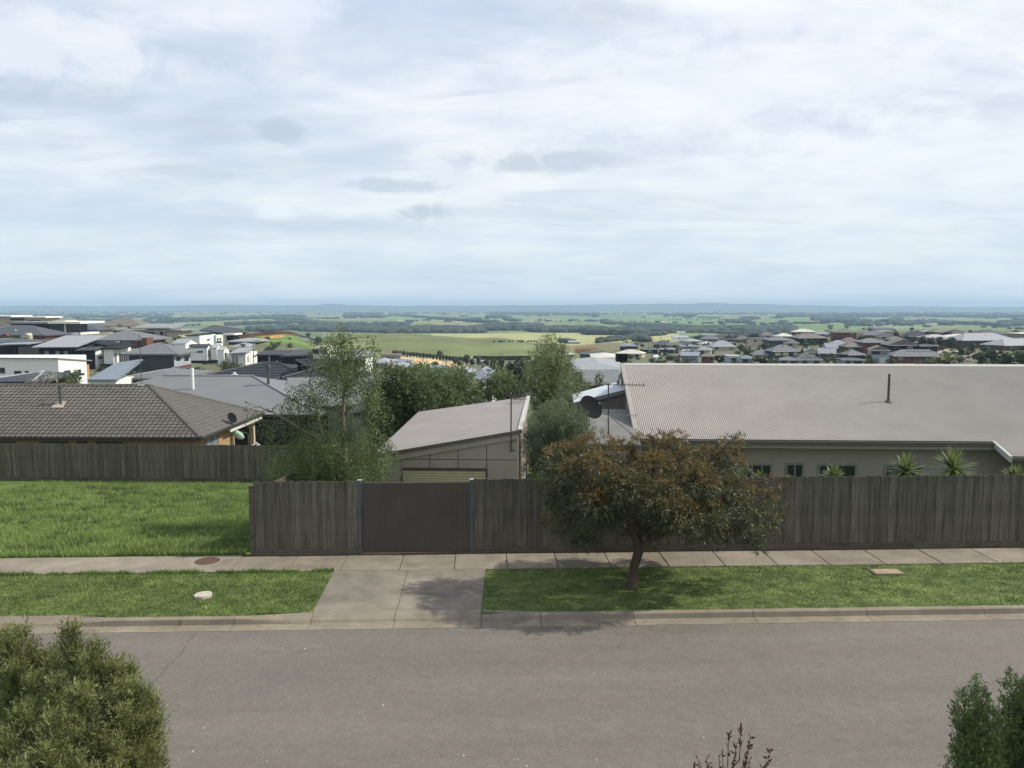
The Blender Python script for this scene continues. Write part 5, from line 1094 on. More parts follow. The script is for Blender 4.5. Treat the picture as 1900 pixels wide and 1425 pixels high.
# back row first
h = Hs('beige house with a white flat roof at the left edge of the skyline', 5, 235); h.box('wall', -40, 17, 588.5, None, 'beige', dep=10); h.box('roof', -44, 20, 585.6, 588.2, M_WHITE, y0=-.6, dep=11)
h = Hs('flat white roofed house with a dark window band on the left skyline', 60, 222); h.box('wall', 14, 80, 590.2, None, 'beige', dep=8); h.box('roof', 46, 84, 587.4, 590, M_WHITE, y0=-.7, dep=9); h.box('roof_low', 12, 45.8, 588.6, 590, 'grey', y0=-.7, dep=8); h.win(19, 46, 590.6, 594.5, 0, M_GLASS); h.win(52, 76, 594, 597, 0, M_GLASS)
h = Hs('two storey house with a wide grey hip roof and white walls on the skyline', 220, 250); h.box('wall', 179, 258, 605.5, None, 'white', dep=11); h.hip(176, 262, 589.5, 605, 'brown', dep=12); h.win(218, 226, 602, 607, -.02); h.box('lower_roof', 182, 290, 611.5, 613.5, 'cream', y0=-3, dep=2.9); h.win(192, 204, 606.5, 609.5); h.win(237, 247, 606.5, 609.5)
h = Hs('cream house with a grey roof left of the big grey hip', 155, 205); h.box('wall', 148, 178, 612, None, 'cream', dep=9); h.hip(131, 182, 603, 612, 'slate', dep=9); h.win(163, 166, 613.5, 618, 0, M_GLASS, M_FRAMED); h.box('garage', 141, 147, 612, None, 'cream', y0=2, dep=5); h.win(153, 157, 614, 619)
h = Hs('long low house with white fascia and cream end wall right of the big grey hip', 290, 205); h.box('wall', 250, 306, 612, None, 'beige', dep=10); h.box('fascia', 242, 316, 606.5, 609, M_WHITE, y0=-.8, dep=.2); h.slope('roof', (240, 608.5), (317, 609), 'grey', 11, .9, y0=-.55); h.box('dark_wall', 261, 283, 616, None, 'dark', y0=-1.2, dep=1.1); h.box('wing', 307, 331, 614.5, None, 'cream', y0=-.5, dep=9); h.box('wing_roof', 303, 337, 612, 614, 'light', y0=-1.2, dep=10.4); h.win(284, 291, 621, 625); h.win(308.5, 310, 617, 629, -.5); h.win(296, 303, 615, 622)
h = Hs('house with steep dark skillion roof and white framed corner box', 405, 190); h.box('wall', 372, 415, 618.5, None, 'grey', y0=1, dep=9); h.slope('roof', (371, 612), (432, 620.5), 'slate', 9, 1.0, y0=.5); h.box('frame_top', 413, 435, 619, 622, M_WHITE, y0=-.6, dep=6); h.box('frame_side', 413, 416, 622.2, 637, M_WHITE, y0=-.6, dep=6); h.box('recess', 416.2, 432, 623, None, 'dark', y0=1.2, dep=5)
h = Hs('white cube house with small slot window and glazed upstairs balcony', 385, 172); h.sbox('wall', 345, 370, 400, 623, None, 'white', gable=0); h.swin(384, 389, 629, 632); h.sbox('balcony_wall', 396, 401, 413, 622, None, 'white', y0=.6); h.swin(402.5, 405.5, 627, 632.5); h.swin(407, 410, 627, 632.5); h.box('balustrade', 401.5, 411.5, 633, 637, M_GLASSG, y0=.1, dep=.1); h.box('dark_roof', 342, 369, 621.5, 622.9, 'dark', y0=-.3, dep=8)
h = Hs('pair of grey hip roofs stepping down beside the white cube house', 450, 178); h.hip(421, 478, 627, 633.5, 'light', dep=9, y0=3); h.box('wall', 424, 474, 634, None, 'slate', dep=8, y0=3); h.hip(425, 463, 636, 644, 'light', y0=-4, dep=6.4, part='lower_roof'); h.box('lower_wall', 427, 462, 645, None, 'grey', y0=-4, dep=6); h.box('pale_wall', 466, 473, 636, 646, 'pale', y0=2.7, dep=.28); h.slope('porch_roof', (463, 645), (487, 647.5), 'blue', 4, .4, y0=-1.4)
h = Hs('brown brick house with a grey hip roof alone on the green slope', 550, 225); h.sbox('wall', 524, 559, 578, 637, None, 'brown'); h.swin(571.5, 576, 638.5, 642); h.hip(520, 562, 630, 637, 'slate', dep=10); h.win(530, 536, 639, 642); h.win(544, 550, 639, 642)
h = Hs('black and white two storey house with long white fascia and balcony', 80, 178)
h.box('upper_wall', 19, 88, 601.2, None, 'dark', dep=9); h.box('window_wall', 88.2, 128, 601.2, 619, 'slate', y0=.4, dep=8); h.box('white_pillar', 119, 121.5, 601.5, 618, M_WHITE, y0=.2, dep=.19)
h.box('roof_white', 88, 149, 597, 600.8, M_WHITE, y0=-1.4, dep=11); h.box('roof_grey', 13, 87.8, 597.6, 600.9, 'grey', y0=-1.2, dep=10.5); h.box('upper_roof', 94, 121, 594, 596.8, 'cream', y0=2, dep=5); h.box('floor_band', 86, 147, 617.8, 621.5, M_WHITE, y0=-1.2, dep=9); h.box('garage_wall', 84, 114, 621.8, None, 'black', y0=.3, dep=8); h.box('lower_wall', 114.3, 137, 621.8, None, 'white', y0=.3, dep=7.5)
for a, b in ((94, 104), (112, 118), (121.8, 128)): h.win(a, b, 605, 616.5, .4, M_GLASS)
h.win(56, 84, 608, 613, 0, M_GLASS, None, 3); h.win(127, 133, 620.5, 630, .29, M_GLASS); h.win(122, 124.5, 623.5, 630, .29, M_GLASS); h.box('balcony_rail', 131, 146.5, 612.5, 617, M_GLASS, y0=-1.1, dep=.1); h.box('balcony_post', 145.5, 147, 601, 626, M_FRAMED, y0=-1.15, dep=.3)
h = Hs('brick house with cream gabled porch and white garage door', 40, 150); h.box('wall', -40, 38, 622.5, None, 'beige', y0=.5, dep=8); h.box('brick_wall', 55.5, 82, 622.5, None, 'brick', dep=8); h.hip(-60, 84, 604.5, 622, 'slate', y0=-.1, dep=9); h.box('porch', 38.5, 55, 623, None, 'cream', y0=-1.5, dep=1.9); h.gab(38, 55.5, 618.5, 623, 'cream', y0=-1.5, th=2.5); h.win(42, 51, 627, 637, -1.5, M_GLASS); q = h.box('garage_door', 60, 78, 632, 641, M_GAR, y0=-.1, dep=.09); h.gab(-2, 17, 619, 624, 'brick', y0=-1, th=1.5); h.win(26, 35, 627, 634, .5); h.box('flue', 28, 29.2, 611, 623, M_WHITE, y0=1.5, dep=.15)
h = Hs('large grey hip roofed brick house in the middle of the left hillside', 215, 158); h.box('wall', 160, 268, 631.5, None, 'brown', dep=10); h.hip(153, 273, 612.5, 631, 'grey', dep=12); h.win(185, 194, 633, 636.5); h.win(215, 222, 633, 636.5); h.win(228, 242, 632.5, 636.5, 0, M_GLASS, M_WHITE, 2); h.box('pier', 246, 256, 631.5, None, 'brick', y0=-.3, dep=.29); h.box('porch_pier', 263, 272, 627, None, 'brick', y0=-1, dep=3)
h = Hs('low dark hip roof with carport at the left edge', 20, 118); h.hip(-70, 36, 628, 636, 'slate', dep=9); h.box('wall', -66, 33, 636, None, 'dark', dep=8); h.slope('carport_roof', (-20, 640), (50, 637.5), 'light', 4, .1, y0=-4.2, th=.15); h.box('post', 26.5, 27.3, 641, None, M_FRAMED, y0=-4, dep=.15); h.box('post', 2, 2.8, 642, None, M_FRAMED, y0=-4, dep=.15)
h = Hs('white gabled house with grey shaded front at the left of the white cluster', 345, 138); h.sbox('wall', 319, 344, 366, 638, None, 'white', gable=7, roof='light'); h.swin(350, 354.5, 639.5, 642.5); h.swin(347.5, 352, 646, 652); h.win(320, 323.5, 640, 646)
h = Hs('white gabled house with a dark slot window in the middle of the white cluster', 380, 124); h.sbox('wall', 352, 384, 391.5, 645, 669, 'white', gable=5, roof='dark'); h.swin(386, 390, 651, 661.5, M_GLASSG); h.win(360, 377, 651, 654.7, 0, M_GLASS); h.sbox('wall', 391.8, 402, 411.5, 646, 667, 'white', y0=.4, gable=6, roof='pale'); h.swin(403, 409.5, 650, 660); h.swin(403, 410, 660.5, 665, M_GLASSG); h.box('undercroft', 355, 402, 669, None, 'dark', y0=.5, dep=1.2)
h = Hs('narrow white gabled house with tall dark window', 419, 122); h.sbox('wall', 404, 415, 425, 650, None, 'white', gable=5, roof='pale'); h.swin(416.5, 422.5, 655, 665); h.swin(416.5, 423, 665.5, 669, M_GLASSG)
h = Hs('white house with flat shaded front and bright flank at the right of the white cluster', 450, 120); h.sbox('wall', 436, 455, 477, 655.5, None, 'white'); h.swin(469, 475, 660, 662.5); h.swin(459, 460.8, 661, 672, M_GLASSG); h.win(438, 441.5, 662, 674, 0, M_GLASSG); h.slope('roof', (425, 655.5), (456, 653.5), 'light', 4.6, .55, y0=-.6); h.sbox('wall', 420, 430, 437, 656.5, None, 'white', y0=1.0)
h = Hs('black gabled house with a pale downpipe right of the white houses', 500, 117); h.box('wall', 477, 525, 658, None, 'black', dep=8); h.hip(475, 527, 649, 658, 'dark', dep=8, kind='x'); h.box('downpipe', 498, 501, 660, 670, 'pale', y0=-.2, dep=.15); h.box('skylight', 497, 502, 653, 654.5, 'pale', y0=2, dep=.4)
h = Hs('grey hip roof between the black houses and the green slope', 535, 150); h.hip(513, 558, 648, 656, 'slate', dep=9); h.box('wall', 516, 555, 657, None, 'dark', dep=8)
h = Hs('long black house with two pale windows and a porch', 552, 110); h.box('wall', 521, 578, 659.5, 675, 'black', dep=7); h.box('lower_wall', 545, 575, 678, None, 'black', y0=1, dep=5); h.slope('roof', (519, 660.5), (580, 658.5), 'slate', 8, .4); h.box('porch_slab', 552, 577, 675.2, 677.6, 'pale', y0=-1, dep=6); h.win(566.5, 571.5, 664, 670, 0, M_GLASSB); h.win(560, 564.5, 665, 671, 0, M_GLASS); h.box('pale_door', 552, 556.5, 668, 676, 'pale', y0=-.1, dep=.09)
h = Hs('dark brick two storey house with pale blue sunny flank over red brick', 320, 104); h.sbox('wall', 240, 321.7, 353, 657, 700, 'slate'); h.hip(224, 330, 636.5, 656.8, 'grey', dep=6.4); b = h.b; y1 = h.ly; y0_ = h.y0; zt = h.f.hit(322, 657.5)[1]; zm = h.f.hit(322, 681)[1]; MB().box(b + .005, b + .12, y0_ + .02, y1, zm, zt).build('pale_cladding', W['pale'], h.e); MB().box(b + .005, b + .10, y0_ + .02, y1, -2, zm - .01).build('brick_base', W['brick'], h.e); h.b += .12
for a, b in ((326, 335.5), (341, 350.5)): h.swin(a, b, 660.5, 671, M_GLASS, M_WHITE); h.swin(a, b, 683, 688, M_GLASS)
h = Hs('black clad house with bright white flanks, pale windows and a glazed end', 140, 112)
h.box('wall', 72, 140, 644, None, 'black', y0=.8, dep=8)
h.slope('roof', (58, 644), (142, 643.5), 'light', 9, 1.3, y0=.3, th=.12)
h.sbox('clerestory', 160, 172, 222, 638, 652, 'pale', y0=2.0); h.slope('roof_wing', (140, 646), (171, 635.5), 'black', 5, .1, y0=1.7, th=.2); h.slope('roof_wing', (171, 635.5), (200, 641), 'black', 5, .1, y0=1.7, th=.2)
h.sbox('wall', 140.3, 176, 192, 650.5, None, 'black'); h.b += .002; zt = h.f.hit(176, 651)[1]; MB().box(h.b, h.b + .12, h.y0 + .02, h.ly, -2, zt).build('white_flank', W['white'], h.e); h.b += .12; h.swin(182, 190, 661, 666)
h.sbox('grey_wing', 192.3, 210, 243, 647, None, 'white', y0=.5); h.swin(220, 241, 655, 672, None, M_WHITE, 4); h.swin(211.5, 216, 656, 673, M_GLASSB)
h.slope('roof_low', (138, 650), (178, 649), 'slate', 3.4, .5, y0=-.5, th=.12, dzr=.6); h.slope('roof_wing', (190, 646.5), (212, 645), 'black', 5, .3, y0=.1, th=.15); h.slope('roof_wing', (211.8, 645), (222, 647), 'black', 5, .3, y0=.1, th=.15)
for a in (82.5, 103, 118): h.win(a, a + 8.5, 651.5, 662.5, .8, M_GLASSB)
h.box('base', 185, 262, 676, None, 'black', y0=-.6, dep=1)
for a in (232, 241, 251): h.win(a, a + 5.5, 681, 688, -.6, M_GLASSB)
h.box('balcony_rail', 243, 285, 668, 674, W['beige'], y0=-1.4, dep=.1); h.box('balcony_post', 283, 284.5, 661, 683, W['beige'], y0=-1.4, dep=.15)
h = Hs('olive-grey hip roof low behind the grey metal roof', 270, 80); h.hip(217, 335, 684.5, 702, 'grey', dep=9); h.box('wall', 222, 330, 703, None, 'dark', dep=8)
h = Hs('white rendered house with skillion roof and small dark windows at far left', 108, 88)
h.sbox('wall', -60, 107.5, 160, 664.5, None, 'white'); h.slope('roof', (-62, 663), (107.5, 663.8), 'light', 7.4, -.75, y0=-.3, th=.10)
for a_, b_, c, d_ in ((26, 40.5, 688, 698.5), (46, 54, 688, 699), (73.5, 92, 689, 695), (-1, 10, 682, 693)): h.win(a_, b_, c, d_, 0, M_GLASS)
h.swin(118, 130, 688, 692); h.swin(118, 130, 697, 700); h.swin(143, 150, 686, 692)
MB().box(h.b - 1.2, h.b + .05, h.ly + .01, h.ly + .9, -2, h.f.hitx(158, 677, h.b)[1]).build('peach_panel', W['timber'], h.e)
h = Hs('blue-grey skillion roofed wing with a white wedge wall', 200, 78); h.slope('roof', (162, 704), (216, 704), 'blue', 6, 1.2, y0=-.3, dzr=1.6); h.box('wall', 164, 214, 705.5, None, 'white', dep=5.5)
h = Hs('dark tiled roof corner at the lower left beside the blossom shrub', 20, 66); h.hip(-50, 60, 692, 708, 'dark', dep=8); h.box('wall', -46, 56, 710, None, 'brown', dep=7)
# big dark tiled roof with visible courses
def dark_tiled():
    f = Fr(450, 76, ROT); e = f.root('dark_tiled_house', 'wide dark blue-grey tiled roof above the grey metal roof', 'house', None)
    def course_roof(xa, xb, y0, dp, ze, rise, n, nm):
        q = MB(); hw = dp / 2
        for i in range(n):
            a0, a1 = hw * i / n, hw * (i + 1) / n; z0, z1 = ze + rise * i / n, ze + rise * (i + 1) / n; t = .07
            for sgn in (0, 1):
                if sgn == 0: A = [(xa + a0, y0 + a0, z0 + t), (xb - a0, y0 + a0, z0 + t), (xb - a1, y0 + a1, z1), (xa + a1, y0 + a1, z1)]; B = [(xa + a0, y0 + a0, z0 - .02), (xb - a0, y0 + a0, z0 - .02)]
                else: A = [(xb - a0, y0 + a0, z0 + t), (xb - a0, y0 + dp - a0, z0 + t), (xb - a1, y0 + dp - a1, z1), (xb - a1, y0 + a1, z1)]; B = [(xb - a0, y0 + a0, z0 - .02), (xb - a0, y0 + dp - a0, z0 - .02)]
                q.add(A, [(0, 1, 2, 3)]); q.add([A[0], A[1], B[1], B[0]], [(3, 2, 1, 0)])
        q.add([(xa, y0, ze), (xa, y0 + dp, ze), (xa + hw, y0 + hw, ze + rise), (xb, y0 + dp, ze), (xb - hw, y0 + hw, ze + rise)], [(1, 0, 2), (3, 1, 2, 4)])
        o = q.build(nm, RM['dark'], e)
        q = MB(); q.tube([(xa + hw, y0 + hw, ze + rise + .05), (xb - hw, y0 + hw, ze + rise + .05)], .12, 5).tube([(xb - hw, y0 + hw, ze + rise + .05), (xb, y0, ze + .1)], .12, 5).tube([(xa + hw, y0 + hw, ze + rise + .05), (xa, y0, ze + .1)], .12, 5); q.build('ridge_tiles', RM['slate'], e)
    xa, ze = f.hit(318, 712); xb, _ = f.hit(600, 712); _, zt = f.hit(430, 673.5, 6.5); course_roof(xa, xb, 0, 13, ze, zt - ze, 13, 'roof')
    xa, ze2 = f.hit(455, 715, -3); xb, _ = f.hit(640, 715, -3); _, zt = f.hit(519, 669, 3.5); course_roof(xa + 1, xb, -3, 13, ze2, zt - ze2, 13, 'roof_wing')
    MB().box(f.hit(322, 720)[0], f.hit(596, 720)[0], .4, 12, -1, ze - .05).build('wall', W['brick'], e)
    x, z = f.hit(435, 694, 2); q = MB(); q.tube([(x, 2, z - .1), (x, 2, z + .2)], .12, 7); q.box(x - .25, x + .25, 1.8, 2.2, z - .1, z); q.build('roof_vent', M_WHITE, e)
    x, z = f.hit(564, 678.5, 1); x2, z2 = f.hit(573, 690, 1); x0, _ = f.hit(556, 690, 1)
    o = MB().box(x0 - x, x2 - x, -.6, .6, 0, z - z2).build('rooftop_cooler', W['black']); o.location = f.w(x, 1, z2); o.rotation_euler[2] = f.r; tag(o, 'black evaporative cooler box on the dark tiled roof', 'roof cooler')
    dish(f.w(*[f.hit(527, 700, -1.2)[0], -1.2, f.hit(527, 700, -1.2)[1]]), .36, (.6, -.5, .5), f.w(f.hit(527, 706, -1.2)[0], -1.0, f.hit(527, 706, -1.2)[1]), 'small dark dish on the dark tiled roof')
dark_tiled()
o = MB().box(-.42, .42, -.4, .4, -.1, .52).build('rooftop_cooler', W['black']); o.location = P(1153, 668.5, 64); tag(o, 'black cooler box on the grey metal roof behind the aerials', 'roof cooler'); o.data.materials[0] = W['black']
# ---- rust coloured hilltop fence, stone wall, poles, tank, cars
M_RUST = mat('red_brown_paling', S(108,76,66,.5), .9, .2, 1, rnd=.2, stretch=(3,3,.5)); M_NEWP = mat('new_paling', S(214,176,118,.65), .9, .15, 1, rnd=.12)
def far_fence(pts, h, label, m, w=.9, lift=0.0):
    g0 = [G(px, py)[0] for px, py in pts]; e = empty('hill_fence', g0[0], 0, label, 'fence'); b = g0[0]
    me = MB().box(-.5, .5, -.02, .02, 0, 1).mesh('fence_panel', m)
    for p, q_ in zip(g0[:-1], g0[1:]):
        L_ = (q_ - p).length; n = max(1, int(L_ / (w * 2.6)))
        for i in range(n):
            a, c = p.lerp(q_, i / n), p.lerp(q_, (i + 1) / n); mid = (a + c) / 2; o = link('fence_panel', me, e, mid - b + Vector((0, 0, -.4 + random.uniform(-.1, .1)))); dx = c - a
            o.rotation_euler[2] = math.atan2(dx.y, dx.x); o.scale = (dx.length * .985, 1, h + .4)
far_fence([(431, 630), (450, 628), (464, 626.5), (485, 622.5), (510, 621), (540, 621), (560, 624), (575, 628), (592, 634)], 2.0, 'red-brown paling fence curving along the crest of the green slope', M_RUST)
far_fence([(484, 628.8), (500, 628.3), (515, 626.8), (527, 626)], 1.3, 'short new light timber fence below the red-brown one', M_NEWP)
far_fence([(878, 667), (900, 667.5), (930, 668), (985, 668)], 2.6, 'long dark brown fence line along the foot of the green hill', mat('dark_fence', S(80,62,56,.5), .9, .2, 1))
far_fence([(281, 641.5), (300, 640.5), (313, 641)], 1.4, 'pale stone garden wall left of the white cluster', W['beige'])
far_fence([(1362, 631.5), (1378, 631.8), (1391, 633)], 1.6, 'short red fence below the olive-grey hip roof', mat('red_fence', S(150,84,76,.5), .9))
def pole(px, yt, yb, label):
    p, d = G(px, yb); h = (yb - yt) * d / FOC; e = empty('light_pole', p, 0, label, 'street light'); MB().tube([(0,0,-.3), (0,0,h)], [.14, .09], 6).build('pole', M_GALV, e); MB().tube([(0,0,h-.1), (.9,-.3,h+.15), (1.3,-.4,h+.1)], .06, 5).build('lamp_arm', M_GALV, e)
pole(1209, 622, 669, 'thin street light at the left side of the pale road'); pole(471, 632, 676, 'slim street light in front of the white hillside houses'); pole(1203, 607, 646, 'tall thin pole at the edge of the estate left of the farmhouse')
p, d = G(880.5, 677); o = MB().tube([(0,0,-.5),(0,0,3.2)], 1.4, 12).build('water_tank', W['cream']); o.location = p; tag(o, 'small cream water tank beside the farm shed', 'water tank')
def road_far():
    def patch(name, pts, m, label):
        g_ = [G(*p)[0] for p in pts]; c = sum(g_, Vector()) / len(g_); n = 10
        q = MB(); 
        # subdivided quad draped on the land
        vs = []
        for j in range(n + 1):
            for i in range(n + 1):
                a = g_[0].lerp(g_[1], i / n); b = g_[3].lerp(g_[2], i / n); p = a.lerp(b, j / n); vs.append((p.x, p.y, TXY(p.x, p.y) + .25))
        q.add(vs, [(j*(n+1)+i, j*(n+1)+i+1, (j+1)*(n+1)+i+1, (j+1)*(n+1)+i) for j in range(n) for i in range(n)]); o = q.build(name, m); tag(o, label, kind='structure')
    ma = mat('far_asphalt', S(150,142,134,.5), .9, .08, .3); mc = mat('far_concrete', S(196,178,158,.6), .9, .1, .3)
    patch('estate_road', [(1215, 676), (1262, 676), (1290, 655), (1262, 655)], ma, 'pale street between the parked cars and the pale blue house')
    patch('estate_path', [(1738, 656), (1800, 662), (1812, 655), (1748, 648)], mc, 'pale paved court between the garden trees at the right')
    patch('estate_path', [(1770, 668), (1806, 672), (1800, 658), (1770, 654)], ma, 'grey driveway below the columnar tree at the right')
road_far()
def car(px, py, col, label, rz=.5, hatch=False):
    p, d = G(px, py); e = empty('parked_car', p, rz, label, 'car', 'cars parked on the pale estate street'); b = MB()
    prof = [(-2.2,.35),(-2.2,.85),(-1.9,.95),(-1.3,1.0),(-.75,1.42),(.75,1.46),(1.5,1.0),(2.15,.85),(2.2,.35)]
    b.prism([(x, -.85, z) for x, z in prof], (0, 1.7, 0)); b.build('body', col, e, bev=.06)
    g = MB(); g.prism([(-1.15,-.87,1.02),(-.7,-.87,1.36),(.7,-.87,1.39),(1.25,-.87,1.02)], (0, 1.74, 0)); g.build('side_windows', M_GLASS, e)
    for x in (-1.35, 1.35):
        for y in (-.82, .70): MB().tube([(x, y, .32), (x, y + .14, .32)], .32, 10).build('wheel', M_FRAMED, e)
mw, ms_ = mat('car_white', S(238,238,236,.85), .3, .02, spec=.5), mat('car_silver', S(190,194,198,.7), .3, .02, spec=.5)
car(1218, 664.5, mw, 'white car at the front of the row parked on the pale street', 1.0); car(1226, 660.5, ms_, 'silver car second in the row parked on the pale street', 1.0); car(1213, 668.5, ms_, 'silver car nearest the big ridge on the pale street', 1.0); car(1272, 653, mw, 'white car by the round street trees further up', .1); car(1282, 652.3, ms_, 'silver car beside the white one further up', .1)
# ================================================================== vegetation
M_BARK = mat('bark_grey_brown', S(112,98,82,.5), .95, .25, 6, .8, 30, stretch=(1,1,.3)); M_BARKW = mat('birch_bark', S(160,150,132,.48), .9, .25, 7, .3, 20, stretch=(.6,.6,3)); M_TWIG = mat('twig_bark', S(84,70,58,.5), .95, .2, 5)
def leaf_arrays(pos, dirs, length, width, rng, droop=0.0, fold=0.0):
    n = len(pos); d = dirs / np.maximum(np.linalg.norm(dirs, axis=1, keepdims=True), 1e-6)
    up = rng.normal(0, 1, (n, 3)); s = np.cross(d, up); s /= np.maximum(np.linalg.norm(s, axis=1, keepdims=True), 1e-6)
    L_ = length * rng.uniform(.65, 1.25, (n, 1)); w = width * rng.uniform(.7, 1.2, (n, 1)); nrm = np.cross(s, d)
    a = pos; b = pos + d * L_ * .42 + s * w * .5 + nrm * w * .15; c = pos + d * L_ + np.array([[0, 0, -1.]]) * L_ * droop; e = pos + d * L_ * .42 - s * w * .5 + nrm * w * .15
    return np.stack([a, b, c, e], 1).reshape(-1, 3)
def sphere_pts(n, rng, shell=.55):
    v = rng.normal(0, 1, (n, 3)); v /= np.linalg.norm(v, axis=1, keepdims=True); r = rng.uniform(shell ** 3, 1, (n, 1)) ** (1/3); return v * r
def clump_leaves(clumps, rng, per_m3, length, width, outward=.6, updown=0.0, jit=.6, sprig=10, sprig_len=.25, shell=.4, droop=0.1, nmax=4000):
    """clumps: (x,y,z, rx,ry,rz). Leaves sit on short sprigs that start inside the clump and point outwards"""
    P_, D_, G_ = [], [], []
    for ci, (x, y, z, rx, ry, rz) in enumerate(clumps):
        n = int(min(nmax, max(30, per_m3 * rx * ry * rz * 4.19))); ns = max(3, n // sprig)
        o = sphere_pts(ns, rng, shell); c = o * np.array([rx, ry, rz]) * rng.uniform(.8, 1.12, (ns, 1)) + np.array([x, y, z])
        d = o * outward + rng.normal(0, jit, (ns, 3)) * .6 + np.array([0, 0, updown]); d /= np.linalg.norm(d, axis=1, keepdims=True)
        t = rng.uniform(0, 1, (ns, sprig, 1)); p = c[:, None] + d[:, None] * t * sprig_len + rng.normal(0, sprig_len * .10, (ns, sprig, 3)) + np.array([0, 0, -1.0]) * (t ** 2) * sprig_len * droop * 2
        ld = d[:, None] * .8 + rng.normal(0, jit, (ns, sprig, 3)) + np.array([0, 0, updown]) * .6
        P_.append(p.reshape(-1, 3)); D_.append(ld.reshape(-1, 3)); G_.append(np.full(ns * sprig, ci))
    P_, D_ = np.concatenate(P_), np.concatenate(D_); return P_, D_, np.concatenate(G_)
def foliage(name, P_, D_, length, width, mats, mi, parent, rng, droop=.05):
    V = leaf_arrays(P_, D_, length, width, rng, droop); F = np.arange(len(V)).reshape(-1, 4); return link(name, mesh_np(name, V, F, mats, mi), parent)
def px_clumps(lst, base, d, rng, spread=0.0, flat=1.0, zs=1.0):
    out = []
    for c in lst:
        px, py, r = c[:3]; dd = c[3] if len(c) > 3 else rng.uniform(-1, 1) * spread; p = P(px, py, d + dd); rr = r * (d + dd) / FOC
        out.append((p.x - base.x, p.y - base.y, p.z - base.z, rr, rr * flat, rr * zs))
    return out
def limbs(q, root, clumps, rng, r0=.05, r1=.012, sag=.15, n=7, frac=1.0, m=0, via=None):
    for c in clumps:
        if rng.uniform() > frac: continue
        e = Vector(c[:3]); a = Vector(root if via is None else min(via, key=lambda v: (Vector(v) - e).length + max(0, v[2] - e.z) * 2)); pts = []
        for i in range(n + 1):
            t = i / n; p = a.lerp(e, t); p.z += sag * math.sin(t * math.pi) * (e - a).length * .5; p += Vector(rng.normal(0, .02, 3)) * (0 < i < n); pts.append(p)
        q.tube(pts, [r0 + (r1 - r0) * i / n for i in range(n + 1)], 6, m, cap=False)
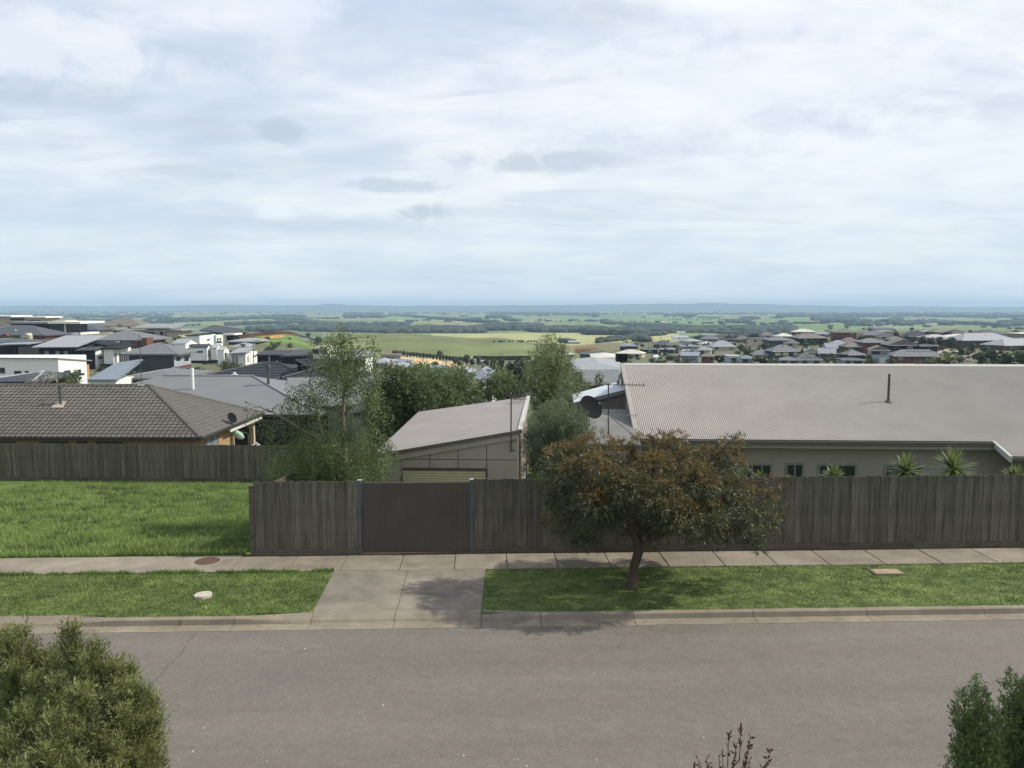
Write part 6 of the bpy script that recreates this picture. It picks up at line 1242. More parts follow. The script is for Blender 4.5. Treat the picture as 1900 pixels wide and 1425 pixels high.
# ------------------------------------------------------------------ street tree
def street_tree():
    rng = np.random.default_rng(5); b = PZ(1171, 1090); b.z = 0; d = b.dot(_f)
    e = empty('street_tree', b, 0, 'rounded street tree with dark leaves and orange new growth on the grass strip', 'tree')
    L_ = [(1035,850,30,.2),(1060,838,24),(1085,828,30,.3),(1118,815,16),(1060,880,38,-.6),(1110,870,40,-.9),(1150,845,34,.5),(1190,828,28,.6),(1230,815,20,.5),(1260,812,16,.3),(1240,835,30,.9),(1215,870,42,-.3),(1275,860,36,.4),(1310,850,26,.8),(1355,822,20,.3),(1372,820,14),(1350,850,28,.5),(1375,865,20),(1295,890,40,-.9),(1340,905,34,-.4),(1165,905,46,-1.2),(1225,925,46,-1.5),(1105,930,46,-1.2),(1050,925,38,-.2),(1030,965,26,.3),(1022,900,24,.4),(1075,975,34,-.6),(1125,948,36,-1.2),(1215,940,26,-1.5),(1262,955,40,-1.6),(1312,955,38,-1.2),(1368,950,38,-.6),(1410,925,26,.2),(1432,900,18,.5),(1430,960,22,.4),(1440,935,14),(1392,985,26,.0),(1335,985,26,-.8),(1290,985,22,.8),(1095,995,20,.5),(1110,985,20,-.4),(1150,880,40,1.2),(1250,890,40,1.5),(1180,930,42,1.6),(1300,930,40,1.6),(1090,930,36,1.5),(1370,905,28,1.2),(1150,975,18,1.6),(1210,960,34,.2),(1060,1000,14),(1405,1005,14),(1280,960,34,.6)]
    cl = px_clumps(L_, b, d, rng, .8, 1.25, .95)
    cl = [(a, b_, c, r * .84, r2 * .90, r3 * .80) for a, b_, c, r, r2, r3 in cl]
    P_, D_, gi = clump_leaves(cl, rng, 12000, .095, .02, .75, .02, .5, 12, .17, .62, .20, 11000)
    ctr = np.array([[0.55, 0, 2.2]]); h = P_[:, 2]; rad = np.linalg.norm((P_ - ctr) * np.array([[.36, .45, .7]]), axis=1)
    cz = np.array([c[2] for c in cl])[gi]; topness = (P_[:, 2] - cz) / np.array([c[5] for c in cl])[gi]
    cb = np.random.default_rng(3).uniform(-.30, .30, len(cl))[gi]        # some clumps carry far more new growth than others
    pr = np.clip((rad - .60) * 1.2, 0, 1) * .40 + np.clip((h - 2.4) * .45, 0, .45) + np.clip(topness * .7, -.4, .55) + cb * 1.3 - .0; noise = .5 * np.sin(P_[:,0]*2.3+1)*np.sin(P_[:,2]*2.7)*np.sin(P_[:,1]*1.9+2)
    flush = RNG.uniform(0, 1, len(P_)) < np.clip(pr * (1.0 + noise * 1.8), 0, .93)
    mi = np.where(flush, 1, 0); D2 = D_.copy(); D2[~flush, 2] -= .30; D2[flush, 2] += .3
    mA = leafmat('gum_leaf_dark', (.024,.032,.014), (.100,.108,.050), .15, .3, .45, 2.0); mB = leafmat('gum_leaf_flush', (.100,.082,.032), (.215,.145,.052), .35, .25, .5, 1.6)
    k = flush; V1 = leaf_arrays(P_[~k], D2[~k], .095, .020, rng, .1); V2 = leaf_arrays(P_[k], D2[k], .06, .02, rng, .0)
    link('foliage', mesh_np('foliage', V1, np.arange(len(V1)).reshape(-1, 4), mA), e); o = link('new_growth', mesh_np('new_growth', V2, np.arange(len(V2)).reshape(-1, 4), mB), e)
    q = MB(); f_ = lambda px, py, dd=0: P(px, py, d + dd) - b
    fork = f_(1186, 1020); q.tube([Vector((-.02,0,-.25)), f_(1170,1092), f_(1172,1078), f_(1177,1050), fork, f_(1184,1003)], [.20, .155, .12, .105, .115, .07], 12)
    t1 = [fork, f_(1196,1012), f_(1212,998), f_(1226,975,.1), f_(1250,940,.3), f_(1285,890,.4)]; t2 = [fork, f_(1180,1004), f_(1170,980,-.1), f_(1160,945,-.2), f_(1130,890,0), f_(1100,850,.2)]; t3 = [fork, f_(1186,1000,.2), f_(1192,965,.5), f_(1205,920,.6), f_(1215,860,.3)]
    for t in (t1, t2, t3): q.tube(t, [.085, .078, .066, .055, .04, .02], 9)
    limbs(q, fork, cl, rng, .028, .008, .12, 6, .8, via=t1[2:] + t2[2:] + t3[2:]); q.build('trunk', M_BARK, e, smooth=True)
street_tree()
# ------------------------------------------------------------------ birch
def birch():
    rng = np.random.default_rng(8); b = G(640, 905, 24)[0]; b = P(640, 893, 25.2); b.z = TXY(b.x, b.y); d = 25.2
    e = empty('birch_tree', b, 0, 'weeping birch with pale trunk and airy drooping branches in front of the grey metal roof', 'tree'); f_ = lambda px, py, dd=0: P(px, py, d + dd) - b
    L_ = [(632,606,12),(626,620,20),(645,628,18),(605,640,22),(588,652,12),(630,655,26),(660,650,20),(688,628,13),(694,645,14),(680,668,20),(640,688,28),(606,690,24),(690,690,16),(668,700,22),(576,712,18),(560,732,22),(588,738,20),(540,722,14),(535,745,18),(518,755,12),(640,725,22),(690,725,18),(700,745,16),(456,748,7),(470,756,9),(486,764,11),(505,778,13),(520,790,15),(500,795,11),(545,775,15),(620,760,16),(560,800,26),(600,812,30),(640,800,24),(680,800,24),(540,830,28),(580,850,34),(630,850,36),(680,840,34),(712,820,20),(728,826,12),(735,838,8),(515,855,24),(500,835,14),(545,878,24),(600,885,30),(650,885,32),(690,880,26),(700,860,18),(620,825,30,1.2),(660,865,30,-1),(560,860,26,1.0),(590,780,16),(660,770,16),(495,870,12)]
    cl = px_clumps(L_, b, d, rng, 1.0, 1.3, 1.05)
    P_, D_, gi = clump_leaves(cl, rng, 3000, .06, .04, .25, -.9, .45, 22, .55, .15, .25, 9000)
    y = P_[:, 2]; mA = leafmat('birch_leaf', (.062,.088,.034), (.170,.215,.090), .35, .3, .45, 1.4)
    foliage('foliage', P_, D_ + np.array([[0, 0, -.5]]), .058, .038, mA, None, e, rng, .05)
    q = MB(); tA = [f_(640, 905), f_(641, 870), f_(638, 820), f_(636, 770, .1), f_(640, 720, .1), f_(638, 680), f_(632, 640), f_(632, 600)]; q.tube(tA, [.11, .095, .08, .066, .05, .036, .022, .008], 8)
    tB = [f_(628, 905, .4), f_(606, 860, .4), f_(596, 800, .5), f_(585, 750, .4), f_(575, 715, .3)]; q.tube(tB, [.08, .065, .05, .03, .01], 7)
    tC = [f_(638, 850, -.2), f_(600, 820, -.6), f_(550, 790, -.7), f_(505, 765, -.6), f_(455, 745, -.4)]; q.tube(tC, [.04, .032, .025, .017, .006], 6)
    q.build('trunk', M_BARKW, e, smooth=True)
    q = MB(); limbs(q, tA[2], cl, rng, .018, .005, .25, 7, 1.0, via=tA[1:] + tB[1:] + tC[1:])
    ends = P_.reshape(-1, 22, 3)[::3]                     # fine hanging twigs that carry the leaves
    for s in ends[::5][:1000]:
        a, c = Vector(s[0]), Vector(s[-1]); q.tube([a, c], .003, 3, cap=False)
    q.build('branches', M_TWIG, e)['kind'] = 'stuff'
birch()
# ------------------------------------------------------------------ bushy trees and shrubs placed from their outline
DM = 3.2
def bushy(name, label, cat, L_, d, mats, base=None, dens=420, ln=.07, wd=.035, spread=.9, seed=1, up=.15, sprig=10, sl=.25, trunk=.12, bark=None, shell=.35, jit=.6, flat=1.1, group=None, outward=.6, nm=9000, droop=.05, limbf=.8, tallz=1.0):
    rng = np.random.default_rng(seed); base = base or (sum(c[0] for c in L_) / len(L_))
    g = P(base, HOR, d); b = Vector((g.x, g.y, TXY(g.x, g.y))); e = empty(name, b, 0, label, cat, group)
    cl = px_clumps(L_, b, d, rng, spread, flat, tallz); P_, D_, gi = clump_leaves(cl, rng, dens * DM, ln, wd, outward, up, jit, sprig, sl, shell, .05, nm)
    foliage('foliage', P_, D_, ln, wd, mats, None, e, rng, droop)
    lowz = min(c[2] for c in cl); q = MB(); top = Vector((np.mean([c[0] for c in cl]), np.mean([c[1] for c in cl]), max(.3, np.mean([c[2] for c in cl]) * .6)))
    q.tube([(0,0,-.3), (0,0,0), top * .5 + Vector((.05,0,0)), top], [trunk*1.3, trunk, trunk*.8, trunk*.5], 7); limbs(q, top, cl, rng, trunk*.4, .01, .05, 4, limbf); q.build('trunk', bark or M_BARK, e); return e
ML = lambda n, a, b, t=.25, v=.3, r=.5, c=1.0: leafmat(n, a, b, t, v, r, c)
m_dk = ML('shrub_dark', (.050,.078,.036), (.140,.180,.078)); m_md = ML('shrub_mid', (.062,.095,.042), (.160,.205,.092)); m_lt = ML('shrub_light', (.080,.115,.048), (.18,.235,.10)); m_ol = ML('olive_leaf', (.070,.095,.052), (.19,.235,.135), .25); m_gum = ML('wispy_leaf', (.080,.112,.042), (.21,.25,.115), .4); m_con = ML('conifer_dark', (.016,.028,.018), (.042,.062,.034))
bushy('bushy_tree', 'dark green bushy tree between the birch and the shed roof', 'tree', [(712,752,34),(735,715,30),(760,740,36),(705,795,28),(740,790,36),(772,775,30),(700,725,20),(725,695,20),(755,698,20),(795,800,22),(700,770,24),(725,825,22),(780,735,28)], 40, m_dk, dens=560, ln=.11, wd=.06, seed=2, sl=.3, spread=1.2)
bushy('bushy_tree', 'mid green bushy tree in the middle of the clump behind the shed', 'tree', [(790,715,26),(812,735,32),(770,705,18),(835,750,26),(800,765,28),(780,690,14),(815,705,18),(845,765,18),(782,688,12)], 43, m_md, dens=560, ln=.11, wd=.06, seed=3, sl=.3, spread=1.0)
bushy('bushy_tree', 'light green bushy tree at the right end of the clump behind the shed', 'tree', [(845,712,24),(865,730,24),(830,695,16),(860,700,18),(880,745,14),(850,690,12),(835,730,22),(800,692,14)], 46, m_lt, dens=560, ln=.11, wd=.06, seed=4, sl=.3, spread=1.0)
bushy('bushy_tree', 'dark tree filling the gap behind the high end of the shed roof', 'tree', [(900,722,18),(925,715,20),(950,725,20),(895,738,14),(935,735,20),(965,735,16),(915,705,10)], 50, m_dk, dens=520, ln=.12, wd=.07, seed=5, sl=.3)
bushy('olive_tree', 'grey-green olive tree between the shed and the big house', 'tree', [(1000,790,22),(1030,768,24),(1060,780,24),(1078,800,22),(1010,815,30),(1050,815,34),(1085,830,20),(990,835,20),(1010,860,26),(1050,855,30),(1080,865,16),(985,875,16),(1030,885,22),(1040,756,14),(1012,770,14),(978,820,12),(1065,890,20)], 28, m_ol, dens=3600, ln=.055, wd=.022, seed=6, sl=.22, up=.35, spread=.8)
bushy('wispy_tree', 'tall narrow olive-tinted tree standing between the shed roof and the estate', 'tree', [(1012,632,10),(1022,640,14),(1036,645,12),(1002,655,14),(1022,665,20),(1042,668,16),(990,685,14),(1012,692,24),(1040,695,24),(1060,705,16),(1000,720,24),(1030,725,26),(1055,728,20),(982,715,14),(1010,750,24),(1040,750,22),(1068,690,8),(1000,672,14),(1045,655,10)], 47, m_gum, dens=430, ln=.12, wd=.05, seed=7, sl=.5, up=.1, spread=1.0, shell=.2)
bushy('garden_tree', 'round dark green tree at the right foot of the wispy tree', 'tree', [(1072,712,14),(1082,725,16),(1068,735,16),(1090,738,12)], 44, m_md, dens=520, ln=.11, wd=.06, seed=9)
bushy('garden_tree', 'grey-leaved shrub under the wispy tree', 'tree', [(1050,722,16),(1062,742,16),(1045,745,14)], 40, m_ol, dens=520, ln=.09, wd=.045, seed=10)
for i, (x, yt, yb, lb) in enumerate(((1113, 690, 712, 'small cone shaped tree left of the pair behind the aerial'), (1155, 692, 706, 'small cone shaped tree right of the pair behind the aerial'))):
    bushy('cone_tree', lb, 'tree', [(x, yt + 4, 3.5), (x, yt + 9, 6), (x, yt + 15, 7.5), (x, yt + 21, 8), (x, yt + 27, 8)], 46, m_md, dens=900, ln=.09, wd=.05, seed=20 + i, spread=.1, sl=.15, up=.5)
dk = [('dark conifer left of the wispy tree', [(962,672,5),(960,682,10),(956,694,13),(958,706,14),(965,700,12)], 95, m_con), ('leafy garden tree beside the dark conifer', [(925,690,8),(928,700,9),(920,682,6)], 100, m_dk), ('yellow-green shrub in the dip behind the dark conifer', [(940,696,9),(948,705,10),(980,690,8)], 88, m_lt), ('pale shrub row right of the dark conifer', [(975,672,6),(985,680,8),(970,678,7)], 130, m_md)]
for i, (lb, L_, d, m) in enumerate(dk): bushy('garden_tree', lb, 'tree', L_, d, m, dens=110, ln=.26, wd=.15, seed=30 + i, sl=.5, spread=1.0)
bushy('blossom_shrub', 'leggy shrub with pale blossom in front of the white house', 'shrub', [(62,704,7),(75,701,8),(88,703,8),(100,700,7),(108,706,6),(72,709,7),(95,709,7)], 62, ML('blossom', (.16,.17,.13), (.42,.42,.38), .2), dens=130, ln=.14, wd=.10, seed=40, spread=.6, sl=.4, shell=.1, trunk=.05)
bushy('garden_tree', 'dark green tree in front of the white wall at far left', 'tree', [(128,702,8),(140,700,9),(135,708,10),(124,709,7),(148,707,6),(142,694,5)], 64, m_dk, dens=260, ln=.18, wd=.10, seed=41, spread=.6)
# ------------------------------------------------------------------ yuccas behind the right fence
m_yu = leafmat('palm_blade', (.075,.115,.040), (.20,.25,.09), .3, .2, .45, 1.0)
def yucca(px, pyc, rpx, label, seed, d=24.2):
    rng = np.random.default_rng(seed); c = P(px, pyc, d); g = TXY(c.x, c.y); b = Vector((c.x, c.y, g)); e = empty('cabbage_palm', b, 0, label, 'palm', 'spiky palms behind the right fence'); hz = c.z - g
    q = MB(); q.tube([(0,0,-.2),(.02,0,hz*.5),(0,0,hz)], [.10,.08,.07], 8); q.build('trunk', M_BARK, e)
    n = 210; R_ = rpx * d / FOC; V = []; F = []
    for i in range(n):
        az = rng.uniform(0, 2*math.pi); el = rng.uniform(-.35, 1.45); l = R_ * rng.uniform(.75, 1.1); w = .027; dr = Vector((math.cos(az)*math.cos(el), math.sin(az)*math.cos(el), math.sin(el))); s = dr.cross(Vector((0,0,1))).normalized() * w
        p0 = Vector((0,0,hz)); k0 = len(V); bend = max(0, math.cos(el)) * .22
        for t in (0, .35, .7, 1.0):
            p = p0 + dr * l * t + Vector((0,0,-bend*l*t*t)); ww = (.7, 1.0, .7, .05)[(0,.35,.7,1.0).index(t)]; V += [tuple(p - s*ww), tuple(p + s*ww)]
        F += [(k0, k0+1, k0+3, k0+2), (k0+2, k0+3, k0+5, k0+4), (k0+4, k0+5, k0+7, k0+6)]
    link('fronds', mesh_np('fronds', np.array(V), np.array(F), m_yu), e)
yucca(1409, 895, 24, 'small spiky palm seen at the right edge of the street tree', 1); yucca(1546, 890, 34, 'spiky palm in front of the third window', 2); yucca(1681, 876, 42, 'large spiky palm in front of the fourth window, left of the largest', 3); yucca(1768, 872, 48, 'largest spiky palm before the plain wall', 4); yucca(1884, 892, 36, 'spiky palm under the roof step at the right edge', 5); yucca(1464, 892, 12, 'tip of a low spiky palm below the second window', 6)
# ------------------------------------------------------------------ foreground shrubs on the near side of the street
def needle_bush():
    rng = np.random.default_rng(50); d = 7.2; b = P(130, HOR, d); b.z = 0; e = empty('needle_shrub', b, 0, 'large fine-leaved olive green shrub in the bottom left corner', 'shrub')
    # upright plumes: (tip x, tip y, width, depth offset)
    T_ = [(38,1176,24,.3),(18,1195,26,.2),(62,1212,26,.4),(5,1180,22,.5),(90,1222,22,.3),(130,1178,15,.2),(142,1212,24,.1),(118,1226,24,.3),(176,1206,22,.2),(165,1232,26,0),(208,1246,24,.1),(222,1240,18,.3),(246,1250,16,.2),(238,1278,26,0),(262,1286,24,-.1),(285,1300,26,0),(303,1310,22,.1),(296,1345,26,-.1),(306,1392,22,.1),(272,1350,32,-.3),(235,1330,34,-.3),(198,1300,34,-.2),(150,1290,34,-.3),(105,1275,34,-.2),(60,1270,34,-.1),(20,1255,36,0),(-20,1230,36,.1),(100,1340,40,-.6),(40,1330,42,-.5),(160,1370,40,-.6),(215,1390,38,-.5),(260,1410,34,-.4),(0,1380,44,-.6),(80,1400,42,-.8),(140,1425,42,-.8),(200,1440,40,-.7),(15,1440,44,-.9),(290,1440,26,-.2)]
    P_, D_ = [], []; q = MB()
    for (px, py, w, dd) in T_:
        px = px if px < 190 else 190 + (px - 190) * .80; dd = dd * 1.5 + rng.uniform(-.15, .15); tip = P(px, py, d + dd) - b; r = w * .80 * (d + dd) / FOC; lean = Vector((rng.normal(0, .10), rng.normal(0, .10), 0)); H_ = r * rng.uniform(5.5, 7.5); foot = tip - Vector((0, 0, H_)) - lean * H_
        ns = int(430 * (r / .13)); t = rng.uniform(.0, 1, ns) ** .75
        prof_ = np.interp(t, [0, .35, .7, .9, 1], [1.3, 1.15, .62, .28, .05]) * r; a = rng.uniform(0, 2*np.pi, ns); rr = prof_ * np.sqrt(rng.uniform(.15, 1, ns)) * rng.uniform(.7, 1.35, ns) * (1 + .35 * np.sin(a * 3 + t * 9 + px))
        base = np.array(foot)[None] * (1 - t[:, None]) + np.array(tip)[None] * t[:, None]; out = np.stack([np.cos(a), np.sin(a), np.zeros(ns)], 1); c = base + out * rr[:, None]
        sd_ = out * .45 + np.array([[0, 0, 1.0]]) + rng.normal(0, .25, (ns, 3)); sd_ /= np.linalg.norm(sd_, axis=1, keepdims=True); k = 15; s = rng.uniform(0, 1, (ns, k, 1)); L_ = rng.uniform(.10, .2, (ns, 1, 1))
        p = c[:, None] + sd_[:, None] * s * L_; ld = sd_[:, None] * .9 + rng.normal(0, .42, (ns, k, 3)); P_.append(p.reshape(-1, 3)); D_.append(ld.reshape(-1, 3))
        q.tube([foot, foot.lerp(tip, .5), tip - Vector((0, 0, r * .6))], [.012, .007, .002], 4, cap=False)
    P_, D_ = np.concatenate(P_), np.concatenate(D_); m = leafmat('needle_leaf', (.038,.050,.016), (.24,.26,.10), .25, .3, .5, 4.5)
    print('needle leaves', len(P_)); foliage('foliage', P_, D_, .040, .0072, m, None, e, rng, .0)
    q.tube([(0,0,-.2),(0,0,1.2),(0,.05,2.4)], [.09,.07,.04], 7); q.build('trunk', M_BARK, e)
needle_bush()
def juniper(label, cols, seed, d):
    L_ = []
    for x, yt, w in cols:
        y = yt; k = 0
        while y < 1450: r = min(w, 5 + k * 5.0); L_.append((x + (k % 2) * 3 - 1.5, y + r * .6, r, 0.0 + (k % 3) * .04)); y += r * .9; k += 1
    m = leafmat('juniper_scale', (.030,.052,.020), (.125,.175,.062), .15, .3, .55, 3.0)
    bushy('juniper', label, 'shrub', L_, d, m, bark=M_TWIG, base=cols[0][0], dens=70000, ln=.020, wd=.010, seed=seed, sl=.07, up=.9, spread=.05, sprig=16, shell=.45, jit=.5, outward=.5, trunk=.010, nm=5500, limbf=0)
juniper('upright dark green juniper left of the pair in the bottom right corner', [(1812,1262,22),(1785,1285,18),(1835,1300,22),(1800,1330,26),(1835,1370,26),(1760,1412,12),(1790,1390,24)], 51, 6.4)
juniper('taller dark green juniper at the bottom right edge', [(1877,1250,18),(1899,1270,18),(1860,1310,20),(1885,1330,26),(1915,1290,24),(1920,1250,18)], 52, 6.9)
def red_sprig():
    rng = np.random.default_rng(53); d = 5.6; b = P(1370, HOR, d); b.z = 0; e = empty('red_leaf_shrub', b, 0, 'thin red-brown sprigs of a shrub at the bottom edge', 'shrub'); f_ = lambda px, py, dd=0: P(px, py, d + dd) - b
    q = MB(); root = Vector((0, 0, 3.2)); q.tube([(0,0,-.1),(0,0,1.6),root], [.03,.02,.012], 6); pts = []
    tips = [(1375,1348),(1352,1362),(1392,1366),(1365,1390),(1385,1395),(1340,1400),(1392,1410),(1432,1388),(1425,1412),(1294,1406),(1310,1403),(1334,1402),(1360,1410),(1415,1424),(1288,1422)]
    for t in tips:
        e_ = f_(*t, rng.uniform(-.15, .15)); m = Vector((e_.x * .72 + .01, e_.y, e_.z - .25)); q.tube([root, m, e_], [.006, .004, .002], 4)
        for k in range(14): pts.append(m.lerp(e_, rng.uniform(.25, 1)) )
    q.build('stems', mat('red_stem', (.06,.03,.022), .8), e); P_ = np.array(pts); D_ = rng.normal(0, .5, P_.shape) + np.array([[0, 0, .9]])
    foliage('foliage', P_, D_, .048, .018, leafmat('red_leaf', (.045,.020,.018), (.105,.045,.036), .25, .3), None, e, rng)
red_sprig()
# ------------------------------------------------------------------ far trees: one crown built once per kind, copied
def blob_tree(seed, m, n=260, tall=1.0):
    rng = np.random.default_rng(seed); cs = []
    for i in range(9):
        a = rng.uniform(0, 6.28); rr = rng.uniform(.0, .30); cs.append((rr * math.cos(a), rr * math.sin(a), (.42 + rng.uniform(-.22, .34)) * 1.0, rng.uniform(.18, .28), rng.uniform(.18, .28), rng.uniform(.16, .26)))
    P_, D_, _ = clump_leaves(cs, rng, 0, 1, 1, .7, .1, .7, 6, .08, .7, .05); V = leaf_arrays(P_, D_, .15, .11, rng)
    # closed inner mass so that distant crowns are not see-through
    cr = mesh_np('crown', V, np.arange(len(V)).reshape(-1, 4), m)
    q = MB()
    for c in cs:
        ns = 5; rings = [(c[0] + c[3]*.8*math.cos(k*1.2566)*s, c[1] + c[4]*.8*math.sin(k*1.2566)*s, c[2] + c[5]*.8*z) for z, s in ((-.75, .6), (.05, 1.0), (.75, .6)) for k in range(5)]
        q.add(rings + [(c[0], c[1], c[2] + c[5]*.9)], [(k, (k+1) % 5, 5+(k+1) % 5, 5+k) for k in range(5)] + [(5+k, 5+(k+1) % 5, 10+(k+1) % 5, 10+k) for k in range(5)] + [(10+k, 10+(k+1) % 5, 15) for k in range(5)])
    bm = bmesh.new(); bm.from_mesh(cr); t = q.mesh('tmp', m); bm.from_mesh(t); bm.to_mesh(cr); bm.free(); bpy.data.meshes.remove(t)
    tr = MB().tube([(0,0,-.1),(0,0,.5)], [.035,.02], 5).mesh('trunk', M_BARK); return cr, tr
m_fd, m_fm, m_fl, m_fy = ML('far_dark', (.020,.034,.018), (.052,.078,.036)), ML('far_mid', (.032,.052,.024), (.080,.112,.048)), ML('far_light', (.050,.075,.034), (.115,.150,.065)), ML('far_yellow', (.11,.13,.04), (.22,.23,.09))
PROTO = {k: [blob_tree(s, m) for s in range(a, a + 3)] for k, m, a in (('d', m_fd, 100), ('m', m_fm, 110), ('l', m_fl, 120), ('y', m_fy, 130))}
def far_tree(px, yt, yb, w, kind, label, group=None, name='garden_tree', cat='tree', d=None):
    if d is None: p, d = G(px, yb)
    else: p = P(px, HOR, d); p.z = TXY(p.x, p.y)
    h = P(px, yt, d).z - p.z; wd = w * d / FOC; cr, tr = random.choice(PROTO[kind]); e = empty(name, p, random.uniform(0, 6), label, cat, group)
    c = link('crown', cr, e); c.scale = (wd, wd, h * 1.0); t = link('trunk', tr, e); t.scale = (wd, wd, h); return e
GT = 'garden trees of the right-hand estate'
for a in [(1234,645,656,11,'d','round dark street tree first from the left beside the pale road'),(1254,643,654,12,'d','round dark street tree second beside the pale road'),(1275,639,650,9,'d','round dark street tree third beside the pale road'),(1293,637,648,9,'m','small round street tree fourth beside the pale road'),(1306,636,647,10,'m','street tree left of the light twin gables'),(1315,634,646,9,'m','small dense tree touching the light twin gables'),
 (1224,651,664,8,'d','narrow tree at the left edge of the pale road'),(1401,617,629,24,'d','wide dark bush-like tree on the skyline left of the cream upstairs box'),(1376,636,652,16,'l','yellow-green tree below the olive-grey roof'),(1388,642,664,22,'m','broad green tree left of the dark brick house'),(1424,634,650,18,'m','leafy tree below the cream upstairs box'),(1410,642,654,16,'m','medium tree between the grey hip and the cream box'),(1336,658,676,22,'d','dark spreading tree in front of the red brick porch'),(1258,662,674,10,'m','young tree in front of the boxy pale blue house'),(1414,661,676,32,'m','low wide green tree in front of the grey hip by the yellow shrub'),(1436,662,678,22,'l','low olive tree left of the mid grey pair of roofs'),
 (1497,634,642,12,'d','small dark tree beside the big grey hip with dark walls'),(1508,629,642,14,'m','leafy tree at the foot of the white pyramid roof house'),(1526,638,650,14,'m','tree among the solar roofs'),(1570,648,666,20,'m','bright green tree in front of the brick single storey'),(1556,663,678,30,'d','brownish low tree against the big ridge'),(1541,655,668,12,'d','small dark tree beside the bright solar array'),(1612,652,676,16,'m','tall tree left of the pale blue gabled house'),(1597,622,634,14,'m','tree right of the two storey brick house near the skyline'),(1571,603,611,9,'d','small dark tree on the skyline above the brick two storey'),(1602,608,617,8,'d','dark round tree on the skyline left of the long dark house'),(1614,607,616,14,'d','second dark tree on the skyline left of the long dark house'),(1540,602,612,11,'d','tree standing up on the skyline right of the white pyramid roof'),
 (1664,612,632,16,'m','tall green tree between two hip roofs in the middle of the estate'),(1653,616,630,12,'m','smaller green tree beside the tall middle one'),(1692,607,614,10,'d','dark tree on the skyline above the wide dark roof'),(1703,612,619,11,'l','pale tree on the skyline above the wide dark roof'),(1800,612,618,7,'d','small shrub on the skyline left of the tall grey hip'),(1683,621,636,10,'d','narrow dark tree left of the row of garden trees'),(1692,624,642,12,'d','dark garden tree first in the row beside the black box wing'),(1712,622,644,20,'d','large garden tree second in the row beside the black box wing'),(1728,624,645,18,'m','leafy garden tree third in the row behind the black box wing'),(1743,624,645,14,'d','garden tree fourth in the row'),(1765,625,648,18,'d','large dark garden tree right of the row'),(1784,638,664,15,'d','egg shaped dark tree standing alone in the paved court'),(1804,634,656,16,'d','dark tree right of the egg shaped one'),(1778,632,640,10,'m','small tree behind the egg shaped one'),
 (1752,656,680,44,'y','yellow-green shrub at the right end of the long brick house'),(1722,664,682,20,'l','low shrub in front of the long brick house'),(1820,650,676,30,'m','bushy green tree left in the mass at the right edge'),(1845,646,678,40,'d','dark green tree in the mass at the right edge'),(1870,652,680,40,'m','tall mid green tree in the mass at the right edge'),(1896,648,680,44,'l','grey-green tree at the very right edge'),(1828,640,656,18,'m','tree above the mass at the right edge'),(1885,612,621,20,'l','pale scrub on the skyline at the right edge'),(1487,644,668,10,'m','slim tree right of the three cream blinds')]:
    far_tree(*a, group=GT)
GL = 'trees among the left hillside houses'
for a in [(488,611.5,621,8,'d','lone dark tree on the crest behind the red-brown fence'),(572,617,626,12,'d','dark tree at the right end of the red-brown fence'),(294,626,634,4,'d','first of the small garden conifers by the pale stone wall'),(300,626,634,4,'d','second of the small garden conifers by the pale stone wall'),(307,627,634,4,'d','third of the small garden conifers by the pale stone wall'),(37,641,656,16,'m','shrub in the raised garden bed at far left'),(18,622,632,8,'d','small garden shrub beside the cream gabled porch'),(448,614,624,20,'d','scrubby tree behind the white framed corner box'),(590,622,640,18,'m','tree at the left edge of the birch crown on the hillside')]: far_tree(*a, group=GL)
# hedge of dark trees along the foot of the hill
for i in range(22):
    t = i / 21; far_tree(731 + t * 128, 649.5 + t * 12 + random.uniform(-1, 1), 660 + t * 14, 8.5, 'd', 'dark pine in the clipped row at the foot of the green hill', 'pines in the row at the foot of the green hill', 'pine_tree')
for a in [(816,650,668,13,'d','taller dark tree breaking the pine row'),(866,657,678,16,'d','dark tree at the lower end of the pine row'),(877,664,680,14,'d','second dark tree at the lower end of the pine row'),(888,658,678,14,'m','leafy tree right of the pine row'),(903,665,682,14,'d','dark shrub tree left of the farm shed'),(915,664,690,16,'d','tall dark tree in the dip right of the pine row'),(845,662,676,14,'d','round dark tree in the lower pine row'),(853,668,680,14,'m','round green tree in the lower pine row'),(808,670,680,20,'d','dark rounded shrub at the sandy slope'),(930,660,700,16,'d','tall dark gum tree in the dip'),(945,668,700,18,'m','leafy tree beside the tall dark gum'),(905,678,705,20,'m','bushy tree right of the solar roof'),(898,674,690,12,'y','yellow-green shrub beside the farm shed')]: far_tree(*a, group='trees at the foot of the green hill')
for i, x in enumerate((917,926,929,932,936,942,946,951,961,965,968,971,978,981,986,991,994,997)): far_tree(x, 630.5 + (x % 5) * .4, 635.5, 3.2 + (x % 3), 'd', 'small dark tree in the dotted hedge line across the tan field', 'trees dotted along the tan field', 'paddock_tree')
for i, x in enumerate((993,998,1003,1013,1016,1032,1040,1058,1075,1090,1098,1101,1105,1117,1121,1126,1133,1151,1155,1168,1173,1178,1189,1196,1242,1249,1256,1262,1275,1284,1294,1305,1311,1318,1335,1340,1346,1352)): far_tree(x, 594.5 if x < 1200 else 591.5, 598 if x < 1200 else 595, 3.0 + (x % 3), 'd', 'tiny dark tree in the dotted row across the far green paddock', 'trees dotted across the far paddock', 'paddock_tree')
for x, yt, yb, w, l in ((1096,602.5,611,9,'lone round tree in the green paddock above the wooded belt'),(1178,607,614,12,'round tree at the right end of the wooded belt'),(706,649,652,4,'tiny bush on the green hill'),(1400,600,606,7,'small clump of trees on the far paddock')): far_tree(x, yt, yb, w, 'd', l, None, 'paddock_tree')
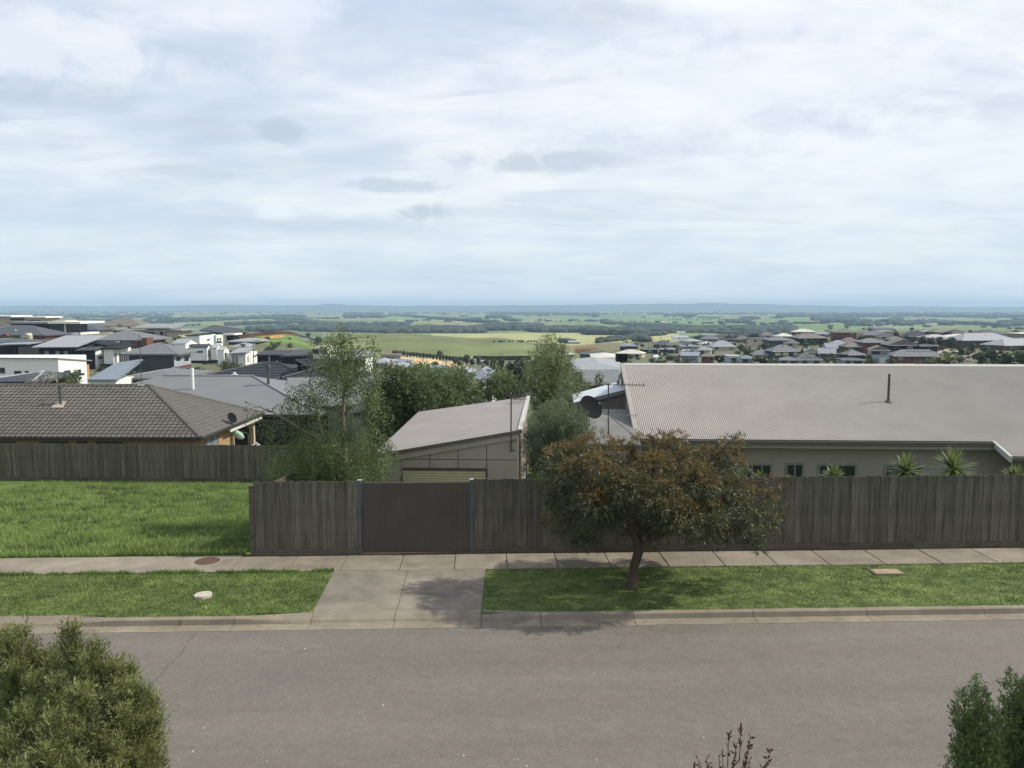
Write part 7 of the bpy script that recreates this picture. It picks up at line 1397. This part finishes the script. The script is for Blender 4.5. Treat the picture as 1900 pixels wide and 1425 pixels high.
# ------------------------------------------------------------------ woods and hedgerows of the plain (uncountable)
def woods():
    rng = np.random.default_rng(77); C = []
    def band(x0, yb0, x1, yb1, thick, n, h=(7, 13), jy=None):
        dm = 1300.0 if max(yb0, yb1) <= 619 else (1050.0 if max(yb0, yb1) <= 624 else 420.0)
        for _ in range(n):
            t = rng.uniform(); px = x0 + (x1 - x0) * t; py = yb0 + (yb1 - yb0) * t - abs(rng.uniform(0, thick)); p, d = G(px, py, dm); C.append((p.x, p.y, p.z, rng.uniform(*h), d))
    band(560,615,700,618,9,330); band(700,619,900,618,9,520); band(600,606,760,604,4,160); band(880,614,990,613,6,200); band(985,617,1110,618,7,260); band(1085,621.5,1170,622,9,260); band(1165,620,1200,618,5,70); band(900,606,1000,607,3,90)
    band(640,590,710,590,10,160); band(728,585,800,592,2,70); band(800,592,920,601,2.5,150); band(900,584,1110,586,5,260,(6,11)); band(905,591,940,591,6,60); band(940,596,960,597,3,30); band(940,582,1060,580,2,90,(6,9))
    band(300,599,500,592,5,300); band(510,594,565,594,8,150); band(560,602,625,612,8,180); band(0,588,320,592,10,360,(6,10)); band(0,600,320,603,8,120); band(0,580,560,581,3,260,(6,9)); band(420,605,560,600,3,110)
    band(1200,617,1250,619,9,120); band(1250,618,1325,618,9,260); band(1325,617,1470,617,8,330); band(1355,600,1385,600,6,60); band(1385,593,1402,593,4,18); band(1200,584,1550,584,3,260,(6,9)); band(1445,589,1515,588,5,90); band(1230,586,1290,588,3,50)
    band(1510,598,1590,600,14,300); band(1592,600,1612,600,4,30); band(1647,601,1765,604,6,180); band(1560,587,1900,590,6,420,(6,10)); band(1765,602,1850,605,3,60); band(1855,608,1900,604,9,110); band(1620,581,1900,582,2,120,(6,9)); band(1630,598,1660,598,3,30)
    band(1170,628,1235,622,4,90,(4,7)); band(1110,637,1178,629,3,120,(4,7)); band(1040,637,1060,637,3,30,(4,6)); band(1178,634,1200,636,7,60,(4,7)); band(1290,634,1420,627,4,60,(4,7)); band(1330,620,1480,623,4,110,(4,7))
    band(610,583,1900,583,3,260,(6,9)); band(460,616,560,613,5,70); band(1120,602,1240,608,3,50)
    # random scatter, clustered
    n = 0
    while n < 450:
        px, py = rng.uniform(-150, 2050), 578 + 36 * rng.uniform() ** 1.3; p, d = G(px, py, 900.0)
        if d < 1200: continue
        v = math.sin(p.x/310+1)*math.sin(p.y/260)+.6*math.sin(p.x/120+p.y/150)
        if v < .25 + rng.uniform(-.3, .6): continue
        k = rng.integers(1, 4)
        for _ in range(k): C.append((p.x + rng.normal(0, 14), p.y + rng.normal(0, 10), p.z, rng.uniform(5, 10), d))
        n += 1
    def template(seed, sub=2):                      # an uneven lump of foliage with a rough surface
        bm = bmesh.new(); bmesh.ops.create_icosphere(bm, subdivisions=sub, radius=1.0); r = random.Random(seed)
        for v in bm.verts: v.co *= r.uniform(.72, 1.25); v.co.z = v.co.z * .95
        bm.verts.index_update(); V = np.array([v.co[:] for v in bm.verts]); F = np.array([[v.index for v in f.verts] for f in bm.faces]); bm.free(); return V, F
    T = [template(s) for s in range(6)]; T1 = [template(s, 1) for s in range(6)]; sets = {0: ([], [], 0), 1: ([], [], 0)}
    st = [[[], [], 0], [[], [], 0]]
    for i, (x, y, z, h, d) in enumerate(C):
        V, F = (T if d < 2300 else T1)[i % 6]; w = h * rng.uniform(.7, 1.2) * (1 + min(1.2, max(0, (d - 1500) / 2500))); s = st[0 if rng.uniform() < .6 else 1]
        s[0].append(V * np.array([w, w, h * .55]) + np.array([x, y, z + h * .42])); s[1].append(F + s[2]); s[2] += len(V)
    for k, (nm, m, lb) in enumerate((('woodland', mat('far_wood', (.032,.046,.032), .95, .35, .25), 'dark woods and shelter belts across the farming plain'), ('woodland', mat('far_wood_olive', (.046,.060,.040), .95, .35, .25), 'lighter scrub and hedgerow trees across the farming plain'))):
        o = link(nm, mesh_np(nm, np.concatenate(st[k][0]), np.concatenate(st[k][1]), m)); tag(o, lb, 'woodland', kind='stuff')
    # white farm roofs scattered far out
    r = random.Random(5); me = MB().box(-8, 8, -5, 5, 0, 3.2).prism([(-8.3,-5.3,3.2),(-8.3,5.3,3.2),(-8.3,0,5.2)], (16.6,0,0)).mesh('farm_shed', W['cream'])
    for i, (px, py) in enumerate(((668,609),(612,612),(740,598),(1230,600),(1348,590),(1505,600),(1513,599),(1724,604),(1733,603.5),(380,580),(96,576.5),(24,577),(330,590),(850,601),(905,603),(1108,577.5),(1340,577),(1570,579),(1650,577),(1700,579))):
        p, d = G(px, py, 1200.0); o = link('farm_shed', me, None, p); o.rotation_euler[2] = r.uniform(-.6, .6); s = min(2.2, .6 + d / 4000); o.scale = (s, s, s); tag(o, 'distant pale farm shed on the plain', 'farm shed', 'pale farm sheds on the plain')
woods()
def shrubbery():
    rng = np.random.default_rng(91)
    for nm, kk, lb in (('d', 0, 'dark garden shrubs and hedges between the town houses'), ('m', 1, 'lighter garden shrubs and hedges between the town houses')):
        Vs = []; Fs = []; n = 0; cr = [p[0] for p in PROTO[nm]]; arr = []
        for me in cr:
            v = np.empty(len(me.vertices) * 3, np.float32); me.vertices.foreach_get('co', v); fl = [tuple(p.vertices) for p in me.polygons if len(p.vertices) == 4]; arr.append((v.reshape(-1, 3), np.array(fl[::3])))
        for i in range(330):
            if rng.uniform() < .75: px, py = rng.uniform(1150, 1960), rng.uniform(617, 680)
            else: px, py = rng.uniform(-60, 560), rng.uniform(630, 712)
            p, d = G(px, py, 100.0); s_ = rng.uniform(1.4, 3.6); v, f = arr[i % 3]; Vs.append(v * np.array([s_ * 1.5, s_ * 1.5, s_]) + np.array([p.x, p.y, p.z - .25 * s_])); Fs.append(f + n); n += len(v)
        o = link('shrubbery', mesh_np('shrubbery', np.concatenate(Vs), np.concatenate(Fs), m_fd if nm == 'd' else m_fm)); tag(o, lb, 'shrubs', kind='stuff')
shrubbery()
# ------------------------------------------------------------------ hills on the horizon
def hills():
    prof = [(-800,568),(0,566.5),(200,567.5),(330,566.5),(420,565),(560,566.5),(590,565.5),(617,563.2),(650,566),(760,567),(860,566.5),(1000,566),(1060,565.5),(1150,564.5),(1230,563.5),(1285,563.6),(1300,562.2),(1318,560.8),(1332,562.4),(1345,563.6),(1420,564.2),(1500,566.4),(1600,568.4),(1700,568.0),(1800,569.5),(1900,569),(2700,568)]
    us = np.linspace(-2200, 4200, 900); y = np.interp(us, [p[0] for p in prof], [p[1] for p in prof]) + .25*np.sin(us/9.)+.2*np.sin(us/23.+1)
    D1 = 13200.0; zt = CAM_H + (HOR - y) * D1 / FOC; rows = []; t = (us - CX) / FOC
    for d, k in ((9800, 0), (11000, .22), (12200, .6), (D1, 1.0), (14200, .55), (16500, -.2)):
        z = -60 + (zt + 60) * k + (.5 * k * (1 - k)) * 30 * np.sin(us / 31. + d / 900.); l = t * d; rows.append(np.stack([_f.x*d + _r.x*l, _f.y*d + _r.y*l, z - (2 if k == 0 else 0)], 1))
    V = np.concatenate(rows); n = len(us); a = (np.arange(5)[:, None] * n + np.arange(n - 1)[None]).ravel(); F = np.stack([a, a+1, a+n+1, a+n], 1)
    o = link('hills', mesh_np('hills', V, F, mat('hill_wood', (.05,.075,.05), .95, .2, .001), smooth=True)); tag(o, 'low blue hills along the horizon', kind='structure')
hills()
def haze():
    o = MB().box(-24000, 24000, -600, 17500, -64, 92).build('haze', (m := bpy.data.materials.new('haze'))); tag(o, 'thin blue haze over the plain', kind='stuff'); m.use_nodes = True; nt = m.node_tree; nt.nodes.clear()
    out = nt.nodes.new('ShaderNodeOutputMaterial'); v = nt.nodes.new('ShaderNodeVolumePrincipled'); v.inputs['Color'].default_value = HAZE_C; v.inputs['Density'].default_value = HAZE_D; v.inputs['Anisotropy'].default_value = 0.0
    nt.links.new(v.outputs[0], out.inputs['Volume'])
HAZE_C = (.55, .77, 1.0, 1); HAZE_D = 1.05e-4
haze()
